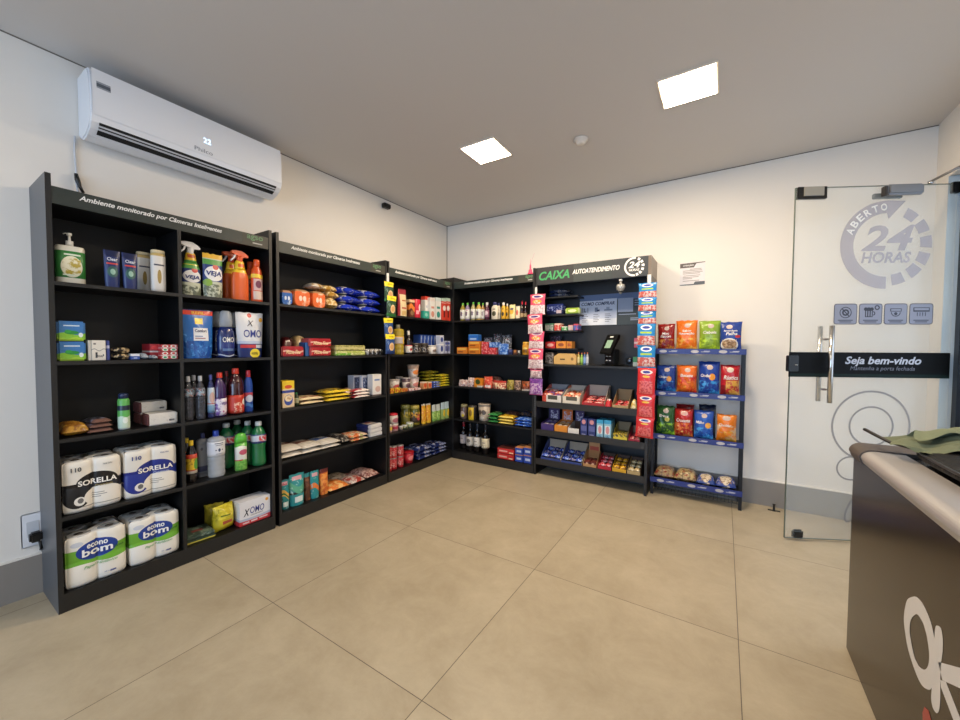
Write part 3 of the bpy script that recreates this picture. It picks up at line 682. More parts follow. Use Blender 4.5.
# payment terminal
tm = empty('payment_terminal', 'black card payment terminal with tilted screen on the checkout shelf', 'payment terminal', (2.115, -.20, 1.1315), -.50)
MB().box(-.075, .075, -.06, .08, 0, .012, BLK, .004).build('base', tm)
MB().box(-.055, .062, -.045, .035, .012, .155, mat('#15161a', .3), .008).build('body', tm)
hdm = MB(); MT = mat('#08090b', .4, spec=.3)
def tilt_fn(a, z, x): return (x, a, z)
hdm.prism([(-.095, .115), (-.080, .108), (.030, .265), (.028, .290), (.008, .292)], tilt_fn, -.068, .068, MT); hh = hdm.build('head', tm)
q0 = Vector((0, -.095, .115)); q1 = Vector((0, .008, .292)); nrm = Vector((0, -(q1-q0).z, (q1-q0).y)).normalized()*.002
def onf(x, v): p = q0 + (q1-q0)*v + nrm; return (x, p.y, p.z)
MB().add([onf(-.035, .28), onf(.035, .28), onf(.035, .70), onf(-.035, .70)], [(0,1,2,3)], mat('#8fae95', .3, emit=.12)).build('screen', hh)
MB().add([onf(-.02, .84), onf(.02, .84), onf(.02, .90), onf(-.02, .90)], [(0,1,2,3)], WHT).build('indicator', hh)
MB().box(-.032, -.010, -.0462, -.0452, .045, .052, WHT).box(.004, .028, -.0462, -.0452, .045, .052, WHT).box(-.032, -.010, -.0462, -.0452, .085, .090, WHT).box(.004, .028, -.0462, -.0452, .085, .090, WHT).build('markings', tm)
ks = MB().lathe([(.030, 0), (.030, .010), (.012, .014), (0, .014)], mat('#5e6064', .3, .8), seg=20)
o = ks.build('cable_grommet'); o.location = (2.235, -.023, 1.175); o.rotation_euler = (PI/2, 0, 0); tag(o, 'round grey metal disc on the back panel beside the terminal', 'grommet')
dc = MB().lathe([(.012, .08), (.012, .060), (.034, .052), (.040, .030), (.034, .008), (.018, -.014), (.010, -.035), (0, -.040)][::-1], mat('#b9b8b5', .2, .4), seg=18)
dc.lathe([(.018, .086), (.018, .10), (0, .10)][::-1], WHT); dc.lathe([(.018, -.012), (.017, -.020), (0, -.024)][::-1], BLK, cy=-.012, cx=.004)
dc.tube([(.0, 0, .05), (-.03, -.01, .03), (-.03, -.01, 0)], .006, STEEL, 8)
o = dc.build('dome_camera'); o.location = (2.208, -.315, 1.820); o.scale = (1, 1, .95); tag(o, 'small silver dome camera hanging under the CAIXA sign', 'camera')
# wall notice
nt = empty('wall_notice', 'white printed notice with dark heading on the wall above the chips', 'notice', (2.752, -.0015, 1.965))
MB().box(-.098, .098, -.002, 0, -.1, .1, mat('#e4dfe0', .5)).build('sheet', nt)
nn = MB(); DG = mat('#5d5450', .5)
nn.add([(-.098, -.003, .095), (-.098, -.003, .055), (.012, -.003, .055), (.030, -.003, .088), (.098, -.003, .092), (.098, -.003, .098)], [(0,1,2,3,4,5)], DG)
nn.add([(-.098, -.003, -.1), (.098, -.003, -.1), (.098, -.003, -.072), (.022, -.003, -.072), (.012, -.003, -.092), (-.098, -.003, -.094)], [(0,1,2,3,4,5)], mat('#565c63', .5))
nn.text('ATENÇÃO!', .085, .018, -.032, .075, WHT, y=-.0036, bold=.05); nn.build('heading', nt)
n3 = MB(); GR = mat('#a39b99', .6)
for z, x0, x1 in ((.04, -.02, .07), (.028, -.075, .075), (.014, -.075, .08), (.002, -.075, .06), (-.016, -.07, .062), (-.03, -.075, .05), (-.042, -.075, .0), (-.062, -.075, .055)): n3.box(x0, x1, -.0026, -.002, z-.003, z+.003, GR)
n3.build('printed_lines', nt)
# pink ornament on the corner bookcase
pk = MB().lathe([(.030, 0), (.032, .004), (.022, .02), (.018, .045), (.010, .05), (.008, .09), (.003, .105), (.0, .16)], mat('#e5486f', .5), seg=4, sm=False)
pk.tube([(.0, 0, .10), (.02, 0, .15), (.045, .0, .21)], .0012, mat('#d9a0ae', .5), 5)
o = pk.build('tower_ornament'); o.location = (1.255, -.30, 2.0455); o.location = (1.322, -.3315, 2.0455); tag(o, 'small pink pointed tower ornament on top of the corner bookcase', 'ornament')
# ------------------------------------------------------------------ chips rack
rk = empty('snack_rack', 'black metal rack with blue price strips holding bags of chips', 'rack')
BM = mat('#141519', .4, .3); X0, X1 = 2.490, 3.142; YF, YK = -.238, -.035
for x in (X0, X1):
    for y in (YF, YK):
        zt = 1.285
        MB().box(x-.012, x+.012, y-.010, y+.010, 0, zt, BM).build('post', rk)
BP = mat('#27357a', .4)
for z in (1.272, .905, .525, .135):
    s = MB().box(X0+.013, X1-.013, YF+.004, YK, z-.004, z, BM)
    so_ = s.build('shelf', rk)
    st = MB().box(X0-.014, X1+.014, YF-.018, YF-.0105, z-.022, z+.022, BP)
    for k, x in enumerate((2.56, 2.80, 3.0)):
        st.add([(x + .030*math.cos(a*PI/8), YF-.0188, z + .013*math.sin(a*PI/8)) for a in range(16)], [list(range(16))], mat('#b5b2b8', .5))
        st.box(x+.045, x+.105, YF-.0188, YF-.018, z-.006, z+.002, mat('#8f93ad', .5)); st.box(x+.065, x+.11, YF-.019, YF-.018, z+.002, z+.006, mat('#cfd0dc', .5))
    st.build('price_strip', rk)
ms = MB(); WI = mat('#55565c', .35, .7)
for i in range(24): ms.tube([(X0+.02 + i*.0265, YF, .045), (X0+.02 + i*.0265, YK, .045)], .0018, WI, 5)
for y in (YF, -.17, -.10, YK): ms.tube([(X0, y, .047), (X1, y, .047)], .0022, WI, 5)
ms.build('wire_shelf', rk)
# ------------------------------------------------------------------ counter
ct = empty('service_counter', 'glossy dark brown counter with rounded silver edge at the right', 'counter', (0,0,0))
CB, t_, b_ = newmat('dark_brown_laminate'); b_.inputs['Base Color'].default_value = hx('#30251a'); b_.inputs['Roughness'].default_value = .22; b_.inputs['Specular IOR Level'].default_value = .3
YE = -1.690; YN = -3.45
MB().box(3.484, 4.06, YN, YE, 0, .853, CB, .004).build('front_panel', ct)
def nose(y0, y1, mt, name, x1=3.60, e=0.):
    P = [(3.484-e, .846-e)]
    for i in range(9):
        a = PI - PI/2*i/8; P.append((3.512 + (.036+e)*math.cos(a), .866 + (.030+e)*math.sin(a)))
    P += [(x1, .896+e), (x1, .8535)]
    return MB().prism(P, lambda a, z, y: (a, y, z), y0, y1, mt, False).build(name, ct)
SV = mat('#b6b1ae', .42, .45)
nose(YN, -1.826, SV, 'silver_edge')
nose(-1.825, YE+.012, mat('#4f4640', .6), 'end_cap', 4.06, .005)
MB().box(3.601, 4.06, YN, -1.828, .8545, .889, mat('#1c1a19', .15), .003).build('worktop', ct)
def smooth_poly(P, n=5):
    O = []
    for i in range(len(P)):
        p0, p1, p2, p3 = P[i-1], P[i], P[(i+1) % len(P)], P[(i+2) % len(P)]
        for j in range(n):
            t = j/n; O.append(tuple(.5*((2*p1[k]) + (-p0[k]+p2[k])*t + (2*p0[k]-5*p1[k]+4*p2[k]-p3[k])*t*t + (-p0[k]+3*p1[k]-3*p2[k]+p3[k])*t**3) for k in (0, 1)))
    return O
def cpoly(pts, mt, mb, x=3.4832, sm=True):
    if sm and len(pts) > 8: pts = smooth_poly(pts)
    mb.add([(x, y, z) for y, z in pts], [list(range(len(pts)))], mt)
LW = mat('#d7d3cf', .45); lg = MB()
out=[(-2.326, 0.581), (-2.29, 0.548), (-2.275, 0.489), (-2.289, 0.451), (-2.316, 0.416), (-2.363, 0.39), (-2.405, 0.381), (-2.442, 0.394), (-2.466, 0.416), (-2.480, 0.460), (-2.487, 0.508), (-2.47, 0.547), (-2.445, 0.579), (-2.400, 0.599), (-2.360, 0.598)]
inn=[(-2.352, 0.544), (-2.324, 0.511), (-2.319, 0.475), (-2.337, 0.445), (-2.359, 0.424), (-2.376, .420), (-2.393, 0.42), (-2.423, 0.434), (-2.442, 0.461), (-2.444, 0.493), (-2.428, 0.527), (-2.415,.540), (-2.403, 0.549), (-2.390, .552), (-2.370, 0.553)]
out, inn = smooth_poly(out), smooth_poly(inn); n = len(out); lg.add([(3.4832, y, z) for y, z in out + inn], [(i, (i+1) % n, n + (i+1) % n, n + i) for i in range(n)], LW)
for P in ([(-2.464, 0.49), (-2.467, 0.546), (-2.47, 0.581), (-2.482, 0.593), (-2.499, 0.596), (-2.51, 0.577), (-2.512, 0.543), (-2.507, 0.508), (-2.508, 0.47), (-2.512, 0.421), (-2.508, 0.389), (-2.495, 0.373), (-2.476, 0.372), (-2.465, 0.39), (-2.467, 0.432)],
          [(-2.494, 0.506), (-2.72, 0.635), (-2.73, 0.585), (-2.535, 0.485), (-2.517, 0.476)], [(-2.508, 0.47), (-2.535, 0.485), (-2.60, 0.455), (-2.72, 0.405), (-2.70, 0.37), (-2.585, 0.42), (-2.512, 0.454)]):
    cpoly(P, LW, lg, 3.4834)
cpoly([(-2.432, 0.338), (-2.422, 0.314), (-2.435, 0.22), (-2.50, .20), (-2.471, 0.334), (-2.455, 0.346)], mat('#a8453c', .45), lg)
lg.build('script_logo', ct)['label'] = 'large white script logo with a red stroke'
# bag with a folded green cloth on the counter
bgm = mat('#0e0e10', .6, bump=.6, bscale=40, spec=.25)
q = wob(5)
bgb = MB(); bx0, by0 = 3.89, -2.10
def bf(u, v):
    a = 2*PI*u; ph = v*PI; r = math.sin(ph)**.4; z = -math.cos(ph)
    ca = math.copysign(abs(math.cos(a))**.5, math.cos(a)); sa = math.copysign(abs(math.sin(a))**.5, math.sin(a))
    return (3.85 + .26*r*ca*(1+.04*q(u*2, v)), -2.10 + .29*r*sa*(1+.05*q(v, u)), .893 + .031 + .031*z*(1+.10*q(u, v)*(z > 0)))
bgb.grid(bf, 36, 14, bgm)
bo = empty('shoulder_bag', 'flat black shoulder bag lying on the counter under green cloth', 'bag')
bgb.build('body', bo)
zp = MB().tube([bf(i/30*.5 + .42, .5 + .1) for i in range(31)], .005, mat('#0a0a0b', .3), 6); zp.build('zip', bo)
stp = MB().tube([(3.508, -1.722, .966), (3.524, -1.784, .957), (3.55, -1.85, .944), (3.60, -1.90, .937), (3.66, -1.94, .935)], .0065, mat('#1e1b19', .5), 8); stp.build('strap', bo)
qc = wob(9); cloth = MB(); CM = mat('#6a7158', .85, bump=.2, bscale=90)
def cf(u, v):
    x = 3.530 + .50*u*(.95 + .05*qc(u, v)) + .05*v + .015*math.sin(9*v); y = -1.800 - .20*v - .05*u + .025*qc(v, u)
    edge = min(u, v, 1-u, 1-v); 
    z = .954 + .012*qc(u*2.2, v*1.5) + .030*math.exp(-((u-.35)/.16)**2 - ((v-.35)/.3)**2) + .010*math.sin(13*u + 6*v) + .005*math.sin(31*u - 17*v) - .020*max(0, .12 - edge)/.12
    return (x, y, z + .012)
cloth.grid(cf, 48, 32, CM)
def cf2(u, v):
    p = cf(.18 + u*.45, .05 + v*.5); return (p[0] - .03, p[1] - .01, p[2] + .012 + .014*math.sin(PI*v))
cloth.grid(cf2, 18, 14, mat('#767e62', .85, bump=.2, bscale=90))
tag(cloth.build('green_cloth'), 'crumpled olive green cloth lying on the black bag', 'cloth')

# ------------------------------------------------------------------ light and sky
wd = bpy.data.worlds.new('sky'); bpy.context.scene.world = wd; wd.use_nodes = True
bg = wd.node_tree.nodes['Background']; bg.inputs[0].default_value = (.62, .78, 1, 1); bg.inputs[1].default_value = 1.6
def area(name, loc, rot, sx, sy, e, col):
    ld = bpy.data.lights.new(name, 'AREA'); ld.shape = 'RECTANGLE'; ld.size = sx; ld.size_y = sy; ld.energy = e; ld.color = col
    lo = bpy.data.objects.new(name, ld); C.objects.link(lo); lo.location = loc; lo.rotation_euler = rot; return lo
area('shopfront_daylight', (2.3, YB+.05, 1.4), (PI/2, 0, 0), 2.6, 2.3, 72, (.42, .65, 1))
area('doorway_daylight', (4.6, -.95, 1.4), (PI/2, 0, PI/2), 1.0, 2.2, 12, (.75, .86, 1))
vs_ = bpy.context.scene.view_settings; vs_.view_transform = 'Standard'; vs_.look = 'None'; vs_.exposure = .12; vs_.gamma = 1
# ================================================================== goods: bookcase nearest the camera
N1 = 'nearest bookcase'
gw = '#e9e6de'
# -- top shelf, left bay
sl = ('L', -3.404, 0.105, 0.184, 1.6, 0.03)
w, h = sl[2], sl[3]
o = item('soap_dispenser', 'large green and white pump bottle of hand soap, top left of the nearest bookcase', 'soap dispenser', sl,
  [('body', MB().lathe([(0,0),(.46*w,0),(.49*w,.02*h),(.49*w,.93*h),(.46*w,.98*h),(.15*w,h)], mat('#d8d5c6', .3), sy=.62, seg=26, pw=3)),
   ('label', MB().lathe([(.49*w,.14*h),(.496*w,.141*h),(.496*w,.84*h),(.49*w,.842*h)], pmat('#2f7a37', (('e',.5,.42,.36,.40,'#e6e2c8'), ('n',.2,.8,.1,.75,38,.53,'#b5a23f'), ('r',.25,.8,.84,.9,'#d8e4cf'), ('r',.2,.6,.08,.13,'#e3edd8')), .4), sy=.62, seg=26, pw=3))]
   + [('pump', MB().lathe([(.13*w,h),(.13*w,h*1.13),(.05*w,h*1.14),(.045*w,h*1.27),(.09*w,h*1.28),(.09*w,h*1.34),(0,h*1.35)], mat('#dcdad2', .35), seg=14).tube([(0,0,h*1.31),(-.12*w,0,h*1.33),(-.20*w,0,h*1.30)], .02*w, mat('#dcdad2', .35), 8))], .62*w)
TB = pmat('#1f2e63', (('e',.5,.42,.33,.15,'#2f5b56'), ('r',.15,.85,.62,.66,'#c9433f'), ('r',.1,.9,.84,1,'#182248'), ('e',.5,.42,.16,.08,'#8fb7a8')), .3)
def sqtube(w, h, mt, seed, texts=()):
    p = bag(w, h, w*.5, mt, texts, seed, crimp=0, flatbase=True, top=1.12, nu=10, nv=10, zig=False); return [('tube', p[0][1])]
o = item('shampoo_tube', 'left of two dark blue shampoo tubes standing on the top shelf', 'shampoo', ('L', -3.255, 0.057, 0.192, 1.6, 0.03), sqtube(.058, ('L', -3.255, 0.057, 0.192, 1.6, 0.03)[3], TB, 3, (T('Clear',.7,0,.76,'#d9dde8',.09),)), .03, 'dark blue shampoo tubes')
again(o, 'right of two dark blue shampoo tubes standing on the top shelf', ('L', -3.183, 0.059, 0.191, 1.6, 0.03), .03)
PT = pmat('#ddd9d2', (('e',.5,.40,.14,.18,'#a58b4e'), ('r',.15,.85,.68,.72,'#4b4a58'), ('r',0,1,.93,1,'#c3a96c')), .3)
slA = ('L', -3.056, 0.071, 0.237, 1.6, 0.03); slB = ('L', -3.083, 0.045, 0.229, 1.6, 0.1)
o = item('shampoo_bottle', 'white shampoo bottle with gold emblem at the front of the top left shelf', 'shampoo', slA, [('body', MB().lathe([(0,0),(.44*slA[2],0),(.48*slA[2],.02),(.48*slA[2],.88*slA[3]),(.44*slA[2],.92*slA[3])], PT, sy=.6, pw=2.6)), ('cap', MB().lathe([(.45*slA[2],.92*slA[3]),(.45*slA[2],.985*slA[3]),(.40*slA[2],slA[3]),(0,slA[3])], mat('#d9c9a2', .3), sy=.6, pw=2.6))], .06)
again(o, 'white shampoo bottle half hidden behind the one with the gold emblem', slB, .06, back=.06)
# -- second shelf, left bay
PD = pmat('#3d78b8', (('w',.36,.06,7,0,'#86c13c'), ('w',.14,.05,9,2,'#a8d23e'), ('e',.5,.42,.25,.10,'#2e8f3f'), ('e',.38,.48,.12,.08,'#37a046'), ('e',.82,.3,.08,.12,'#dfe9e4'), ('r',.22,.78,.74,.80,'#cfe0ee')), .35, bump=.2)
o = item('wipes_pack', 'blue and green soft pack resting on another at the left of the second shelf', 'sanitary pads', ('L', -3.412, 0.098, 0.096, 1.318, 0.03), carton(*[(s[2], .11, s[3]) for s in (('L', -3.412, 0.098, 0.096, 1.318, 0.03),)][0], PD, (), .007), .11, 'blue and green soft packs')
item('wipes_pack', 'blue and green soft pack at the bottom of the stack of two, second shelf', 'sanitary pads', ('L', -3.412, 0.098, 0.097, 1.22, 0.03), carton(('L', -3.412, 0.098, 0.097, 1.22, 0.03)[2], .11, ('L', -3.412, 0.098, 0.097, 1.22, 0.03)[3]-.003, PD, (), .007), .11, 'blue and green soft packs')
SB = pmat('#ded8cc', (('W',.5,.54,.05,9,0,'#8d8a86'), ('r',.25,.4,.12,.4,'#33363c'), ('r',.12,.3,.78,.86,'#6f6a66'), ('r',.78,.86,.2,.3,'#3b4252')), .45)
s_ = ('L', -3.317, 0.052, 0.102, 1.22, 0.03)
o = item('soap_box', 'pale cream soap box standing upright beside the blue and green packs', 'box', s_, carton(s_[2], .05, s_[3], SB, (T('Dove',.5,.02,.22,'#39424f',.14),)), .05)
s_ = ('L', -3.349, 0.012, 0.102, 1.22, 0.035); item('soap_box', 'thin cream box squeezed between the blue packs and the soap box', 'box', s_, carton(s_[2]*.9, .05, s_[3], mat('#cfc8bb', .5)), .05)
s_ = ('L', -3.28, 0.014, 0.101, 1.22, 0.04); item('soap_box', 'dark blue box edge standing right of the pale soap box', 'box', s_, carton(s_[2]*.9, .05, s_[3], pmat('#3c4a94', (('r',0,1,.6,.75,'#b9bedd'),), .4)), .05)
s_ = ('L', -3.226, 0.067, 0.071, 1.22, 0.04)
for k in range(2):
    mb = MB(); q = []
    for i in range(25):
        a = 2*PI*i/24; mb2 = None
    mb.grid(lambda u, v: ((s_[2]*.36 + s_[3]*.20*math.cos(2*PI*v))*math.cos(2*PI*u), (s_[2]*.36 + s_[3]*.20*math.cos(2*PI*v))*math.sin(2*PI*u), s_[3]*.235 + s_[3]*.22*math.sin(2*PI*v)), 24, 10, pmat('#1a1512', (('n',0,1,0,1,46,.54,'#cbb183'),), .35))
    item('hair_band_roll', ('black and gold ring roll lying on the second shelf under its twin', 'black and gold ring roll on top of its twin on the second shelf')[k], 'roll', s_, [('roll', mb)], s_[2]*.9, 'black and gold rolls', dz=k*s_[3]*.47)
s_ = ('L', -3.173, 0.037, 0.031, 1.22, 0.03); item('small_box', 'small blue box with white top, left of the clear packets', 'box', s_, carton(s_[2], .05, s_[3], pmat('#33549f', (('r',0,1,.6,1,'#dfe2e8'),('r',.3,.7,.15,.4,'#9fb1da')), .4)), .05)
for k, (s_, c) in enumerate(((('L', -3.133, 0.035, 0.029, 1.22, 0.03), '#7f8893'), (('L', -3.096, 0.04, 0.02, 1.22, 0.02), '#5d6672'))):
    item('blister_packet', ('grey clear packet beside the small blue and white box', 'flat grey clear packet in front of the crimson box')[k], 'packet', s_, flat(s_[2], .08, s_[3]*1.2, pmat(c, (('n',0,1,0,1,60,.5,'#a4aeb8'),), .2, 'xy'), 20+k), .08)
TP = pmat('#b33b3f', (('r',0,1,.46,.54,'#e8e0dc'), ('e',.5,.24,.36,.2,'#dfe6df'), ('e',.5,.76,.36,.2,'#dfe6df'), ('e',.5,.24,.2,.14,'#3fa06c'), ('e',.5,.76,.2,.14,'#c93d3a')), .35)
for k in range(4):
    s_ = (('L', -3.045, 0.04, 0.044, 1.22, 0.02), ('L', -3.0, 0.043, 0.045, 1.22, 0.02), ('L', -3.044, 0.04, 0.04, 1.264, 0.02), ('L', -3.0, 0.043, 0.04, 1.265, 0.02))[k]
    item('toothpaste_box', ('lower left', 'lower right', 'upper left', 'upper right')[k] + ' of four red, white and green boxes at the divider', 'box', s_, carton(s_[2]*.97, .12, s_[3]-.002, TP), .12, 'red white and green small boxes')
s_ = ('L', -3.079, 0.048, 0.085, 1.22, 0.06); item('toothpaste_box', 'crimson box behind the flat grey packet on the second shelf', 'box', s_, carton(s_[2]*.95, .12, s_[3], pmat('#9b2530', (('r',0,1,.45,.55,'#c3c0c0'),('e',.5,.76,.35,.14,'#c43a40')), .35)), .12)
# -- third shelf, left bay
s_ = ('L', -3.415, 0.098, 0.059, 0.845, 0.03); item('snack_packet', 'crumpled golden packet lying at the left end of the third shelf', 'packet', s_, flat(s_[2], .15, s_[3]*1.15, pmat('#b98a33', (('n',0,1,0,1,30,.52,'#8a5a22'),('n',0,1,.6,1,40,.55,'#e0bb5c')), .25, 'xy', bump=.5), 4), .15, rz=.1)
for k in range(3):
    c = ('#4b4354', '#5d4444', '#2f3139')[k]
    s_ = ('L', -3.317, 0.098, -0.004, 0.845, 0.03)
    item('dark_packet', ('lowest of three dark packets stacked beside the golden packet', 'middle of three dark packets stacked beside the golden packet', 'topmost of three dark packets beside the golden packet')[k], 'packet', s_, flat(s_[2]*(1, .9, .78)[k], .13, .026, pmat(c, (('n',0,1,0,1,40,.55,'#8c8a9e'),('r',0,1,.0,.2,'#7a5a50')), .3, 'xy'), 31+k), .13, 'dark packets in a stack', dz=.024*k, rz=.06*k)
s_ = ('L', -3.221, 0.05, 0.193, 0.845, 0.03); w, h = s_[2], s_[3]
item('spray_can', 'green aerosol can with dark blue cap standing on the third shelf', 'aerosol can', s_, [('body', MB().lathe([(0,0),(w*.47,0),(w*.5,.012),(w*.5,h*.80),(w*.42,h*.86)], pmat('#5fae58', (('w',.42,.02,8,0,'#c7dcc6'), ('r',0,1,.62,.78,'#1f2a3c'), ('e',.5,.30,.22,.10,'#e6efe6'), ('r',0,1,0,.04,'#b8bcc0')), .3))), ('cap', MB().lathe([(w*.40,h*.86),(w*.41,h*.98),(w*.34,h),(0,h)], mat('#1b2a4e', .35)))], w)
TS = pmat('#d8d4cc', (('r',0,.06,0,1,'#6a3f3d'), ('r',.7,.88,.25,.42,'#4a4a50'), ('n',0,1,0,1,20,.62,'#c2bdb3')), .4, bump=.3)
s1 = ('L', -3.058, 0.141, 0.066, 0.845, 0.03); item('tissue_pack', 'white paper tissue pack lying in front on the third shelf', 'tissue pack', s1, carton(s1[2], .10, s1[3], TS, (), .006), .10, 'white tissue packs')
s2 = ('L', -3.067, 0.13, 0.126, 0.845, 0.14); 
for k in range(2): item('tissue_pack', ('white tissue pack underneath, behind the front one on the third shelf', 'white tissue pack on top of the rear stack on the third shelf')[k], 'tissue pack', s2, carton(s2[2], .10, s2[3]*.48, TS, (), .006), .10, 'white tissue packs', dz=k*s2[3]*.5, rz=.05*k)
s_ = ('L', -2.954, 0.053, 0.12, 0.845, 0.16); item('dark_box', 'dark grey box in shadow against the divider on the third shelf', 'box', s_, carton(s_[2], .10, s_[3], mat('#37393d', .5), (), .004), .10)
# -- toilet paper
SOK = (('r',0,1,.36,.56,'#17171a'), ('e',.57,.53,.36,.20,'#17171a'), ('e',.23,.30,.23,.22,'#17171a'), ('e',.68,.25,.34,.20,'#e6e1d6'), ('e',.27,.21,.095,.085,'#e4e1da'), ('e',.28,.22,.05,.05,'#6a6868'), ('r',.47,.68,.30,.315,'#8d8a84'), ('r',.47,.72,.26,.275,'#8d8a84'), ('r',.47,.62,.22,.235,'#8d8a84'), ('r',.3,.95,.085,.10,'#8f8c85'))
SBK = tuple(tuple(list(l[:-1]) + [('#1f2f86' if l[-1] == '#17171a' else l[-1])]) for l in SOK)
s_ = ('L', -3.353, 0.22, 0.256, 0.465, 0.015)
item('toilet_paper_pack', 'white toilet paper pack with black SORELLA band on the fourth shelf', 'toilet paper', s_, rollpack(s_[2], .21, s_[3], pmat('#e6e1d6', SOK, .35, bump=.15, bscale=25), (T('SORELLA',.66,.07,.555,'#f0ede6',.105,bold=.03), T('110',.17,-.28,.84,'#4a4a4e',.085,bold=.03), T('FOLHA DUPLA',.16,.24,.87,'#55565a',.03), T('Premium',.3,.17,.46,'#8a7a4a',.045,shear=.3))), .21)
s_ = ('L', -3.117, 0.237, 0.259, 0.465, 0.015)
item('toilet_paper_pack', 'white toilet paper pack with blue SORELLA band on the fourth shelf', 'toilet paper', s_, rollpack(s_[2], .21, s_[3], pmat('#e6e1d6', SBK, .35, bump=.15, bscale=25), (T('SORELLA',.66,.07,.555,'#f0ede6',.105,bold=.03), T('110',.17,-.28,.84,'#2c3a86',.085,bold=.03), T('FOLHA DUPLA',.16,.24,.87,'#3a4688',.03), T('Premium',.3,.17,.46,'#8b93c0',.045,shear=.3))), .21)
EB = pmat('#e8e4da', (('W',.34,.70,.03,5,1.2,'#6fae35'), ('e',.5,.66,.34,.19,'#1e3f94'), ('w',.40,.03,6,.5,'#e8e4da'), ('e',.5,.66,.30,.16,'#1e3f94'), ('e',.18,.84,.10,.05,'#c8ccd4'), ('r',.70,.80,.10,.135,'#2c3a80')), .35, bump=.15, bscale=25)
ET = (T('econo',.34,.0,.755,'#f2f2f0',.085,bold=.045), T('bom',.50,.0,.64,'#f2f2f0',.15,bold=.06), T('Papel Higiênico',.55,.05,.34,'#7fae7d',.07,shear=.3), T('folha simples',.16,.36,.60,'#2d6b2b',.06,shear=.3,rot=.12), T('30 metros',.2,.20,.13,'#8c93b0',.025))
s_ = ('L', -3.346, 0.23, 0.253, 0.09, 0.015)
item('toilet_paper_pack', 'left of two green and white econo bom toilet paper packs on the bottom shelf', 'toilet paper', s_, rollpack(s_[2], .21, s_[3], EB, ET), .21, 'green and white toilet paper packs')
s_ = ('L', -3.107, 0.229, 0.245, 0.09, 0.015)
item('toilet_paper_pack', 'right of two green and white econo bom toilet paper packs on the bottom shelf', 'toilet paper', s_, rollpack(s_[2], .21, s_[3], EB, ET), .21, 'green and white toilet paper packs')
# -- top shelf, right bay
VJ = (('r',0,1,.28,.62,'#23356f'), ('e',.5,.47,.47,.19,'#e9e9ec'), ('r',0,1,0,.26,'#aab59a'), ('n',0,1,.0,.2,45,.5,'#5d6a55'), ('r',0,1,.62,.72,'#4f9a45'))
s_ = ('L', -2.891, 0.104, 0.324, 1.6, 0.04)
vt = (T('VEJA',.74,0,.335,'#22357c',.085,shear=.15,bold=.05),)
item('spray_bottle', 'cleaner spray bottle with white trigger and blue VEJA label at the divider', 'spray bottle', s_, spray(s_[2]*.98, s_[3], pmat('#cfd4bd', (('r',0,1,.36,.74,'#23356f'), ('e',.5,.53,.46,.17,'#ececee'), ('e',.62,.70,.16,.07,'#c5352f'), ('r',0,1,.74,1,'#58a04b'), ('n',0,1,0,.28,45,.5,'#6c745f'), ('r',0,1,.84,.86,'#e9d04a')), .3), mat('#e7e8ea', .3), mat('#e7e8ea', .3), vt, .55, pmat('#e3bb2e', (('r',.2,.8,.45,.8,'#b54a26'), ('r',0,1,0,.2,'#58a04b')), .35)), .08)
s_ = ('L', -2.78, 0.108, 0.273, 1.6, 0.03)
item('refill_pouch', 'VEJA cleaner refill pouch between the white spray and the orange sprays', 'pouch', s_, bag(s_[2], s_[3], .05, pmat('#c6cbb8', (('n',0,1,0,.3,45,.5,'#6e7662'), ('r',0,1,.36,.74,'#2a3f80'), ('e',.52,.54,.46,.17,'#ececee'), ('e',.6,.69,.15,.06,'#c5352f'), ('e',.2,.33,.2,.08,'#8fb54a'), ('w',.8,.02,4,1,'#2a3f80') if False else ('r',0,1,.74,.86,'#5a9c4c'), ('r',0,1,.88,1,'#e0b23a')), .3), (T('VEJA',.78,.0,.535,'#22357c',.14,shear=.15,bold=.05),), 8, flatbase=True, top=1.02), .06)
OB = pmat('#e0642a', (('e',.55,.30,.36,.18,'#eadccb'), ('e',.55,.33,.2,.10,'#c9553a'), ('r',0,1,0,.14,'#dfb9a4'), ('w',.74,.02,5,0,'#e0642a'), ('r',0,1,.82,1,'#efc52f')), .3)
YB_ = pmat('#f0c62c', (('r',.25,.85,.25,.65,'#d9622c'),), .35)
s_ = ('L', -2.613, 0.108, 0.329, 1.6, 0.035)
o = item('spray_bottle', 'front one of two orange trigger spray bottles on the top shelf', 'spray bottle', s_, spray(s_[2]*.98, s_[3], OB, mat('#e8e4e0', .3), mat('#e25a2a', .3), (), .5, YB_), .08, 'orange trigger spray bottles')
again(o, 'rear left of two orange trigger spray bottles on the top shelf', ('L', -2.627, 0.094, 0.321, 1.6, 0.12), .08)
s_ = ('L', -2.51, 0.076, 0.289, 1.6, 0.03)
OQ = pmat('#d9531f', (('W',.62,.72,.01,5,0,'#f0cf45'), ('r',.12,.9,.30,.60,'#dcb9b4'), ('e',.5,.46,.25,.10,'#7a3f56'), ('r',.1,.9,.06,.28,'#e7cfc0')), .3)
o = item('cleaner_bottle', 'orange squeeze bottle of cleaner at the right end of the top shelf', 'bottle', s_, bottle(s_[2], s_[3], 'squeeze', OQ, mat('#e0561f', .3), sy=.7), .06, 'orange squeeze bottles')
again(o, 'second orange squeeze bottle tucked behind the one at the right end', ('L', -2.497, 0.064, 0.288, 1.6, 0.14), .06)
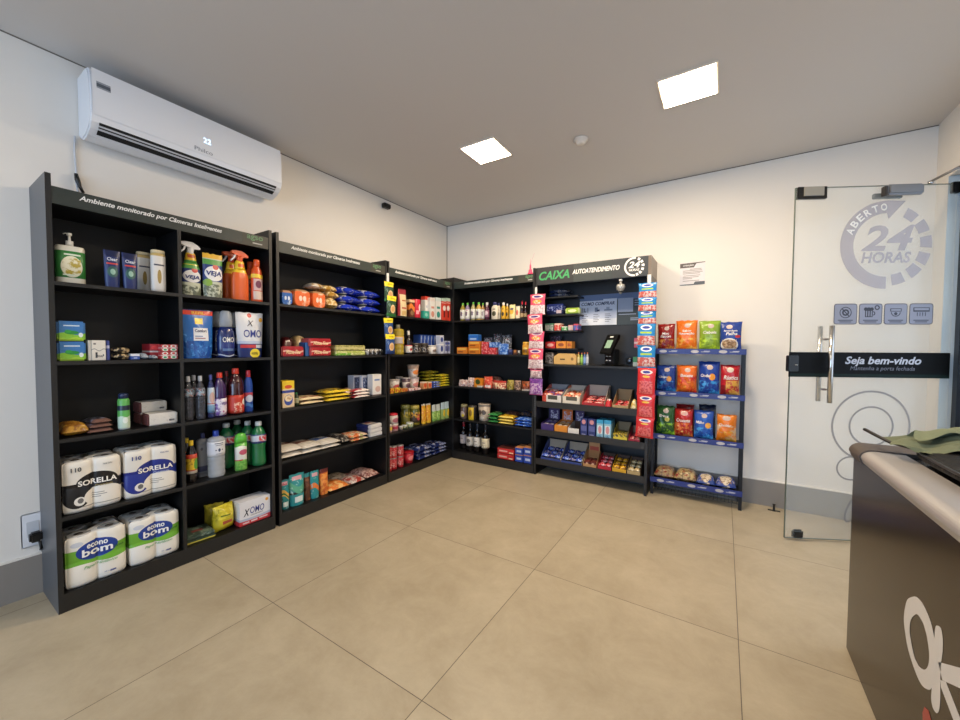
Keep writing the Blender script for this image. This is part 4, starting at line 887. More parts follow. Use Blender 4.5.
# -- second shelf, right bay
s_ = ('L', -2.876, 0.166, 0.298, 1.22, 0.025)
item('softener_pouch', 'big bright blue Comfort softener pouch with red top strip', 'pouch', s_, bag(s_[2], s_[3], .07, pmat('#2668b8', (('n',0,1,0,.35,30,.5,'#174a9c'), ('n',0,1,.05,.5,45,.6,'#4f97de'), ('r',.36,.80,.36,.62,'#e8eaee'), ('r',.40,.62,.44,.46,'#7d8cae'), ('r',.40,.70,.40,.42,'#a06a70'), ('r',.42,.66,.70,.82,'#e8cf3a'), ('r',0,1,.885,.975,'#d6402f'), ('r',0,1,.975,1,'#1c2f70')), .25, bump=.25, bscale=18), (T('Comfort',.38,.08,.565,'#23355f',.06,bold=.03), T('REFIL',.42,.05,.93,'#e8b83a',.055,bold=.05)), 12, flatbase=True, top=1.08, nu=18, nv=18), .08)
OMB = pmat('#1b2a63', (('e',.5,.40,.38,.16,'#22357c'), ('r',.2,.8,.22,.30,'#5f7dae'), ('W',.06,.10,.03,6,1.6,'#c9d2e6')), .2, coat=.6)
CLR = mat('#c3cad2', .12, alpha=.5)
s_ = ('L', -2.707, 0.105, 0.303, 1.22, 0.03); w, h = s_[2], s_[3]
def omob(w, h):
    b = MB().lathe([(0,0),(.42*w,0),(.46*w,.02*h),(.50*w,.25*h),(.50*w,.40*h),(.45*w,.56*h),(.33*w,.66*h)], OMB, sy=.7, seg=24)
    b.text('OMO', .62*w, .11*h, 0, .385*h, WHT, surf=lambda x, z: -.7*w*.5*math.sqrt(max(.05, 1-(x/(.5*w))**2)) - .003, bold=.06)
    return [('body', b), ('cap', MB().lathe([(.35*w,.66*h),(.36*w,.80*h),(.30*w,.96*h),(.22*w,h),(0,h)], CLR, seg=18))]
o = item('detergent_bottle', 'front dark blue OMO liquid detergent bottle with clear cap', 'bottle', s_, omob(w, h), w*.72, 'dark blue detergent bottles')
again(o, 'rear left dark blue OMO detergent bottle behind the front one', ('L', -2.707, 0.089, 0.294, 1.22, 0.13), .07)
again(o, 'rear right dark blue OMO detergent bottle beside the white pouch', ('L', -2.611, 0.085, 0.302, 1.22, 0.13), .07)
s_ = ('L', -2.56, 0.162, 0.303, 1.22, 0.03)
item('detergent_pouch', 'white and dark blue OMO refill pouch at the right end of the second shelf', 'pouch', s_, bag(s_[2], s_[3], .06, pmat('#d9dce2', (('r',0,1,.0,.30,'#1d2c66'), ('r',.12,.9,.21,.28,'#c23a3c'), ('r',.66,.9,.21,.28,'#c9cbd2'), ('e',.62,.09,.19,.10,'#e8d33a'), ('r',0,1,.30,.36,'#b7c3dc'), ('e',.48,.93,.08,.05,'#cf3b34'), ('e',.9,.84,.08,.05,'#e3ab3a')), .28), (T('OMO',.72,.06,.53,'#24368a',.17,shear=.1,bold=.06), T('X',.28,-.02,.76,'#1c2238',.13,shear=.3,bold=.0), T('REFIL',.28,.12,.09,'#6e6420',.05)), 14, flatbase=True, top=1.1), .07)
# -- third shelf, right bay
WC = mat('#b9bcc2', .35); CB_ = mat('#4a4c55', .10, alpha=.72, coat=.4)
LBc = pmat('#545866', (('n',0,1,0,1,60,.52,'#a9c3d4'), ('n',0,1,0,1,50,.58,'#c97b6a')), .3, alpha=.85)
s_ = ('L', -2.925, 0.051, 0.266, 0.845, 0.025)
o = item('detergent_bottle', 'leftmost of three clear ribbed dish detergent bottles at the divider', 'bottle', s_, bottle(s_[2]*.98, s_[3], 'round', CB_, WC, LBc, (.54, .72), ribs=9), .06, 'clear ribbed detergent bottles')
again(o, 'middle clear ribbed dish detergent bottle, front row of the third shelf', ('L', -2.862, 0.053, 0.271, 0.845, 0.025), .06)
again(o, 'clear ribbed dish detergent bottle behind, between the front two', ('L', -2.864, 0.042, 0.274, 0.845, 0.11), .06)
s_ = ('L', -2.804, 0.037, 0.269, 0.845, 0.03)
item('cleaner_bottle', 'slim bottle with navy cap and pale pink and blue label on the third shelf', 'bottle', s_, bottle(s_[2], s_[3], 'round', mat('#3a4070', .15, alpha=.8), mat('#4a5096', .3), pmat('#b9c6d2', (('e',.5,.6,.36,.22,'#c9a8a0'), ('r',0,1,0,.3,'#7fa7c8'), ('r',0,1,.34,.38,'#b2565a')), .4), (.12, .70)), .05)
RC = mat('#d8402e', .3)
s_ = ('L', -2.75, 0.073, 0.28, 0.845, 0.03)
o = item('cleaner_bottle', 'purple perfumed cleaner bottle with red cap and white label', 'bottle', s_, bottle(s_[2], s_[3], 'round', mat('#3a1f52', .12, coat=.5), RC, pmat('#dcd6e0', (('n',0,.4,0,1,50,.5,'#7b57a0'),('n',.5,1,0,.4,50,.55,'#a45a8a')), .4), (.03, .41), texts=(T('VEJA',.5,.16,.29,'#57308a',.08,shear=.2,bold=.03),)), .07)
s_ = ('L', -2.67, 0.035, 0.282, 0.845, 0.12)
item('cleaner_bottle', 'red capped dark bottle behind, between the purple and the red ones', 'bottle', s_, bottle(s_[2]*1.2, s_[3], 'round', mat('#4a1526', .15, coat=.4), mat('#b5302c', .3), pmat('#b9657a', (('n',0,1,0,1,50,.5,'#8a2f44'),), .4), (.05, .40)), .06)
s_ = ('L', -2.652, 0.094, 0.303, 0.845, 0.03)
item('cleaner_bottle', 'tallest red capped cleaner bottle with orange red label on the third shelf', 'bottle', s_, bottle(s_[2], s_[3], 'round', mat('#3b1418', .12, coat=.5), RC, pmat('#c33a28', (('e',.85,.60,.14,.17,'#e8e6e2'), ('n',.2,.7,.05,.6,60,.52,'#e8b9a0')), .4), (.03, .42)), .08)
s_ = ('L', -2.566, 0.056, 0.285, 0.845, 0.05)
item('cleaner_bottle', 'blue squeeze bottle with red cap at the right end of the third shelf', 'bottle', s_, bottle(s_[2], s_[3], 'squeeze', pmat('#24489f', (('r',0,1,.42,.52,'#b8475a'), ('e',.5,.36,.42,.10,'#cfd8ee'), ('W',.14,.22,.03,6,0,'#4f86cf')), .3), mat('#c3303c', .3), sy=.65), .06)
# -- fourth shelf, right bay
s_ = ('L', -2.915, 0.059, 0.254, 0.465, 0.03)
o = item('sauce_bottle', 'dark bottle with yellow cap and red, yellow and green label', 'bottle', s_, bottle(s_[2], s_[3], 'round', mat('#150f0d', .1, coat=.6), mat('#e3c02a', .35), pmat('#d8b52a', (('r',0,1,.78,1,'#c2402b'), ('n',0,.8,.3,.8,50,.55,'#8a6a20'), ('e',.85,.45,.3,.3,'#5c9a3a'), ('r',0,1,0,.14,'#d9d2c6'), ('r',0,1,.14,.2,'#b5443a')), .4), (.22, .68)), .06, 'yellow capped dark bottles')
again(o, 'second yellow capped dark bottle hidden behind at the divider', ('L', -2.902, 0.04, 0.247, 0.465, 0.13), .06)
s_ = ('L', -2.829, 0.064, 0.277, 0.465, 0.08)
item('cleaner_jug', 'translucent grey jug bottle behind the clear alcohol bottle', 'bottle', s_, bottle(s_[2]*1.05, s_[3], 'jug', mat('#80858d', .3, alpha=.85), mat('#2c3560', .4), pmat('#7a7f88', (('r',0,1,.1,.28,'#343a58'), ('e',.3,.85,.1,.05,'#4c5058')), .4), (.06, .75), sy=.7, pw=2.6), .08)
s_ = ('L', -2.778, 0.098, 0.291, 0.465, 0.02)
item('alcohol_bottle', 'clear ribbed alcohol bottle with blue cap and printed white label', 'bottle', s_, bottle(s_[2]*.98, s_[3], 'jug', mat('#c4c8cc', .08, alpha=.55, coat=.5), mat('#2440a0', .3), pmat('#d5d7dd', (('r',.25,.75,.86,.92,'#4a5064'), ('r',.3,.7,.74,.78,'#5a6074'), ('r',.3,.7,.14,.18,'#6a7084'), ('e',.5,.42,.07,.12,'#2c3a5a'), ('r',.28,.36,.38,.46,'#5a6074'), ('r',.64,.72,.38,.46,'#5a6074')), .4), (.46, .77), sy=.95, ribs=8), .08)
s_ = ('L', -2.633, 0.075, 0.247, 0.465, 0.03)
item('cleaner_bottle', 'white and green squeeze bottle with rounded green cap on the fourth shelf', 'bottle', s_, [('body', MB().lathe([(0,0),(.46*s_[2],0),(.49*s_[2],.02*s_[3]),(.47*s_[2],.45*s_[3]),(.49*s_[2],.74*s_[3])], pmat('#d9dcd4', (('r',0,1,0,.36,'#5aa544'), ('n',0,1,0,.38,50,.5,'#82bf5a'), ('r',0,.55,.36,.40,'#b5443a'), ('e',.6,.66,.36,.10,'#b8516a'), ('W',.86,1.1,.05,4,0,'#57b03e')), .3), sy=.62, pw=2.6)), ('cap', MB().lathe([(.49*s_[2],.74*s_[3]),(.49*s_[2],.86*s_[3]),(.40*s_[2],.96*s_[3]),(.2*s_[2],s_[3]),(0,s_[3])], mat('#58b53c', .3), sy=.62, pw=2.6))], .05)
GB = mat('#1d6b3c', .25, coat=.4); GC = mat('#d5d9d8', .35)
s_ = ('L', -2.51, 0.095, 0.306, 0.465, 0.03)
o = item('disinfectant_bottle', 'front green bottle with white cap and red and white label at the right end', 'bottle', s_, bottle(s_[2], s_[3], 'cola', GB, GC, pmat('#26386e', (('W',.2,.85,.06,5,0,'#cfd0d8'), ('n',.3,1,.2,.85,60,.48,'#c43a44')), .4), (.52, .72), texts=(T('Dettol',.62,.08,.62,'#c8323c',.07,bold=.06),) if False else ()), .07, 'green disinfectant bottles')
for u, lab in ((('L', -2.543, 0.06, 0.306, 0.465, 0.11), 'green disinfectant bottle just behind the front one'), (('L', -2.569, 0.06, 0.32, 0.465, 0.2), 'green disinfectant bottle at the back, behind the white and green bottle'), (('L', -2.662, 0.062, 0.326, 0.465, 0.15), 'green disinfectant bottle at the back, right of the alcohol bottle')):
    again(o, lab, u, .07)
# -- bottom shelf, right bay
s_ = ('L', -2.873, 0.163, 0.018, 0.09, 0.03)
for k in range(2): item('sponge_pack', ('lower dark green and yellow flat pack on the bottom shelf', 'upper dark green and yellow flat pack on the bottom shelf')[k], 'pack', s_, carton(s_[2]*.93, .16, .022, pmat('#c9bb4a', (('r',0,1,.5,1,'#2f4238'), ), .35) , (), .004) if k == 0 else carton(s_[2]*.9, .15, .018, pmat('#3c4f45', (('n',0,1,0,1,30,.55,'#7f917f'), ('r',.3,.7,.4,.6,'#8a4038')), .3, 'xy'), (), .004), .16, 'flat dark green packs', dz=.024*k, rz=-.08)
s_ = ('L', -2.736, 0.139, 0.164, 0.09, 0.03)
YG = pmat('#c9b92c', (('n',0,1,.5,1,20,.5,'#e0d24a'), ('r',.25,.7,.30,.42,'#a8523a'), ('r',.2,.6,.6,.66,'#6f7a2a'), ('n',0,1,0,1,14,.62,'#8f8a22')), .25, bump=.7, bscale=22)
item('sponge_bag', 'bright yellow plastic bag at the front of the bottom shelf', 'bag', s_, bag(s_[2], s_[3]*1.02, .10, YG, (), 21, nu=18, nv=16), .11, 'bright yellow plastic bags', rz=.25)
item('sponge_bag', 'olive yellow plastic bag slumped behind the front yellow bag', 'bag', ('L', -2.742, 0.113, 0.185, 0.09, 0.15), bag(.11, .15, .08, pmat('#8f8a26', (('n',0,1,0,1,20,.5,'#b5aa38'),), .3, bump=.7, bscale=22), (), 22, nu=16, nv=14), .09, 'bright yellow plastic bags', rz=-.3)
OBX = (('w',.20,.04,3.2,3.4,'#c2343a'), ('W',.20,.30,.04,3.2,3.4,'#b4bcd0'), ('e',.88,.84,.05,.07,'#e2a33a'), ('r',.1,.3,.06,.12,'#e0c9c9'), ('r',.36,.56,.07,.13,'#e6dada'), ('r',.62,.9,.09,.15,'#e0c9c9'))
s_ = ('L', -2.561, 0.205, 0.16, 0.09, 0.02)
item('detergent_box', 'front white and red OMO washing powder box at the right end', 'box', s_, carton(s_[2], .075, s_[3], pmat('#dedee2', OBX, .4), (T('OMO',.46,.06,.56,'#20308a',.28,shear=.12,bold=.08), T('X',.20,-.28,.52,'#20283c',.30,shear=.3,bold=.02), T('LAVAGEM PERFEITA',.4,.05,.36,'#5a6070',.05))), .075, 'washing powder boxes')
s_ = ('L', -2.543, 0.201, 0.15, 0.09, 0.105)
item('detergent_box', 'rear white OMO washing powder box behind the front one', 'box', s_, carton(s_[2], .06, s_[3], pmat('#d2d2d6', OBX, .4)), .06, 'washing powder boxes')
# ================================================================== short forms
def bx(label, s_, mt, d, name='carton', cat='carton', group=None, texts=(), bev=.0015, wf=.96, **k):
    return item(name, label, cat, s_, carton(s_[2]*wf, d, s_[3]-.001, mt, texts, bev), d, group, **k)
def fl(label, s_, mt, d, seed, name='packet', cat='packet', group=None, texts=(), hf=1.25, wf=.98, **k):
    return item(name, label, cat, s_, flat(s_[2]*wf, d, s_[3]*hf, mt, seed, texts), d, group, **k)
def bg_(label, s_, mt, d, seed, name='bag', cat='bag', group=None, texts=(), fb=False, top=1., wf=.96, **k):
    return item(name, label, cat, s_, bag(s_[2]*wf, s_[3], d, mt, texts, seed, flatbase=fb, top=top), d, group, **k)
def bt(label, s_, kind, body, cap, lab=None, lz=(.2, .6), name='bottle', cat='bottle', group=None, wf=.96, **k):
    kk = {q: k.pop(q) for q in list(k) if q in ('sy', 'texts', 'pw', 'ribs', 'lidname', 'seg')}
    return item(name, label, cat, s_, bottle(s_[2]*wf, s_[3], kind, body, cap, lab, lz, **kk), s_[2]*wf, group, **k)
# ================================================================== second bookcase
BRE = lambda c: pmat(c, (('n',0,1,.0,1,14,.60,'#f0c8a8'), ('r',0,1,.86,1,'#b98a5c'), ('e',.38,.45,.10,.16,'#f3d9c6'), ('e',.62,.45,.10,.16,'#f3d9c6')), .3, bump=.4, bscale=20)
BT = T('pão',.34,0,.45,'#f6ece0',.26)
def loaf(label, s_, mt, seed, **k):
    w, h = s_[2]*.95, s_[3]; q = wob(seed)
    b = MB(); P = []
    def f(u, v):
        a = 2*PI*u; ca, sa = math.cos(a), math.sin(a); x = math.copysign(abs(ca)**.45, ca)*w/2*(1 + .03*q(u*2, v)); z = h/2 + math.copysign(abs(sa)**.5, sa)*h/2*(1 + .04*q(v, u*2))
        y = -.13 + .26*v; sc = 1 if .06 < v < .8 else (.93 if v <= .06 else max(.15, 1 - (v-.8)*3.6))
        return (x*sc, y, max(0, h/2 + (z - h/2)*sc if v > .5 else z*sc + (1-sc)*h*.3))
    b.grid(f, 26, 12, mt); b.add([f(i/26, 0) for i in range(26)], [list(range(26))], mt)
    b.text('PANCO', w*.62, h*.22, 0, h*.42, mat('#f6ece0', .5), y=-.1315, bold=.03) if False else None
    for sx in (-.2, .2): b.lathe([(h*.13, 0), (0, .001)], mat('#f2dcca', .5), seg=10) if False else None
    return item('bread_loaf', label, 'bread', s_, [('bag', b)], .26, **k)
loaf('blue wrapped sliced bread loaf at the left end of the second bookcase top shelf', ('L', -2.304, 0.087, 0.109, 1.6, 0.04), pmat('#2a63b5', (('n',0,1,.0,1,30,.6,'#cfdcf0'), ('r',0,1,.80,1,'#b98a6a'), ('e',.35,.45,.10,.14,'#dfe7f5'), ('e',.65,.45,.10,.14,'#dfe7f5')), .3, bump=.4, bscale=20), 1)
loaf('left of two orange wrapped bread loaves', ('L', -2.189, 0.139, 0.127, 1.6, 0.03), BRE('#e56a2c'), 2, group='orange wrapped bread loaves')
loaf('right of two orange wrapped bread loaves', ('L', -2.049, 0.122, 0.129, 1.6, 0.03), BRE('#e56a2c'), 3, group='orange wrapped bread loaves')
GO = pmat('#a98038', (('n',0,1,0,1,22,.52,'#e3cf9c'), ('n',0,1,0,1,40,.6,'#6d4a1c')), .22, 'xy', bump=.5, bscale=24)
WG = pmat('#d8cfc2', (('n',0,1,0,1,20,.55,'#b08a4a'),), .25, 'xy', bump=.4)
fl('golden toast packet at the bottom of its pile beside the orange bread', ('L', -1.913, 0.115, 0.086, 1.6, 0.04), GO, .2, 5, group='golden toast packets')
fl('golden toast packet in the middle of its pile', ('L', -1.894, 0.11, 0.052, 1.69, 0.05), GO, .19, 6, group='golden toast packets')
fl('white and gold toast packet on top of the bread loaves', ('L', -2.004, 0.118, 0.038, 1.762, 0.1), WG, .14, 7)
fl('golden toast packet on top of its pile', ('L', -1.902, 0.134, 0.046, 1.747, 0.08), GO, .16, 8, group='golden toast packets')
BB = pmat('#2036b0', (('n',0,1,0,1,16,.56,'#101d6e'), ('n',0,1,0,1,34,.63,'#c9cfee'), ('e',.3,.3,.14,.2,'#d9d6cf')), .2, 'xy', bump=.6, bscale=22)
for c in range(2):
    for r in range(3):
        a, b = ((341, 361.5), (359.5, 381.5))[c]
        zb = 1.6 + r*.056
        s_ = ('L', -1.74, 0.209, 0.07, 1.6, 0.03) if c == 0 else ('L', -1.505, 0.234, 0.08, 1.6, 0.04)
        fl(('bottom', 'middle', 'topmost')[r] + ' blue pasta bag of the ' + ('left', 'right')[c] + ' pile on the top shelf', s_, BB, .24, 10+c*3+r, 'pasta_bag', 'pasta', 'blue pasta bags piled on the top shelf', hf=0.068/s_[3], wf=1.05, dz=r*.071, rz=.08*(r-1))
# second shelf
RD = pmat('#a81f26', (('n',0,1,0,1,30,.62,'#d84a40'), ('W',.40,.56,.10,7,0,'#e3b0a0'), ('r',0,.05,0,1,'#c9585a')), .25, bump=.3)
s_ = ('L', -2.268, 0.18, 0.077, 1.22, 0.03)
bx('red spaghetti packet lying at the left end of the second shelf', s_, RD, .2, 'pasta_packet', 'pasta', 'red pasta packets', (T('Massa Fina',.66,0,.45,'#f0cfa0',.4,shear=.3),), .008)
s_ = ('L', -2.035, 0.193, 0.071, 1.22, 0.03); bx('lower red pasta packet right of the beige bags on the second shelf', s_, RD, .2, 'pasta_packet', 'pasta', 'red pasta packets', (T('Massa Fina',.66,0,.45,'#f0cfa0',.4,shear=.3),), .008)
s_ = ('L', -2.037, 0.206, 0.067, 1.293, 0.03); bx('upper red pasta packet on top of another, second shelf', s_, RD, .2, 'pasta_packet', 'pasta', 'red pasta packets', (T('Massa Fina',.66,0,.45,'#f0cfa0',.4,shear=.3),), .008)
fl('beige pasta bag lying behind the red packets', ('L', -2.131, 0.119, 0.127, 1.22, 0.12), pmat('#b09a72', (('n',0,1,0,1,30,.55,'#7c6a48'),), .3, 'xy'), .16, 31)
fl('dark red bag lying behind at the left end', ('L', -2.212, 0.105, 0.118, 1.22, 0.17), mat('#4a1418', .3), .12, 32)
bx('small blue pack wedged left of the stacked red pasta packets', ('L', -2.142, 0.036, 0.107, 1.22, 0.05), mat('#2a5c9a', .35), .1, 'box', 'box')
YP = pmat('#b9b070', (('n',0,1,0,1,60,.5,'#8c8a4a'), ('r',0,1,.4,.6,'#cfc58a')), .3, bump=.3)
s_ = ('L', -1.744, 0.323, 0.04, 1.22, 0.03); bx('lower pale green and yellow long cracker pack', s_, pmat('#a9b55a', (('r',0,.5,0,.5,'#6fae3a'), ('n',0,1,0,1,50,.55,'#d8d8a0')), .3), .12, 'cracker_pack', 'crackers', bev=.006)
s_ = ('L', -1.744, 0.323, 0.048, 1.26, 0.03); bx('upper beige long cracker pack on the second shelf', s_, YP, .12, 'cracker_pack', 'crackers', bev=.006)
for k in range(4):
    s_ = ('L', -1.467, 0.198, 0.056, 1.22, 0.03); r_ = s_[3]/2
    b = MB().tube([(0, -.06, r_), (0, .06, r_)], r_, pmat('#cfccc8', (('n',0,1,0,1,60,.5,'#55504c'),), .4), 12); b.lathe([(r_*.55, 0), (r_*.5, .001), (0, .001)], BLK, seg=10) if False else b.tube([(0, -.0608, r_), (0, -.060, r_)], r_*.5, mat('#3a3634', .5), 10)
    item('biscuit_roll', 'small white and black biscuit roll, ' + ('first', 'second', 'third', 'fourth')[k] + ' from the left, seen end on', 'biscuit roll', s_, [('roll', b)], .12, 'biscuit rolls seen end on', ds=-s_[2]/2 + s_[2]*(k+.5)/4)
# third shelf
YC = pmat('#e3c9a2', (('r',0,1,.70,1,'#ecc92b'), ('e',.5,.78,.3,.07,'#d2502c'), ('r',0,1,.55,.65,'#3a4a96'), ('e',.5,.28,.36,.20,'#3b4f9c'), ('e',.5,.34,.30,.12,'#ead9b6'), ('n',.25,.75,.28,.42,50,.5,'#b98a5a')), .4)
bx('front yellow and blue cereal flour carton at the left end of the third shelf', ('L', -2.309, 0.096, 0.197, 0.845, 0.03), YC, .06, group='yellow cereal cartons')
bx('rear yellow cereal flour carton just behind the front one', ('L', -2.285, 0.078, 0.195, 0.845, 0.1), YC, .06, group='yellow cereal cartons')
bt('tiny dark bottle with green cap beside the yellow cartons', ('L', -2.224, 0.033, 0.099, 0.845, 0.05), 'round', mat('#2c3a24', .3), mat('#2f8a4a', .4), mat('#a8a888', .4), wf=1.0)
def pile(n, labels, s_, mts, d, seed, name, cat, group, hf=1.1, **k):
    for i in range(n): fl(labels[i], s_, mts[i % len(mts)], d, seed+i, name, cat, group, hf=.98/n*hf/1.1, dz=i*s_[3]*1.0/n, rz=(.05, -.06, .04, -.03)[i % 4], **k)
PKP = pmat('#c9b58e', (('n',0,1,0,1,26,.52,'#a0524a'), ('n',0,1,0,1,40,.58,'#6c7a4a'), ('r',0,1,0,.12,'#e0cda4')), .3, 'xy', bump=.3)
pile(2, ['lower pinkish cream soup packet, third shelf', 'upper pinkish cream soup packet, third shelf'], ('L', -2.102, 0.212, 0.06, 0.845, 0.04), [PKP], .17, 40, 'soup_packet', 'packet', 'pinkish cream packets')
YK = pmat('#c9a52a', (('n',0,1,0,1,26,.50,'#3a2418'), ('n',0,1,0,1,50,.6,'#e8d85a'), ('r',0,1,0,.10,'#e0c33a')), .3, 'xy', bump=.3)
pile(3, ['lowest yellow and black seasoning packet, third shelf', 'middle yellow and black seasoning packet, third shelf', 'topmost yellow and black seasoning packet, third shelf'], ('L', -1.869, 0.251, 0.095, 0.845, 0.03), [YK], .18, 44, 'seasoning_packet', 'packet', 'yellow and black packets')
fl('orange snack packet behind the yellow and red ones', ('L', -1.618, 0.167, 0.067, 0.845, 0.17), pmat('#d07a40', (('n',0,1,0,1,30,.5,'#e8d0b8'),), .3, 'xy'), .12, 48, hf=1.1)
RW = pmat('#b53236', (('n',0,1,0,1,18,.52,'#e3d9d2'), ('r',0,1,0,.08,'#e3d9d2')), .3, 'xy', bump=.3)
pile(3, ['lowest red and white packet before the cartons', 'middle red and white packet before the cartons', 'topmost red and white packet before the cartons'], ('L', -1.634, 0.183, 0.078, 0.845, 0.02), [RW], .10, 50, 'sauce_packet', 'packet', 'red and white packets')
bx('white carton with dark navy panel, leftmost behind the red packets', ('L', -1.585, 0.079, 0.189, 0.845, 0.15), pmat('#b9bcc6', (('r',.1,.9,.1,.92,'#25304e'), ('n',.2,.8,.2,.9,50,.6,'#7a86a8')), .4), .08)
bx('white carton with blue text panel behind the red packets', ('L', -1.509, 0.082, 0.185, 0.845, 0.13), pmat('#c4c8d4', (('r',.15,.85,.15,.9,'#3a486e'), ('n',.2,.8,.2,.9,50,.55,'#a8b2cc')), .4), .08)
MK = pmat('#dfdbd6', (('r',.2,.8,.70,.78,'#6e86b8'), ('e',.6,.30,.3,.14,'#c9a89c'), ('r',0,1,0,.05,'#8a7a74')), .4)
bx('front white milk powder carton at the right end of the third shelf', ('L', -1.446, 0.109, 0.195, 0.845, 0.04), MK, .07, group='white cartons'); bx('rear white milk powder carton beside the blue text one', ('L', -1.422, 0.092, 0.18, 0.845, 0.13), MK, .07, group='white cartons')
# fourth shelf
SU = lambda c: pmat('#d9d2c6', (('r',.12,.88,.45,.95,c), ('n',0,1,.4,1,22,.56,'#e6e0d4')), .35, 'xy', bump=.35, bscale=16)
for i, (s_, c, nm) in enumerate(((('L', -2.28, 0.165, 0.078, 0.465, 0.03), '#7a4a34', 'left'), (('L', -2.114, 0.16, 0.065, 0.465, 0.03), '#8a5a48', 'middle'), (('L', -1.942, 0.176, 0.057, 0.465, 0.03), '#3e5f9e', 'right'))):
    for k in range(2): fl(('lower', 'upper')[k] + ' white flour bag in the ' + nm + ' pile, fourth shelf', s_, SU(c), .25, 60+i*2+k, 'flour_bag', 'flour', 'white flour and sugar bags', hf=.52, dz=k*s_[3]*.54, wf=1.03)
fl('dark printed bag beside the white flour bags', ('L', -1.794, 0.089, 0.063, 0.465, 0.04), pmat('#2c2624', (('n',0,1,0,1,30,.55,'#8c8478'),), .3, 'xy', bump=.4), .24, 70, 'coffee_bag', 'bag', hf=1.15, wf=1.1)
for k in range(2): fl(('lower', 'upper')[k] + ' orange and white bag in the middle of the fourth shelf', ('L', -1.652, 0.187, 0.064, 0.465, 0.03), pmat('#d2703a', (('n',0,1,0,1,26,.5,'#e0c8b0'),('n',0,1,0,1,30,.6,'#8f9a50')), .3, 'xy', bump=.4), .2, 72+k, 'bean_bag', 'bag', 'orange and white bags', hf=.50, dz=k*.030)
NVP = pmat('#1f2b5c', (('r',.15,.85,.3,.75,'#c8b9b0'), ('r',0,1,0,.18,'#d8d6d4'), ('e',.5,.62,.2,.12,'#b04a40')), .35, 'xy')
for k in range(3): bx(('lowest', 'middle', 'topmost')[k] + ' navy and white flat rice pack at the right end', ('L', -1.462, 0.181, 0.117, 0.465, 0.03), NVP, .20, 'rice_pack', 'rice', 'navy and white flat packs', bev=.006, dz=k*('L', -1.462, 0.181, 0.117, 0.465, 0.03)[3]*.33, wf=.95, rz=(0, .05, .16)[k]) if False else item('rice_pack', ('lowest', 'middle', 'topmost')[k] + ' navy and white flat rice pack at the right end', 'rice', ('L', -1.456, 0.152, 0.115, 0.465, 0.04), carton(('L', -1.456, 0.152, 0.115, 0.465, 0.04)[2], .18, ('L', -1.456, 0.152, 0.115, 0.465, 0.04)[3]*.31, NVP, (), .006), .18, 'navy and white flat packs', dz=k*('L', -1.456, 0.152, 0.115, 0.465, 0.04)[3]*.33, rz=(0, .04, .10)[k])
# bottom shelf
TE = pmat('#2b8d92', (('w',.30,.08,5,.6,'#1f7a80'), ('W',.36,.56,.10,4,.4,'#e0b65a'), ('W',.40,.46,.10,4,.4,'#2b6e3a'), ('r',.15,.8,.80,.92,'#d7a0a8'), ('r',.25,.8,.08,.24,'#d9e4e2'), ('n',0,1,0,1,30,.64,'#b9d8d4'), ('r',0,1,.95,1,'#1d6a6e')), .3, bump=.3, bscale=22)
TE2 = pmat('#2f9296', (('r',0,1,.36,.44,'#25262c'), ('r',.15,.8,.80,.92,'#d7a0a8'), ('W',.48,.70,.12,4,2.4,'#5aa88a'), ('r',.25,.8,.10,.28,'#d9e4e2'), ('n',0,1,0,1,30,.64,'#b9d8d4')), .3, bump=.3, bscale=22)
bg_('first teal pet food pouch leaning at the left end of the bottom shelf', ('L', -2.329, 0.067, 0.215, 0.09, 0.04), TE, .05, 80, 'pet_food_pouch', 'pouch', None, (T('Pet',.5,0,.85,'#b03a5a',.08),), True, 1.05, rz=-.15)
bg_('second teal pet food pouch with a dark stripe, bottom shelf', ('L', -2.235, 0.117, 0.236, 0.09, 0.03), TE2, .06, 81, 'pet_food_pouch', 'pouch', None, (), True, 1.05)
bg_('tall brown pet food pouch between the teal ones', ('L', -2.141, 0.051, 0.21, 0.09, 0.05), pmat('#5a3626', (('n',0,1,0,1,30,.55,'#8a5a3a'), ('r',0,1,.85,1,'#2c8a8e')), .3, bump=.3), .05, 82, 'pet_food_pouch', 'pouch', None, (), True, 1.0)
bg_('third teal pouch with orange band, right of the brown pouch', ('L', -2.082, 0.077, 0.215, 0.09, 0.04), pmat('#2b8d92', (('W',.30,.48,.10,4,.4,'#e07a3a'), ('r',.15,.8,.80,.92,'#d7a0a8'), ('n',0,1,0,1,30,.62,'#9cc8c4')), .3, bump=.3), .05, 83, 'pet_food_pouch', 'pouch', None, (), True, 1.0)
bg_('upright orange snack pouch with brown top', ('L', -1.992, 0.078, 0.205, 0.09, 0.05), pmat('#c9622a', (('n',0,1,0,.8,34,.5,'#e89a4a'), ('r',0,1,.84,1,'#6a2a22')), .3, bump=.3), .05, 84, 'snack_pouch', 'pouch', None, (), True, 1.05)
fl('flat orange snack bag lying in the middle of the bottom shelf', ('L', -1.865, 0.199, 0.051, 0.09, 0.03), pmat('#d8742c', (('n',0,1,0,1,26,.52,'#e8b878'), ('n',0,1,.5,1,22,.5,'#8a7a68')), .3, 'xy', bump=.4), .26, 85, 'snack_bag', 'bag', hf=1.0)
fl('flat grey brown bag lying behind the orange one', ('L', -1.758, 0.188, 0.063, 0.09, 0.17), pmat('#6a5c50', (('n',0,1,0,1,30,.5,'#9a8a78'),), .3, 'xy', bump=.4), .14, 86, 'snack_bag', 'bag', hf=1.1)
fl('flat white and red bag right of the orange one', ('L', -1.672, 0.164, 0.051, 0.09, 0.03), pmat('#cfc4ba', (('n',0,1,0,1,26,.5,'#a8443a'),), .3, 'xy', bump=.4), .26, 87, 'snack_bag', 'bag', hf=0.8)
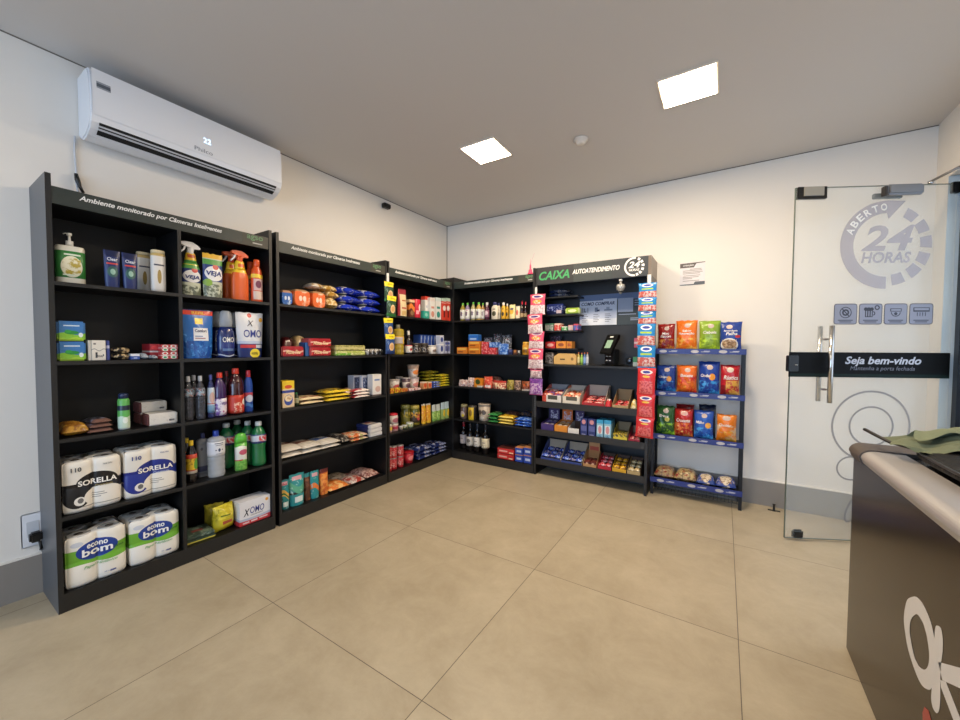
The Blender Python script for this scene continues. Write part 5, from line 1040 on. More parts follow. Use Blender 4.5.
fl('flat dark pinkish bag at the right end of the bottom shelf', ('L', -1.503, 0.16, 0.072, 0.09, 0.03), pmat('#7a4a44', (('n',0,1,0,1,34,.5,'#c9a89c'),), .3, 'xy', bump=.4), .26, 88, 'snack_bag', 'bag', hf=0.8)
# ================================================================== hanging strips
def strip(label, x, y, z0, z1, rz, w=.018):
    b = MB().box(-w/2, w/2, -.0008, .0008, z0 - z1, 0, mat('#dcdcd8', .4)); o = b.build('hanging_strip'); o.location = (x, y, z1); o.rotation_euler = (0, 0, rz)
    return tag(o, label, 'hanging strip')
def hang(label, cx, cy, zt, w, h, mt, seed, rz, lean=0., texts=(), d=.03, group=None, name='hanging_bag'):
    b = bag(w, h, d, mt, texts, seed, nu=12, nv=12)[0][1]; o = b.build(name); o.location = (cx, cy, zt - h); o.rotation_euler = (0, lean, rz)
    return tag(o, label, 'snack bag', group)
strip('thin white hanging strip on the post between the second and third bookcases', .342, -1.351, 1.30, 1.985, PI/2, .028)
for k, (y, zt, h, g, ln) in enumerate(((-1.352, 1.902, .185, 1, 0), (-1.338, 1.775, .195, 1, .05), (-1.352, 1.565, .175, 0, -.06), (-1.350, 1.415, .185, 0, 0))):
    m_ = pmat('#2f4a36' if g else '#2c4a80', (('r',0,1,.74,1,'#e6d22c'), ('r',.3,.8,.82,.90,'#b9a11c'), ('e',.56,.36,.26,.20,'#d9b98c'), ('e',.56,.36,.18,.12,'#c99a66'), ('r',0,1,0,.14,'#2f6a34' if g else '#22386e'), ('n',0,1,.1,.74,30,.62,'#7d9a8c' if g else '#7d97c4')), .25, bump=.4, bscale=24)
    hang(('uppermost', 'second', 'third', 'lowest')[k] + ' of four ' + 'yellow topped hanging snack bags, ' + ('green' if g else 'blue') + ' body', .358 + .012*(k % 2), y, zt, .120, h, m_, 90+k, PI/2, ln)
# ================================================================== third bookcase
CF = pmat('#d9c79e', (('r',0,1,.80,1,'#8f2230'), ('r',0,.16,0,1,'#9a2a34'), ('r',.35,.8,.55,.60,'#a8663a'), ('r',.3,.85,.28,.33,'#b5483a'), ('r',.3,.85,.05,.2,'#c9a870')), .35, bump=.2)
s_ = ('L', -1.088, 0.127, 0.272, 1.6, 0.04); bg_('tall cream coffee bag with folded dark red top, third bookcase', s_, CF, .06, 100, 'coffee_bag', 'coffee', None, (), True, .85, wf=1)
bx('brown and orange carton beside the coffee bag', ('L', -0.96, 0.085, 0.182, 1.6, 0.05), pmat('#5a3020', (('W',.42,.70,.1,5,0,'#e08038'), ('e',.5,.25,.3,.14,'#8a6a4a'), ('r',0,1,.85,1,'#d8b890')), .4), .06)
bt('bright red cocoa can with white figure', ('L', -0.862, 0.117, 0.195, 1.6, 0.04), 'can', pmat('#c9203a', (('e',.6,.55,.16,.2,'#e4d8da'), ('r',.2,.5,.2,.4,'#f0a0a8')), .3), None, name='cocoa_can', cat='can')
bx('small teal carton in front of the tall milk cartons', ('L', -0.759, 0.094, 0.082, 1.6, 0.03), pmat('#2fa08c', (('e',.5,.5,.25,.25,'#8fd0c0'),), .4), .05)
MC = lambda a, b: pmat('#dcdad6', (('r',0,1,.84,1,a), ('r',.2,.8,.5,.6,b), ('e',.5,.24,.32,.14,b)), .4)
for k, (s_, a, b, lab) in enumerate(((('L', -0.684, 0.08, 0.249, 1.6, 0.08), '#c9402c', '#b8b8c4', 'white milk carton with red cap behind the teal carton'), (('L', -0.641, 0.085, 0.237, 1.6, 0.04), '#d9cfc8', '#c98a7a', 'white milk carton with brick red print, left of the teal printed one'), (('L', -0.541, 0.096, 0.248, 1.6, 0.04), '#c9d4d2', '#2f8a80', 'white milk carton with teal print'))):
    bx(lab, s_, MC(a, b), .06, 'milk_carton', 'milk carton')
RC2 = pmat('#d0402f', (('r',0,1,.86,1,'#b8cfc0'), ('e',.5,.55,.32,.12,'#e8ddd6'), ('r',.35,.65,.14,.44,'#5a1a1a'), ('r',0,1,.78,.80,'#e8ddd6')), .35)
for k, s_ in enumerate((('L', -0.447, 0.089, 0.25, 1.6, 0.03), ('L', -0.35, 0.087, 0.26, 1.6, 0.03))): bx(('left', 'right')[k] + ' of two red juice cartons in the corner of the top shelf', s_, RC2, .06, 'juice_carton', 'juice carton', 'red juice cartons')
# second shelf
OIL = mat('#b9a23a', .08, alpha=.8, coat=.5)
bt('large clear yellow cooking oil bottle on the second shelf', ('L', -1.103, 0.127, 0.299, 1.22, 0.05), 'jug', OIL, mat('#c9c4a0', .3), pmat('#d8a83a', (('r',0,.6,.1,.9,'#b0aab0'), ('e',.75,.5,.2,.3,'#e8c33a')), .4), (.34, .60), ribs=6, name='oil_bottle')
bt('small dark sauce bottle with white cap and red neck label', ('L', -0.975, 0.079, 0.246, 1.22, 0.05), 'wine', mat('#1a0f0e', .15, coat=.4), mat('#e0dcd4', .4), pmat('#dcd8d2', (('r',.3,.7,.3,.6,'#a8303c'), ('r',0,1,.9,1,'#b83a48')), .4), (.06, .38), name='sauce_bottle')
for k, s_ in enumerate((('L', -0.86, 0.113, 0.116, 1.22, 0.04), ('L', -0.729, 0.117, 0.118, 1.22, 0.04))): bt(('left', 'right')[k] + ' of two dark glass jars with dark lids', s_, 'jar', pmat('#2b2422', (('n',0,1,.2,.7,50,.5,'#8f8a84'),), .2, coat=.4), mat('#4a4038', .4), None, name='jar', cat='jar', group='dark glass jars', lidname='lid')
bt('small white tub right of the dark jars', ('L', -0.609, 0.113, 0.096, 1.22, 0.03), 'jar', pmat('#d6d2ce', (('e',.5,.4,.3,.2,'#7a6a64'),), .4), mat('#c9c4be', .4), None, name='tub', cat='jar', lidname='lid')
for k in range(7):
    s_ = ('L', -0.509, 0.409, 0.211, 1.22, 0.16); w_ = s_[2]/7
    item('sardine_box', ('first', 'second', 'third', 'fourth', 'fifth', 'sixth', 'seventh')[k] + ' thin blue and white box from the left in the rear row', 'box', s_, carton(w_*.92, .10, s_[3], pmat('#3a5db0', (('r',.15,.5,.05,.95,'#b9c8e6'), ('e',.6,.6,.3,.2,'#23408c')), .35)), .10, 'thin blue and white boxes in a row', ds=-s_[2]/2 + w_*(k+.5), rz=.06)
WBX = pmat('#c4cadc', (('e',.5,.5,.3,.3,'#35488c'), ('r',0,1,.9,1,'#e8e8ee')), .4)
bx('lower white box with blue mark, right of the white tub', ('L', -0.491, 0.077, 0.112, 1.22, 0.03), WBX, .06, 'box', 'box', 'white boxes with blue mark'); bx('upper white box with blue mark, stacked second shelf', ('L', -0.491, 0.077, 0.096, 1.332, 0.03), WBX, .06, 'box', 'box', 'white boxes with blue mark')
for k, s_ in enumerate((('L', -0.409, 0.064, 0.147, 1.22, 0.03), ('L', -0.339, 0.062, 0.148, 1.22, 0.03))): bx(('left', 'right')[k] + ' lilac grey small box in the corner of the second shelf', s_, pmat('#a9aec6', (('r',.2,.8,.2,.6,'#5a629a'),('e',.5,.8,.3,.1,'#3a4aa0')), .4), .05, 'box', 'box', 'lilac grey small boxes')
# third shelf: cups and noodles
for k, s_ in enumerate((('L', -1.271, 0.055, 0.05, 0.845, 0.02), ('L', -1.195, 0.082, 0.048, 0.845, 0.02), ('L', -1.101, 0.092, 0.035, 0.845, 0.02))):
    bx(('first', 'second', 'third')[k] + ' small yellow pack in the front row of the third shelf', s_, pmat(('#d8b02a', '#e3cc2c', '#cf9a3a')[k], (('n',0,1,0,1,60,.5,'#b0502a'),), .35), .05, 'bouillon_pack', 'pack', 'small yellow packs in front', bev=.003)
for k, s_ in enumerate((('L', -1.0, 0.085, 0.028, 0.845, 0.02), ('L', -0.903, 0.093, 0.023, 0.845, 0.02))): bx(('left', 'right')[k] + ' of two small pink packs in the front row of the third shelf', s_, pmat('#c98a86', (('n',0,1,0,1,60,.5,'#e3d2ca'),), .35), .05, 'bouillon_pack', 'pack', 'small pink packs in front', bev=.003)
CUP = lambda c, d: pmat('#cfc5bd', (('r',0,1,.70,1,c), ('e',.5,.42,.34,.22,d), ('n',0,1,0,.7,60,.6,'#8f7a74')), .4)
for lab, s_, c, d in (('white and red noodle cup at the left end of the third shelf', ('L', -1.123, 0.126, 0.121, 0.845, 0.09), '#c9c4c2', '#b04a4a'), ('grey topped noodle cup behind the white and red one', ('L', -0.978, 0.081, 0.137, 0.845, 0.18), '#8a8e96', '#5c5a66'), ('dark lidded noodle cup left of the tall cup', ('L', -0.971, 0.099, 0.129, 0.845, 0.08), '#55444e', '#4a2a3a'), ('white noodle cup under the tall cup', ('L', -0.842, 0.131, 0.124, 0.845, 0.08), '#b9a8a8', '#c07a72')):
    bt(lab, s_, 'cup', CUP(c, d), mat('#b0a8a8', .3), None, name='noodle_cup', cat='noodle cup', lidname='lid')
s_ = ('L', -0.843, 0.134, 0.129, 0.976, 0.08); bt('tall orange and cream noodle cup standing on another cup', s_, 'cup', CUP('#c9a890', '#d9803a'), mat('#c9b4a4', .3), None, name='noodle_cup', cat='noodle cup', lidname='lid')
for k, s_ in enumerate((('L', -0.776, 0.065, 0.076, 0.845, 0.03), ('L', -0.7, 0.064, 0.07, 0.845, 0.03), ('L', -0.718, 0.066, 0.066, 0.903, 0.08), ('L', -0.641, 0.065, 0.069, 0.897, 0.08))):
    if k < 2: bx(('left', 'right')[k] + ' orange small noodle cup pack in front beside the blue packets', s_, pmat('#d0905f', (('e',.5,.5,.35,.3,'#c9502e'), ('r',0,1,.85,1,'#e6cdb4')), .4), .05, 'noodle_cup', 'noodle cup', 'orange small noodle packs')
YN = pmat('#d9c02c', (('n',0,1,0,1,30,.5,'#8a8a24'), ('n',0,1,0,1,50,.6,'#f0e04a'), ('n',0,1,0,1,40,.66,'#b8482a')), .25, 'xy', bump=.4)
s_ = ('L', -0.419, 0.179, -0.002, 0.845, 0.02)
for r in range(5): fl(('lowest', 'second', 'third', 'fourth', 'topmost')[r] + ' yellow noodle packet in the corner pile of the third shelf', ('L', -0.407, 0.16, -0.004, 0.845, 0.03), YN, .10, 120+r, 'noodle_packet', 'noodles', 'yellow noodle packets in the corner pile', hf=.026/('L', -0.407, 0.16, -0.004, 0.845, 0.03)[3], dz=r*.0285, rz=.05*(r-2), wf=1.03)
for r in range(3): fl(('lowest', 'middle', 'topmost')[r] + ' blue noodle packet beside the yellow corner pile', ('L', -0.593, 0.15, 0.012, 0.845, 0.02), pmat('#2c4fae', (('n',0,1,0,1,40,.55,'#c9d0e6'),), .25, 'xy', bump=.4), .09, 130+r, 'noodle_packet', 'noodles', 'blue noodle packets', hf=.021/('L', -0.593, 0.15, 0.012, 0.845, 0.02)[3], dz=r*.023)
for r in range(5): fl(('lowest', 'second', 'third', 'fourth', 'topmost')[r] + ' olive yellow noodle packet in the rear pile of the third shelf', ('L', -0.495, 0.269, 0.164, 0.845, 0.16), pmat('#a89a2c', (('n',0,1,0,1,30,.5,'#5a6a24'), ('n',0,1,0,1,50,.58,'#e0cf3a')), .25, 'xy', bump=.4), .12, 140+r, 'noodle_packet', 'noodles', 'olive yellow noodle packets at the back', hf=.033/('L', -0.495, 0.269, 0.164, 0.845, 0.16)[3], dz=r*.036, rz=.04*(r-2))
# fourth shelf
for k, s_ in enumerate((('L', -1.272, 0.044, 0.075, 0.465, 0.03), ('L', -1.198, 0.078, 0.069, 0.465, 0.03))): bt(('left', 'right')[k] + ' low tin at the left end of the fourth shelf', s_, 'can', pmat('#b98f8a', (('r',0,1,.3,.7,('#d8b83a', '#a8304a')[k]), ('r',0,1,.9,1,'#c9c6c2')), .35), None, name='tin', cat='tin', group='low tins')
s_ = ('L', -1.198, 0.109, 0.096, 0.539, 0.04); bt('white tub with red lid standing on a tin, fourth shelf', s_, 'jar', pmat('#d4c9c4', (('e',.5,.4,.35,.3,'#b06a7a'),), .4), mat('#c9283a', .35), None, name='tub', cat='tub', lidname='lid')
bt('purple tub behind the red lidded tub', ('L', -1.151, 0.046, 0.137, 0.465, 0.15), 'jar', mat('#4a2a5e', .4), mat('#3a3a4a', .4), None, name='tub', cat='tub', lidname='lid')
for k, s_ in enumerate((('L', -1.125, 0.045, 0.035, 0.465, 0.03), ('L', -1.062, 0.064, 0.034, 0.465, 0.03), ('L', -0.978, 0.079, 0.048, 0.465, 0.03))): bt(('leftmost', 'middle', 'rightmost')[k] + ' of three flat tins in front of the olive jars', s_, 'can', pmat(('#7a6a6a', '#4a5a4a', '#9aac8a')[k], (('r',0,1,.8,1,'#b9bcb8'), ('n',0,1,0,.8,60,.55,'#c9c08a')), .3), None, name='tin', cat='tin', group='flat tins')
OLV = pmat('#5a5a1e', (('n',0,1,0,.8,50,.5,'#a8963a'), ('r',0,1,.25,.5,'#6a6a30')), .15, coat=.5)
bt('tall jar of green olives behind the flat tins', ('L', -0.955, 0.111, 0.221, 0.465, 0.1), 'jar', OLV, mat('#8a8a4a', .35), None, name='olive_jar', cat='jar', lidname='lid')
bt('second tall jar of olives with red and dark label', ('L', -0.864, 0.113, 0.208, 0.465, 0.05), 'jar', OLV, mat('#b0a04a', .35), pmat('#3a2a20', (('e',.6,.5,.3,.3,'#b8484a'), ('n',0,1,.5,1,50,.5,'#d0a03a')), .35), (.14, .66), name='olive_jar', cat='jar', lidname='lid')
for k, s_ in enumerate((('L', -0.766, 0.066, 0.211, 0.465, 0.04), ('L', -0.686, 0.074, 0.208, 0.465, 0.04))): bg_(('left', 'right')[k] + ' of two yellow corn pouches on the fourth shelf', s_, pmat('#d8a82a', (('n',0,1,.1,.9,50,.52,'#c8482a'), ('n',0,1,0,1,50,.6,'#f0dc5a'), ('r',0,1,.92,1,'#b9b6b0')), .25, bump=.3), .05, 150+k, 'corn_pouch', 'pouch', 'yellow corn pouches', (), True)
for k, s_ in enumerate((('L', -0.593, 0.067, 0.183, 0.465, 0.04), ('L', -0.516, 0.071, 0.18, 0.465, 0.04))): bg_(('left', 'right')[k] + ' of two green pea pouches on the fourth shelf', s_, pmat('#6f9a4a', (('r',0,1,.6,1,'#b5bcb8'), ('n',0,1,.1,.6,50,.5,'#a8c86a')), .25, bump=.3), .05, 154+k, 'pea_pouch', 'pouch', 'green pea pouches', (), True)
for k, s_ in enumerate((('L', -0.443, 0.07, 0.191, 0.465, 0.03), ('L', -0.363, 0.077, 0.191, 0.465, 0.03))): bg_(('left', 'right')[k] + ' of two yellow and pale blue pouches in the corner', s_, pmat('#8aa05a', (('r',0,1,.6,1,'#a8bcc6'), ('e',.6,.35,.35,.2,'#d8b83a')), .25, bump=.3), .05, 158+k, 'vegetable_pouch', 'pouch', 'yellow and pale blue pouches', (), True)
# bottom shelf
for k, s_ in enumerate((('L', -1.282, 0.044, 0.242, 0.09, 0.03), ('L', -1.215, 0.075, 0.227, 0.09, 0.03), ('L', -1.123, 0.077, 0.22, 0.09, 0.03))):
    for r in range(2):
        item('red_tube', ('lower', 'upper')[r] + ' red snack tube in the ' + ('left', 'middle', 'right')[k] + ' column, bottom shelf', 'snack tube', s_, bottle(s_[2]*.95, s_[3]*.49, 'can', pmat('#b5202a', (('n',0,1,.2,.8,60,.55,'#e0b0a8'), ('r',0,1,.92,1,'#8a8482')), .3), None), s_[2]*.95, 'red snack tubes', dz=r*s_[3]*.5)
bt('red paper cup shaped tub on the bottom shelf', ('L', -0.977, 0.136, 0.115, 0.09, 0.03), 'cup', pmat('#b5202c', (('e',.5,.5,.3,.25,'#d87a78'),), .35), mat('#a81c28', .35), None, name='snack_tub', cat='tub', lidname='lid')
NB = pmat('#1e2a5c', (('n',0,1,0,1,22,.55,'#8f9ac0'), ('n',0,1,0,1,34,.64,'#c9a84a')), .22, 'xy', bump=.5, bscale=20)
pile(3, ['lowest navy blue packet left pile bottom shelf of third bookcase', 'middle navy blue packet left pile bottom shelf', 'topmost navy blue packet left pile bottom shelf'], ('L', -0.774, 0.238, 0.132, 0.09, 0.03), [NB], .24, 160, 'wafer_packet', 'packet', 'navy blue packets in two piles')
pile(3, ['lowest navy blue packet right pile bottom shelf', 'middle navy blue packet right pile bottom shelf', 'topmost navy blue packet right pile near the corner'], ('L', -0.514, 0.264, 0.11, 0.09, 0.03), [NB], .24, 165, 'wafer_packet', 'packet', 'navy blue packets in two piles')
# ================================================================== corner bookcase
YO = lambda c: pmat('#d8dad6', (('r',.3,.7,.35,.75,'#6a5a6e'), ('n',0,1,0,1,60,.62,c)), .35)
ORD = ('first', 'second', 'third', 'fourth', 'fifth', 'sixth', 'seventh', 'eighth')
for k, (u0, u1, c, b) in enumerate(((459,463.6,'#c9a84a','#9a8a3a'), (464,468.4,'#b06a8a','#8a7a9a'), (469.8,474.1,'#b9a8a0','#a8a070'), (474.7,479.9,'#8a9a5a','#b9984a'), (480.3,483.6,'#6a3a5a','#a8804a'))):
    s_ = [('B', 0.449, 0.065, 0.202, 1.6, 0.03), ('B', 0.517, 0.06, 0.202, 1.6, 0.03), ('B', 0.596, 0.058, 0.205, 1.6, 0.03), ('B', 0.667, 0.069, 0.2, 1.6, 0.03), ('B', 0.704, 0.044, 0.193, 1.6, 0.07)][k]
    bt(ORD[k] + ' yogurt bottle with green cap from the left, top shelf of the corner bookcase', s_, 'round', mat(b, .25, alpha=.95), mat('#5fb53c', .35), YO(c), (.08, .62), group='green capped bottles')
bt('dark purple bottle with big white cap next to the green capped row', ('B', 0.774, 0.055, 0.193, 1.6, 0.04), 'squeeze', mat('#4a1f34', .2, coat=.4), mat('#e2e0dc', .35), pmat('#8a5f74', (('e',.5,.6,.4,.3,'#c9b8c0'),), .4), (.15, .55))
CRE = pmat('#ddd4bf', (('e',.5,.38,.28,.16,'#4a4a34'), ('r',.3,.7,.62,.70,'#7a7468')), .35)
bt('cream mayonnaise bottle with navy cap, wider of the two', ('B', 0.872, 0.09, 0.191, 1.6, 0.03), 'squeeze', CRE, mat('#2c3064', .35), None, sy=.6)
bt('narrower cream mayonnaise bottle with navy cap behind the wide one', ('B', 0.902, 0.048, 0.185, 1.6, 0.08), 'squeeze', CRE, mat('#2c3064', .35), None, sy=.8)
MU = pmat('#dba92a', (('e',.5,.35,.28,.14,'#3a3424'), ('r',.2,.8,.65,.72,'#8a6a24')), .35)
bt('yellow mustard bottle with white cap in front', ('B', 0.989, 0.054, 0.178, 1.6, 0.03), 'squeeze', MU, mat('#e6e4df', .35), None, sy=.8)
bt('yellow mustard bottle with white cap slightly behind, right of the front one', ('B', 1.018, 0.037, 0.169, 1.6, 0.07), 'squeeze', MU, mat('#d6d4cf', .35), None, sy=.8)
PY = pmat('#e3d29a', (('e',.5,.5,.35,.2,'#d8a83a'), ('e',.5,.68,.3,.08,'#5a5a6a')), .35)
s_ = ('B', 1.097, 0.068, 0.15, 1.6, 0.03); item('sauce_pouch', 'pale yellow and cream sauce pouch right of the mustard bottles', 'pouch', s_, bag(s_[2], s_[3], .05, PY, (), 200, flatbase=True), .05)
s_ = ('B', 1.163, 0.05, 0.137, 1.6, 0.03); item('sauce_pouch', 'cream pouch with red print right of the pale yellow one', 'pouch', s_, bag(s_[2], s_[3], .05, pmat('#dcd2b8', (('e',.5,.45,.25,.2,'#c9584a'), ('r',0,1,.92,1,'#3a3a4a')), .35), (), 201, flatbase=True), .05)
for k, s_ in enumerate((('B', 1.21, 0.039, 0.182, 1.6, 0.04), ('B', 1.252, 0.035, 0.172, 1.6, 0.04))):
    bt(('left', 'right')[k] + ' slim dark sauce bottle with red cap beside the pink hanging bags', s_, 'wine', mat('#241212', .15, coat=.4), mat('#c9283a', .35), pmat('#a8906a', (('r',0,1,.7,1,'#3a2420'),), .4), (.06, .40), group='slim dark bottles with red caps')
# second shelf
OGB = pmat('#d07a26', (('r',.08,.92,.62,.82,'#e8c05a'), ('r',.1,.6,.2,.4,'#8a4a1a')), .4)
bx('low orange box alone at the left end of the second shelf, corner bookcase', ('B', 0.459, 0.144, 0.076, 1.22, 0.03), OGB, .07, 'box', 'box')
bx('lower orange box in the stack under the blue box', ('B', 0.629, 0.161, 0.074, 1.22, 0.03), OGB, .08, 'box', 'box', 'orange boxes'); bx('upper orange box in the stack under the blue box', ('B', 0.629, 0.161, 0.07, 1.294, 0.03), OGB, .08, 'box', 'box', 'orange boxes')
bx('bright blue box on top of the orange stack', ('B', 0.6, 0.132, 0.075, 1.366, 0.05), pmat('#2a6ac0', (('r',.15,.85,.2,.45,'#a8c4e8'), ('r',0,1,.9,1,'#5a94d8')), .35), .08, 'box', 'box')
RDP = pmat('#c22a36', (('n',0,1,0,1,50,.55,'#e8a0a0'), ('r',0,1,.47,.53,'#6a1420')), .3)
bx('lower red box with pink print in the middle of the second shelf', ('B', 0.82, 0.192, 0.072, 1.22, 0.03), RDP, .08, 'box', 'box', 'red boxes with pink print'); bx('upper red box with pink print, smaller, on the lower one', ('B', 0.768, 0.087, 0.065, 1.291, 0.03), RDP, .08, 'box', 'box', 'red boxes with pink print')
BLP = pmat('#2a5fb0', (('n',0,1,0,1,40,.55,'#9ab8e0'),), .3, bump=.3)
bx('blue pack lying on the red box', ('B', 0.873, 0.117, 0.059, 1.294, 0.04), BLP, .08, 'packet', 'packet', bev=.004)
s_ = ('B', 0.992, 0.127, 0.116, 1.22, 0.03); item('packet', 'upright blue pack right of the red boxes', 'packet', s_, bag(s_[2], s_[3], .05, BLP, (), 205, flatbase=True), .05)
CP = pmat('#4a4e56', (('n',0,1,0,1,60,.52,'#b9bcc4'), ('n',0,1,0,1,34,.64,'#b03a3a')), .12, bump=.6, bscale=30, alpha=.85)
for k, s_ in enumerate((('B', 0.711, 0.12, 0.189, 1.22, 0.16), ('B', 0.836, 0.104, 0.227, 1.22, 0.16), ('B', 0.969, 0.126, 0.214, 1.22, 0.14))):
    item('cookie_bag', ('left', 'middle', 'right')[k] + ' crinkled clear plastic bag behind the red and blue packs', 'bag', s_, bag(s_[2], s_[3], .08, CP, (), 206+k), .08, 'crinkled clear bags')
for k, s_ in enumerate((('B', 1.089, 0.054, 0.055, 1.22, 0.03), ('B', 1.146, 0.047, 0.05, 1.22, 0.03), ('B', 1.191, 0.034, 0.044, 1.22, 0.03))):
    bx(('dark blue low packet left of two small ones', 'brownish low packet in the middle of the small ones', 'white topped low packet beside the yellow jar')[k], s_, pmat(('#23284e', '#5a3a2c', '#3a3a3e')[k], (('r',.2,.8,.5,1,('#4a5488', '#a8703a', '#d8d6d0')[k]),), .35), .05, 'packet', 'packet', bev=.003)
bt('amber yellow jar behind the pink hanging bags', ('B', 1.258, 0.092, 0.134, 1.22, 0.03), 'jar', pmat('#d8982a', (('r',.2,.8,.2,.5,'#8a5a1a'), ('e',.5,.6,.3,.1,'#f0d06a')), .3, coat=.3), mat('#e0a83a', .35), None, name='jar', cat='jar', lidname='lid')
# third shelf
PKB = pmat('#b58f8c', (('n',0,1,0,1,50,.5,'#e0d2cc'), ('n',0,1,0,1,34,.62,'#7a4a4a')), .3, bump=.5)
for k, s_ in enumerate((('B', 0.451, 0.123, 0.072, 0.845, 0.03), ('B', 0.561, 0.104, 0.1, 0.845, 0.04))): bg_(('left', 'right')[k] + ' of two pinkish clear snack bags at the left of the third shelf', s_, PKB, .09, 210+k, 'snack_bag', 'bag', 'pinkish clear snack bags', (), True)
bx('square orange pack with dark green circle, third shelf', ('B', 0.679, 0.107, 0.103, 0.845, 0.03), pmat('#d98a2a', (('e',.5,.6,.30,.28,'#3a4a1e'), ('r',.4,1,0,.2,'#e0d8c8')), .35), .06, 'pack', 'pack', bev=.006)
bg_('red orange snack bag right of the square orange pack', ('B', 0.795, 0.113, 0.123, 0.845, 0.03), pmat('#c9402c', (('n',0,1,0,1,40,.56,'#e89a7a'), ('r',.3,.9,.05,.25,'#e0d0c8')), .3, bump=.4), .08, 212, 'snack_bag', 'bag', None, (), True)
bg_('red and cream biscuit bag in the middle of the third shelf', ('B', 0.944, 0.169, 0.087, 0.845, 0.03), pmat('#a8342c', (('n',0,1,0,.7,50,.5,'#e8cfa8'),), .3, bump=.4), .07, 213, 'biscuit_bag', 'bag', None, (), True)
fl('brown snack bag lying behind the red and cream one', ('B', 0.795, 0.172, 0.119, 0.845, 0.18), pmat('#8a4a3a', (('n',0,1,0,1,40,.5,'#b08a7a'),), .3, 'xy'), .10, 214, 'snack_bag', 'bag', hf=1.0)
bg_('greenish brown mixed nut bag on the third shelf', ('B', 1.079, 0.081, 0.099, 0.845, 0.03), pmat('#6a5a2c', (('n',0,1,0,1,60,.5,'#b0a04a'),), .3, bump=.5), .07, 215, 'nut_bag', 'bag', None, (), True)
bg_('dark brown mixed nut bag right of the greenish one', ('B', 1.165, 0.08, 0.1, 0.845, 0.03), pmat('#4a342c', (('n',0,1,0,1,60,.5,'#a88a7a'),), .3, bump=.5), .07, 216, 'nut_bag', 'bag', None, (), True)
bg_('orange brown nut bag at the right end of the third shelf', ('B', 1.264, 0.106, 0.098, 0.845, 0.03), pmat('#b5562a', (('n',0,1,0,1,50,.5,'#6a3a24'), ('r',0,1,0,.16,'#d8c8b8')), .3, bump=.5), .07, 217, 'nut_bag', 'bag', None, (), True)
# fourth shelf
bt('glass jar with pale lid at the left end of the fourth shelf, corner bookcase', ('B', 0.464, 0.09, 0.165, 0.465, 0.03), 'jar', pmat('#5a4a44', (('e',.5,.4,.35,.25,'#b5a4a0'), ('e',.6,.3,.2,.12,'#c9b83a')), .2, coat=.4), mat('#8a8462', .35), None, name='jar', cat='jar', lidname='lid')
bt('yellow labelled tin with dark lid beside the glass jar', ('B', 0.578, 0.106, 0.158, 0.465, 0.03), 'can', pmat('#d8b52a', (('r',0,.16,0,1,'#2a2624'), ('r',.86,1,0,1,'#2a2624'), ('e',.5,.5,.2,.25,'#8a6a2a'), ('r',0,1,.9,1,'#4a463e')), .3), None, name='tin', cat='tin')
bt('wide beige tub with two dark fruits printed', ('B', 0.726, 0.155, 0.193, 0.465, 0.03), 'cup', pmat('#b9aa98', (('e',.34,.55,.16,.16,'#4a3f3a'), ('e',.66,.55,.16,.16,'#4a3f3a'), ('r',0,1,.9,1,'#8a8078'), ('e',.5,.2,.2,.1,'#d8d0c4')), .35), mat('#a89c8e', .4), None, name='tub', cat='tub', lidname='lid')
def fpile(n, lab, s_, mt, d, seed, nm, cat, grp, **k): 
    W = ('lowest', 'middle', 'topmost') if n == 3 else ('lower', 'upper')
    for i in range(n): fl(W[i] + ' ' + lab, s_, mt, d, seed+i, nm, cat, grp, hf=.96/n, dz=i*s_[3]/n, rz=(.05, -.05, .03)[i], **k)
fpile(3, 'dark green coffee packet right of the beige tub', ('B', 0.871, 0.122, 0.11, 0.465, 0.03), pmat('#1f5a2a', (('n',0,1,0,1,34,.56,'#5a9a5a'), ('r',0,1,0,.1,'#3a8a4a'), ('e',.5,.7,.3,.2,'#c9b890')), .25, 'xy', bump=.4), .2, 220, 'coffee_packet', 'packet', 'dark green packets')
fpile(3, 'yellow packet in the middle pile of the fourth shelf', ('B', 1.033, 0.19, 0.095, 0.465, 0.03), pmat('#d8b02c', (('n',0,1,0,1,34,.55,'#a8782a'), ('r',0,1,0,.1,'#e8d06a')), .25, 'xy', bump=.4), .15, 224, 'pasta_packet', 'packet', 'yellow packets in the middle pile')
fpile(2, 'brown packet behind the yellow pile', ('B', 1.013, 0.176, 0.116, 0.465, 0.2), pmat('#4a2f28', (('n',0,1,0,1,34,.55,'#7a5a4a'),), .3, 'xy', bump=.4), .10, 228, 'coffee_packet', 'packet', 'brown packets behind')
fpile(3, 'bright blue packet at the right end of the fourth shelf', ('B', 1.244, 0.209, 0.09, 0.465, 0.03), pmat('#2455b8', (('n',0,1,0,1,26,.56,'#8ab0e8'), ('n',0,1,0,1,50,.66,'#e8e8f0')), .25, 'xy', bump=.4), .15, 230, 'snack_packet', 'packet', 'bright blue packets')
fpile(2, 'dark packet with orange top behind the blue ones', ('B', 1.195, 0.138, 0.133, 0.465, 0.2), pmat('#23273a', (('r',.3,1,.4,1,'#c98a3a'), ('n',0,1,0,1,40,.6,'#8a6a4a')), .3, 'xy', bump=.4), .10, 234, 'snack_packet', 'packet', 'dark packets with orange top')
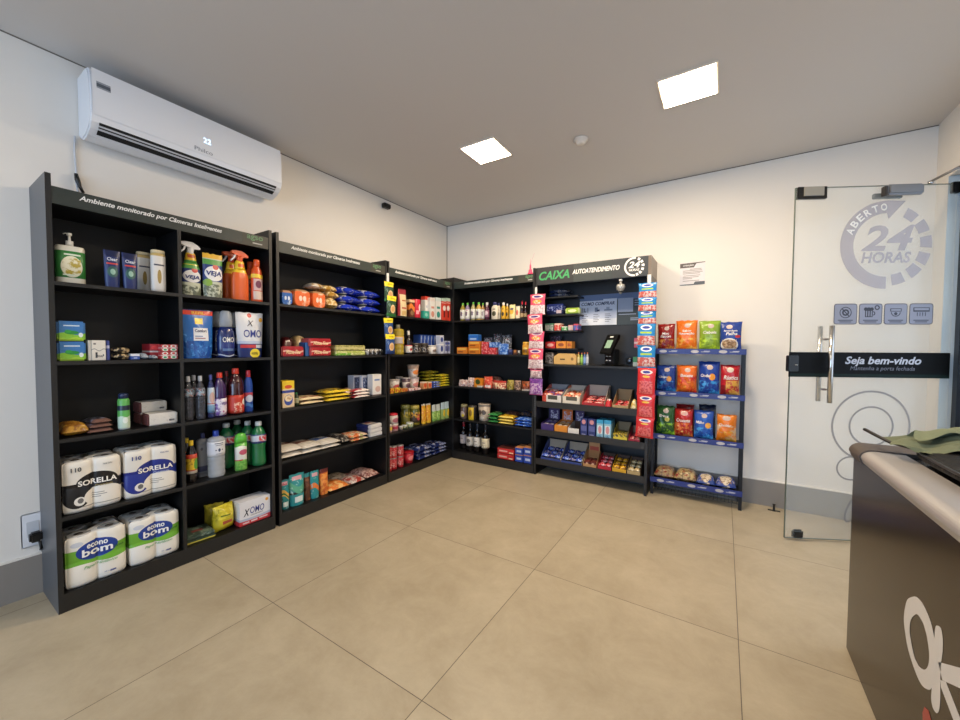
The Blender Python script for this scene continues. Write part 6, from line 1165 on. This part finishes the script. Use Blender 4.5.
# bottom shelf
WN = mat('#120d10', .12, coat=.5)
for k, (lab, s_, cap, lb) in enumerate((('front wine bottle with red neck foil, leftmost on the bottom shelf', ('B', 0.403, 0.091, 0.328, 0.09, 0.1), '#9a1f30', '#c9bcb8'), ('wine bottle with dark patterned white label, second from the left', ('B', 0.531, 0.095, 0.325, 0.09, 0.06), '#2a2a30', '#c4c0b8'), ('wine bottle with plain white label and bluish neck, third from the left', ('B', 0.631, 0.089, 0.336, 0.09, 0.06), '#2c3444', '#d8d4cc'), ('wine bottle with cream label, rightmost of the row', ('B', 0.746, 0.097, 0.34, 0.09, 0.05), '#22222a', '#ddd2b2'))):
    bt(lab, s_, 'wine', WN, mat(cap, .35), pmat(lb, (('e',.5,.55,.28,.2,'#6a6460') if k == 1 else ('r',.3,.7,.5,.6,'#8a8078'), ('r',.25,.75,.25,.3,'#8a8078')), .45), (.20, .52), name='wine_bottle', cat='wine bottle')
RBX = pmat('#c42a2c', (('r',.1,.6,.3,.6,'#e8a89a'), ('r',.7,.95,.15,.35,'#e8c8a0'), ('r',0,1,.94,1,'#5a2a24')), .35)
BBX = pmat('#2a4aa8', (('r',.2,.8,.3,.6,'#b9c8e8'), ('r',0,1,.92,1,'#c98a5a')), .35)
for k in range(2):
    s_ = ('B', 1.045, 0.208, 0.121, 0.09, 0.02); item('chocolate_box', ('lower', 'upper')[k] + ' flat red box on the bottom shelf of the corner bookcase', 'box', s_, carton(s_[2]*.95, .15, s_[3]*.48, RBX), .15, 'flat red boxes', dz=k*s_[3]*.5, rz=.04*k)
for c in range(2):
    for k in range(2):
        s_ = (('B', 1.206, 0.092, 0.155, 0.09, 0.02), ('B', 1.311, 0.1, 0.171, 0.09, 0.02))[c]; item('biscuit_box', ('lower', 'upper')[k] + ' ' + ('left', 'right')[c] + ' blue box of four stacked at the right end', 'box', s_, carton(s_[2]*.95, .15, s_[3]*.48, BBX), .15, 'blue boxes stacked', dz=k*s_[3]*.5)
# pink hanging strip on the post between corner bookcase and checkout
strip('thin white hanging strip with pink bags on the post left of the checkout', 1.396, -.350, .83, 1.905, 0, .022)
PKH = pmat('#d8506c', (('r',0,1,.02,.46,'#e3d3d4'), ('n',.1,.9,.02,.46,60,.5,'#b9989c'), ('e',.5,.86,.36,.09,'#e6c8cc'), ('e',.5,.86,.25,.055,'#4a3a7a'), ('e',.5,.62,.3,.09,'#e8a03a'), ('n',.3,.7,.5,.75,50,.56,'#f0dcc8'), ('r',0,1,.95,1,'#c23a5a')), .25, bump=.3)
for k, (x, zt, h) in enumerate(((1.420, 1.832, .205), (1.406, 1.632, .195), (1.408, 1.462, .19), (1.412, 1.288, .205))):
    hang(ORD[k] + ' pink and white hanging candy bag from the top, left of the checkout', x, -.368 - .01*(k % 2), zt, .165, h, PKH, 240+k, 0, (.02, -.05, .05, 0)[k], group='pink hanging candy bags')
hang('small pale hanging bag below the pink ones', 1.414, -.37, 1.075, .13, .085, pmat('#a88a90', (('n',0,1,0,1,50,.5,'#d8c4c4'),('r',0,1,.85,1,'#c85a7a')), .25, bump=.3), 246, 0)
hang('purple hanging candy bag lowest on the pink strip', 1.416, -.37, .985, .145, .165, pmat('#8a4a9a', (('n',0,1,.05,.7,50,.5,'#c9a8c8'), ('n',0,1,.7,1,40,.5,'#6a3a8a'), ('r',0,1,0,.05,'#c85a9a')), .25, bump=.3), 247, 0)
mm = MB().box(-.012, .012, -.002, .002, .59, .81, mat('#5d5e60', .35, .7)); 
for k in range(9): mm.box(-.004, .004, -.0026, -.002, .605 + k*.022, .612 + k*.022, BLK)
o = mm.build('metal_upright'); o.location = (1.396, -.3475, 0); tag(o, 'short grey perforated metal strip under the purple hanging bag', 'metal strip')
# ================================================================== checkout unit
fpile(2, 'dark blue and grey packet on the top small shelf of the checkout', ('B', 1.572, 0.234, 0.077, 1.815, 0.134), pmat('#22305a', (('n',.3,1,0,1,40,.5,'#7a8098'), ('n',.5,1,0,1,60,.55,'#b9b8b4')), .25, 'xy', bump=.4), .14, 250, 'candy_packet', 'packet', 'dark blue and grey packets')
bx('dark navy sweets pack on the second small shelf of the checkout', ('B', 1.542, 0.183, 0.107, 1.635, 0.134), pmat('#1e2a66', (('n',0,1,0,.8,50,.55,'#8a94c0'), ('w',.3,.1,8,0,'#141c44'), ('r',.6,.9,.1,.4,'#b8a8b0')), .25, bump=.3), .08, 'candy_pack', 'packet', bev=.006)
s_ = ('B', 1.724, 0.148, 0.059, 1.635, 0.134); bx('lime green wafer pack on the second small shelf of the checkout', s_, pmat('#9ab53c', (('r',0,.08,0,1,'#c9d88a'), ('r',.92,1,0,1,'#c9d88a'), ('e',.5,.5,.3,.25,'#dde6a8')), .25, bump=.3), .06, 'wafer_pack', 'packet', bev=.008)
for k, (u0, c1, c2, t) in enumerate(((0, '#b9b8ac', '#5a8a6a', 'grey and green'), (1, '#c43a30', '#e0c0b0', 'red'), (2, '#4a9a5a', '#d8e0d0', 'green'), (3, '#b9b4b0', '#c98a8a', 'pale pinkish grey'), (4, '#3a5fa8', '#c84a5a', 'blue'))):
    s_ = (('B', 1.482, 0.093, 0.076, 1.47, 0.134), ('B', 1.573, 0.07, 0.073, 1.47, 0.134), ('B', 1.647, 0.063, 0.041, 1.47, 0.134), ('B', 1.71, 0.051, 0.054, 1.47, 0.134), ('B', 1.764, 0.049, 0.063, 1.47, 0.134))[k]
    bx(t + ' gum box on the third small shelf of the checkout', s_, pmat(c1, (('n',0,1,0,1,60,.55,c2), ('r',0,1,.8,1,c2)), .35), .10, 'gum_box', 'box')
bx('red mint box on the fourth small shelf of the checkout', ('B', 1.498, 0.109, 0.067, 1.29, 0.134), pmat('#c23030', (('e',.5,.5,.35,.25,'#e0a8a0'),), .35), .10, 'mint_box', 'box')
bx('orange mint box on the fourth small shelf of the checkout', ('B', 1.612, 0.106, 0.072, 1.29, 0.134), pmat('#d98a34', (('e',.5,.5,.3,.25,'#8a4a2a'),), .35), .10, 'mint_box', 'box'); bx('narrow orange box at the right end of the fourth small shelf', ('B', 1.698, 0.058, 0.07, 1.29, 0.134), pmat('#c9822e', (('r',.2,.8,.3,.7,'#a8562a'),), .35), .10, 'mint_box', 'box')
bx('dark glossy box standing behind the red and orange mint boxes', ('B', 1.525, 0.115, 0.129, 1.29, 0.214), pmat('#2a2c3a', (('n',0,1,0,1,50,.55,'#6a6a80'),), .2), .05, 'dark_box', 'box', bev=.003)
# goods on the counter shelf
bx('grey sweets dispenser at the left end of the checkout counter shelf', ('B', 1.486, 0.091, 0.117, 1.13, 0.134), pmat('#4a4440', (('n',0,1,0,1,50,.52,'#a8a09a'),), .3), .10, 'sweets_dispenser', 'dispenser', bev=.004)
s_ = ('B', 1.656, 0.234, 0.107, 1.13, 0.134); w, h = s_[2], s_[3]
gbx = MB(); KR = pmat('#d3ab68', (('r',.28,.5,.40,.52,'#4a3a24'), ('e',.82,.5,.06,.14,'#8a6a3a')), .4)
gbx.prism([(-w/2, 0), (w/2, 0), (w/2, h*.72), (w*.40, h), (-w*.30, h), (-w/2, h*.7)], lambda a, z, y: (a, y, z), -.045, .045, KR)
item('cookie_box', 'kraft gold box with chamfered top on the checkout counter shelf', 'box', s_, [('box', gbx)], .09)
for k, s_ in enumerate((('B', 1.793, 0.027, 0.121, 1.13, 0.134), ('B', 1.824, 0.028, 0.116, 1.13, 0.134), ('B', 1.853, 0.026, 0.12, 1.13, 0.134), ('B', 1.881, 0.025, 0.122, 1.13, 0.134))):
    bt(ORD[k] + ' of four tiny bottles with orange caps on the checkout counter shelf', s_, 'round', mat(('#b9a45a', '#8aa84a', '#6a8ac0', '#b0b4b8')[k], .3), mat('#d8703a', .35), pmat(('#d8c890', '#9ac85a', '#8aaae0', '#c9ccd0')[k], (), .4), (.1, .6), group='tiny bottles with orange caps', wf=.9)
bx('small pink pack on the short right hand shelf above the terminal', ('B', 2.327, 0.043, 0.09, 1.3, 0.16), pmat('#c9505f', (('r',0,1,.4,.6,'#e8c8c8'),), .35), .05, 'gum_pack', 'pack')
bx('small green and white pack at the right end of the counter shelf', ('B', 2.33, 0.038, 0.087, 1.13, 0.1), pmat('#b9c4b8', (('r',0,1,.45,1,'#3a8a4a'),), .35), .05, 'gum_pack', 'pack')
# display boxes on the three tray shelves
def disp(label, s_, d, hf, hb, mt, inner, zt, texts=(), card=0, cardmt=None):
    sl = (s_[0], s_[1], s_[2], s_[3], zt, s_[5]); return item('display_box', label, 'display box', sl, tray(s_[2]*.97, d, hf, hb, mt, inner, texts, card, cardmt), d)
def fill(n, rows, s_, d, zt, hz, mts, nm, cat, grp, lab, seed, stand=False, hh=.02, step=.0):
    w = s_[2]*.97 - .012; cw = w/n
    for r in range(rows):
        for k in range(n):
            sl = (s_[0], s_[1] - w/2 + cw*(k+.5), cw, hz, zt, s_[5])
            dd = (d - .012)/rows; mt = mts[(k+r) % len(mts)]
            pt = carton(cw*.9, dd*.85, hz - .002, mt, (), .004) if stand else flat(cw*.94, dd*.92, hh, mt, seed+k+r*n)
            item(nm, lab.format(c=ORD[k], r=('front', 'middle', 'rear')[r] if rows > 1 else 'only'), cat, sl, [(pt[0][0], pt[0][1])], dd*.92, grp, back=.006 + r*dd, dz=.004 + (0 if stand else hz + r*step))
CARD = mat('#a39684', .7); PURP = mat('#4a3a66', .5); GREYC = mat('#8f949c', .6)
z1, z2, z3 = .727, .440, .140
s_ = ('B', 1.564, 0.206, 0.138, 0.727, 0.02); disp('white and red display box with purple inside, first on the upper tray', s_, .25, .095, .185, pmat('#dcd6d0', (('r',0,.22,0,.7,'#cf4a34'), ('r',0,1,.75,1,'#cf5a40'), ('r',.3,.8,.28,.5,'#4a4a40')), .4), GREYC, z1)
fill(2, 3, s_, .24, z1, .080, [pmat('#d8694a', (('n',0,1,0,1,40,.52,'#e8c8c0'),), .3, 'xy'), pmat('#c94f3a', (('n',0,1,0,1,40,.5,'#5a3a7a'),), .3, 'xy')], 'wrapped_bar', 'candy', 'red wrapped bars in the white display box', '{c} {r} red wrapped bar in the first upper tray box', 300, hh=.028, step=.012)
s_ = ('B', 1.764, 0.175, 0.146, 0.727, 0.02); disp('cream display box with orange wrapped bars, second on the upper tray', s_, .25, .095, .185, pmat('#dcd2c2', (('r',.2,.85,.3,.55,'#5a5648'), ('r',0,1,.85,1,'#d8764a')), .4), mat('#bdb5a8', .6), z1)
fill(2, 3, s_, .24, z1, .080, [pmat('#d8a880', (('n',0,1,0,1,40,.5,'#d8603a'),), .3, 'xy'), pmat('#c95a44', (('n',0,1,0,1,40,.52,'#e8d0b8'),), .3, 'xy')], 'wrapped_bar', 'candy', 'orange wrapped bars in the cream display box', '{c} {r} orange wrapped bar in the second upper tray box', 310, hh=.028, step=.012)
s_ = ('B', 1.976, 0.215, 0.099, 0.727, 0.02); disp('wide display box of red chocolate bars with tall grey back, upper tray', s_, .24, .050, .20, mat('#b02a2c', .4), mat('#bdb0a2', .6), z1)
fill(2, 3, s_, .24, z1, .04, [pmat('#b01f2a', (('r',.2,.8,.3,.6,'#e0b0a8'), ('n',0,1,0,1,40,.62,'#d8a8a0')), .3, 'xy')], 'chocolate_bar', 'candy', 'red chocolate bars in the wide box', '{c} {r} red chocolate bar in the wide upper tray box', 320, hh=.026, step=.016)
s_ = ('B', 2.113, 0.05, 0.096, 0.727, 0.02); fl('single red and white bar lying between the display boxes', s_, pmat('#c42a30', (('r',.3,.8,.2,.7,'#e8d8d4'),), .3, 'xy'), .1, 329, 'chocolate_bar', 'candy', hf=1.0)
s_ = ('B', 2.223, 0.143, 0.127, 0.727, 0.02); disp('narrow kraft display box of red bars, rightmost on the upper tray', s_, .24, .05, .175, mat('#b09468', .6), mat('#a88c62', .65), z1)
fill(2, 2, s_, .24, z1, .025, [pmat('#b5242c', (('n',0,1,0,1,40,.56,'#d8a8a0'),), .3, 'xy')], 'chocolate_bar', 'candy', 'red bars in the kraft box', '{c} {r} red bar in the narrow kraft box', 330, hh=.03, step=.016)
s_ = ('B', 2.34, 0.055, 0.091, 0.727, 0.02); fl('small yellow packet at the right end of the upper tray', s_, pmat('#c9a84a', (('n',0,1,0,1,40,.5,'#e8d8a8'),), .3, 'xy'), .08, 334, 'candy_packet', 'candy', hf=1.2)
# middle tray
def cbx(label, s_, front, inner, cardc, zt, mts, lab, grp, seed):
    disp(label, s_, .20, .085, .115, front, inner, zt, (), .105, cardc)
    fill(2, 2, s_, .20, zt, .06, mts, 'chocolate_bar', 'candy', grp, lab, seed, hh=.022, step=.014)
CC = pmat('#3a2a6a', (('r',.1,.9,.2,.45,'#b5303a'), ('n',.2,.8,.5,.9,50,.5,'#c9c8e0')), .4)
cbx('purple display box with raised back card, leftmost on the middle tray', ('B', 1.522, 0.137, 0.099, 0.44, 0.02), mat('#43306e', .45), mat('#2a1e48', .6), CC, z2, [pmat('#6a5a8e', (('r',.1,.9,.3,.7,'#b9b4c8'),), .3, 'xy')], '{c} {r} lilac bar in the purple display box', 'lilac bars', 340)
cbx('orange display box with raised back card on the middle tray', ('B', 1.664, 0.134, 0.104, 0.44, 0.02), mat('#d98a2c', .45), mat('#b5702a', .6), pmat('#d9702c', (('r',.1,.9,.2,.45,'#b5303a'), ('n',.2,.8,.5,.9,50,.5,'#c9c8e0')), .4), z2, [pmat('#c9a070', (('r',.1,.9,.3,.7,'#d8d0c8'),), .3, 'xy')], '{c} {r} beige bar in the orange display box', 'beige bars', 344)
disp('nearly empty white display box with brown inside and back card', ('B', 1.792, 0.111, 0.109, 0.44, 0.02), .20, .075, .115, mat('#dcd8d0', .45), mat('#4a3222', .7), z2, (), .105, CC)
for k, s_ in enumerate((('B', 1.893, 0.067, 0.183, 0.44, 0.02), ('B', 1.969, 0.072, 0.186, 0.44, 0.02))): bx(('left', 'right')[k] + ' tall navy blue biscuit carton on the middle tray', s_, pmat('#25306a', (('e',.5,.82,.3,.12,'#c98a90'), ('r',.1,.9,.35,.62,'#5a6098'), ('r',.2,.8,.1,.2,'#8a8ab0')), .35), .14, 'biscuit_carton', 'carton', 'navy blue cartons')
for k, s_ in enumerate((('B', 2.045, 0.063, 0.185, 0.44, 0.02), ('B', 2.115, 0.066, 0.188, 0.44, 0.02))): bx(('left', 'right')[k] + ' tall light blue and white carton on the middle tray', s_, pmat('#8ab8cc', (('r',0,1,.82,1,'#3a9ac8'), ('r',.15,.85,.3,.72,'#d8e0e4'), ('e',.5,.5,.25,.2,'#c88a90'), ('n',.1,.9,0,.25,50,.5,'#4a7aa0')), .35), .14, 'milk_drink_carton', 'carton', 'light blue cartons')
s_ = ('B', 2.228, 0.127, 0.127, 0.44, 0.02); disp('kraft display box with spiky yellow front on the middle tray', s_, .20, .065, .155, pmat('#d8c23a', (('n',0,1,.3,1,50,.5,'#3a3420'),), .4), mat('#8a7a5e', .65), z2)
fill(3, 2, s_, .20, z2, .075, [pmat('#d0b83a', (('n',0,1,0,1,50,.5,'#4a3a1e'),), .3)], 'lollipop_pack', 'candy', 'yellow and dark packs', '{c} {r} yellow and dark pack in the spiky display box', 350, stand=True)
s_ = ('B', 2.348, 0.097, 0.074, 0.44, 0.02); disp('dark red display box at the right end of the middle tray', s_, .20, .045, .13, mat('#a82a3a', .45), mat('#8a7a68', .65), z2)
fill(2, 2, s_, .20, z2, .03, [pmat('#a8303e', (('n',0,1,0,1,50,.52,'#d8a0a0'),), .3, 'xy')], 'candy_bar', 'candy', 'dark red bars', '{c} {r} dark red bar at the right end of the middle tray', 360, hh=.025, step=.012)
# lower tray
BLB = pmat('#2a48b0', (('n',0,1,0,1,34,.55,'#9ab0e8'), ('n',0,1,0,1,60,.66,'#e8e8f0')), .25, 'xy')
for k, (s_, nm) in enumerate(((('B', 1.558, 0.213, 0.11, 0.14, 0.02), 'first'), (('B', 1.776, 0.21, 0.094, 0.14, 0.02), 'second'))):
    disp(nm + ' grey board display box of blue packets on the lowest tray', s_, .24, .045, .185, mat('#3a4a8a', .5), mat('#b8ab98', .7), z3)
    fill(3, 3, s_, .24, z3, .045, [BLB, pmat('#23307a', (('n',0,1,0,1,50,.56,'#c9b8c8'),), .25, 'xy')], 'blue_packet', 'candy', 'blue packets in the ' + nm + ' lowest tray box', '{c} {r} blue packet in the ' + nm + ' lowest tray box', 370+k*10, hh=.032, step=.016)
s_ = ('B', 1.955, 0.128, 0.074, 0.14, 0.02); disp('upright kraft display box with red lettered back card on the lowest tray', s_, .16, .05, .15, mat('#b98a5a', .6), mat('#a8784a', .65), z3, (), .085, pmat('#b98f62', (('r',.15,.85,.3,.8,'#a8483a'),), .6))
fill(2, 2, s_, .16, z3, .075, [pmat('#6a2a24', (('e',.5,.5,.3,.3,'#c9a88a'),), .35)], 'coconut_bar', 'candy', 'brown red packs', '{c} {r} brown red pack in the upright kraft box', 390, stand=True)
for k, (s_, c, c2, nm) in enumerate(((('B', 2.092, 0.126, 0.088, 0.14, 0.02), '#b5202e', '#e0a0a8', 'red'), (('B', 2.224, 0.125, 0.101, 0.14, 0.02), '#d8a424', '#8a5a1a', 'yellow'), (('B', 2.349, 0.113, 0.086, 0.14, 0.02), '#b59c6c', '#e0d4b0', 'beige'))):
    disp(nm + ' display box on the lowest tray, dark backed', s_, .20, .055, .135, mat(c, .45), mat('#4a3830', .7), z3)
    fill(2, 3, s_, .20, z3, .045, [pmat(c, (('n',0,1,0,1,40,.54,c2), ('r',0,1,.45,.55,c2)), .3, 'xy')], nm + '_packet', 'candy', nm + ' packets on the lowest tray', '{c} {r} ' + nm + ' packet in the lowest tray', 400+k*8, hh=.03, step=.018)
# blue and red hanging strips at the right post
strip('thin white hanging strip with blue bags on the right post of the checkout', 2.451, -.350, .53, 1.93, 0, .030)
BH = pmat('#2a86c4', (('r',0,1,.06,.46,'#d8c0b8'), ('n',0,1,.06,.46,46,.48,'#c0584e'), ('e',.5,.82,.30,.11,'#e6e8f0'), ('e',.5,.82,.20,.06,'#3a4aa0'), ('r',.2,.8,.56,.64,'#a8c83a'), ('r',0,1,.96,1,'#1f6aa8')), .25, bump=.3)
zt = 1.858
for k, h in enumerate((.125, .112, .112, .185, .185)):
    hang(ORD[k] + ' light blue hanging gummy bag from the top, right post of the checkout', 2.442 if k != 3 else 2.436, -.366 - .008*(k % 2), zt, .150, h + .012, BH, 260+k, 0, (0, .02, -.02, .02, 0)[k], group='light blue hanging gummy bags'); zt -= h
RH = pmat('#d03236', (('e',.5,.84,.32,.08,'#e8dcd8'), ('e',.5,.84,.20,.05,'#3a3a8a'), ('e',.5,.68,.2,.04,'#e8b83a'), ('r',.15,.85,.08,.52,'#dd6a66'), ('n',.15,.85,.08,.52,60,.52,'#b83a3c')), .25, bump=.3)
zt = 1.128
for k, h in enumerate((.232, .198, .168)):
    hang(('upper', 'middle', 'lowest')[k] + ' of three red hanging gummy bags below the blue ones', (2.442, 2.446, 2.436)[k], -.366, zt, .150, h + .01, RH, 270+k, 0, (.03, 0, .04)[k], group='red hanging gummy bags'); zt -= h
# ================================================================== chips
def chips(lab, s_, base, lays, seed, w=None, grp=None, texts=(), e=None):
    return item('chips_bag', lab, 'chips bag', s_, bag(s_[2]*1.04, s_[3]*1.02, .075, pmat(base, lays, .25, bump=1.0, bscale=22), texts, seed, nu=18, nv=20), .085, grp, rz=random.uniform(-.06, .06))
CH = lambda lo, hi: (('n',0,1,.03,.42,22,.50,lo), ('n',0,1,.03,.42,36,.62,hi), ('r',0,1,0,.03,hi), ('e',.55,.82,.14,.07,'#c9b4a8'))
TW = '#f2ece6'
chips('small red chips bag at the left of the top rack shelf', ('B', 2.571, 0.135, 0.232, 1.274, 0.129), '#8f1f1c', CH('#c98a3a', '#6a1614'), 280, texts=(T('Mini',.36,.0,.64,TW,.08), T('Bacon',.6,0,.54,TW,.09,shear=.2)))
chips('bright orange chips bag on the top rack shelf', ('B', 2.731, 0.16, 0.257, 1.274, 0.129), '#e8731c', CH('#eab04a', '#c9581a'), 281, texts=(T('Sabor',.4,.04,.66,TW,.07), T('Requeijão',.7,.02,.56,TW,.09,shear=.15)))
chips('lime green chips bag on the top rack shelf', ('B', 2.902, 0.153, 0.249, 1.274, 0.129), '#86a532', CH('#b5d83a', '#5a7a24'), 282, texts=(T('Cebola',.6,0,.62,TW,.09,shear=.15),))
chips('dark blue chips bag with a bowl of peanuts printed, top rack shelf', ('B', 3.062, 0.15, 0.235, 1.274, 0.129), '#26408f', (('e',.46,.22,.38,.22,'#e3dcd2'), ('e',.46,.25,.32,.15,'#8a6a4a'), ('n',.14,.78,.10,.40,50,.5,'#c9a884'), ('e',.45,.82,.14,.07,'#d0b9b0'), ('e',.82,.5,.12,.05,'#b5303a')), 283, texts=(T('Amendoim',.6,.0,.70,TW,.06), T('Palha',.5,.05,.60,TW,.10,shear=.2)))
chips('navy chips bag with light blue bottom, left of the second rack shelf', ('B', 2.577, 0.151, 0.234, 0.908, 0.129), '#1c3a86', CH('#3a8ad0', '#16306e') + (('e',.66,.50,.12,.10,'#e09a4a'),), 284, texts=(T('Chips',.46,-.14,.56,TW,.09,shear=.2),))
chips('orange and red chips bag on the second rack shelf', ('B', 2.74, 0.154, 0.239, 0.908, 0.129), '#e06a20', (('n',0,1,0,.62,18,.50,'#c42a1e'), ('n',0,1,0,.5,34,.60,'#f0a83a'), ('e',.55,.82,.14,.07,'#c9b4a8')), 285, texts=(T('Batata',.6,0,.64,TW,.10,shear=.2),))
chips('dark blue pointed chips bag with orange tortilla, second rack shelf', ('B', 2.905, 0.151, 0.274, 0.908, 0.129), '#1e3f96', CH('#3f9ae0', '#16306e') + (('e',.66,.54,.14,.10,'#e8963a'),), 286, texts=(T('Ondas',.46,-.14,.58,TW,.09,shear=.2),))
chips('red chips bag with golden chips at the right of the second rack shelf', ('B', 3.053, 0.132, 0.249, 0.908, 0.129), '#b5202a', (('n',.3,1,.05,.5,24,.45,'#e0a84a'), ('r',0,.3,0,.35,'#8a1a20'), ('e',.5,.84,.18,.08,'#d8c8b4')), 287, texts=(T('Rústica',.72,.04,.60,TW,.13,shear=.2),))
chips('dark green chips bag with lime bottom, left of the third rack shelf', ('B', 2.575, 0.149, 0.254, 0.528, 0.129), '#2f5a2c', CH('#9ad03a', '#24481f') + (('e',.62,.55,.12,.08,'#d8cf6a'),), 288, texts=(T('Ervas',.5,-.05,.66,TW,.09,shear=.2),))
chips('red crunchy snack bag on the third rack shelf', ('B', 2.723, 0.143, 0.24, 0.528, 0.129), '#b5241f', (('n',0,1,.03,.5,26,.50,'#e0763a'), ('n',0,1,.03,.4,40,.6,'#e8c06a'), ('e',.55,.84,.18,.08,'#d8a89a')), 289, texts=(T('Crocante',.7,0,.60,TW,.12,shear=.25),))
chips('leaning blue chips bag with orange tortilla, third rack shelf', ('B', 2.874, 0.142, 0.237, 0.528, 0.129), '#2355b0', CH('#4aa5e8', '#1a3f86') + (('e',.74,.50,.14,.10,'#e8a84a'),), 290, texts=(T('Milho',.42,-.16,.60,TW,.10,shear=.2),))
chips('orange chips bag with pale swirl at the right of the third rack shelf', ('B', 3.038, 0.138, 0.22, 0.528, 0.129), '#e07a1c', (('n',0,1,.1,.6,12,.50,'#eac9a0'), ('n',.4,1,.03,.4,26,.5,'#e8a83a'), ('e',.5,.86,.2,.08,'#c9b4a8')), 291, texts=(T('Cheddar',.6,-.06,.62,'#f6efe8',.1,shear=.2),))
chips('darker red bag peeking out behind the red crunchy bag', ('B', 2.727, 0.14, 0.267, 0.528, 0.219), '#7a1a1c', (('e',.5,.8,.2,.08,'#a8403a'),), 292)
chips('dark navy bag behind the leaning blue chips bag', ('B', 2.897, 0.125, 0.278, 0.528, 0.219), '#1a2038', (('n',0,1,0,1,30,.58,'#3a4a5a'),), 293)
for k, (lab, s_, c, c2) in enumerate((('clear brown bag of snack rings, leftmost on the lowest rack shelf', ('B', 2.585, 0.152, 0.105, 0.138, 0.129), '#7a5a40', '#a88a5c'), ('clear brown and gold bag, second on the lowest rack shelf', ('B', 2.748, 0.155, 0.108, 0.138, 0.129), '#6a5234', '#b59c68'), ('blue and white snack bag, third on the lowest rack shelf', ('B', 2.901, 0.127, 0.084, 0.138, 0.129), '#2c458a', '#d8c4a8'), ('blue and white snack bag at the right end of the lowest rack shelf', ('B', 3.043, 0.131, 0.091, 0.138, 0.129), '#2a4290', '#d8c8b0'))):
    item('snack_bag', lab, 'snack bag', s_, flat(s_[2]*1.08, .18, s_[3]*.95, pmat(c, (('n',0,1,0,1,30,.62,c2), ('e',.5,.3,.3,.28,c2), ('n',.2,.8,.05,.6,60,.55,'#8a6a4a')) if k > 1 else (('n',0,1,0,1,40,.48,c2), ('n',0,1,.0,1,24,.60,'#8a2a24')), .2, 'xy', bump=.5), 295+k), .16)
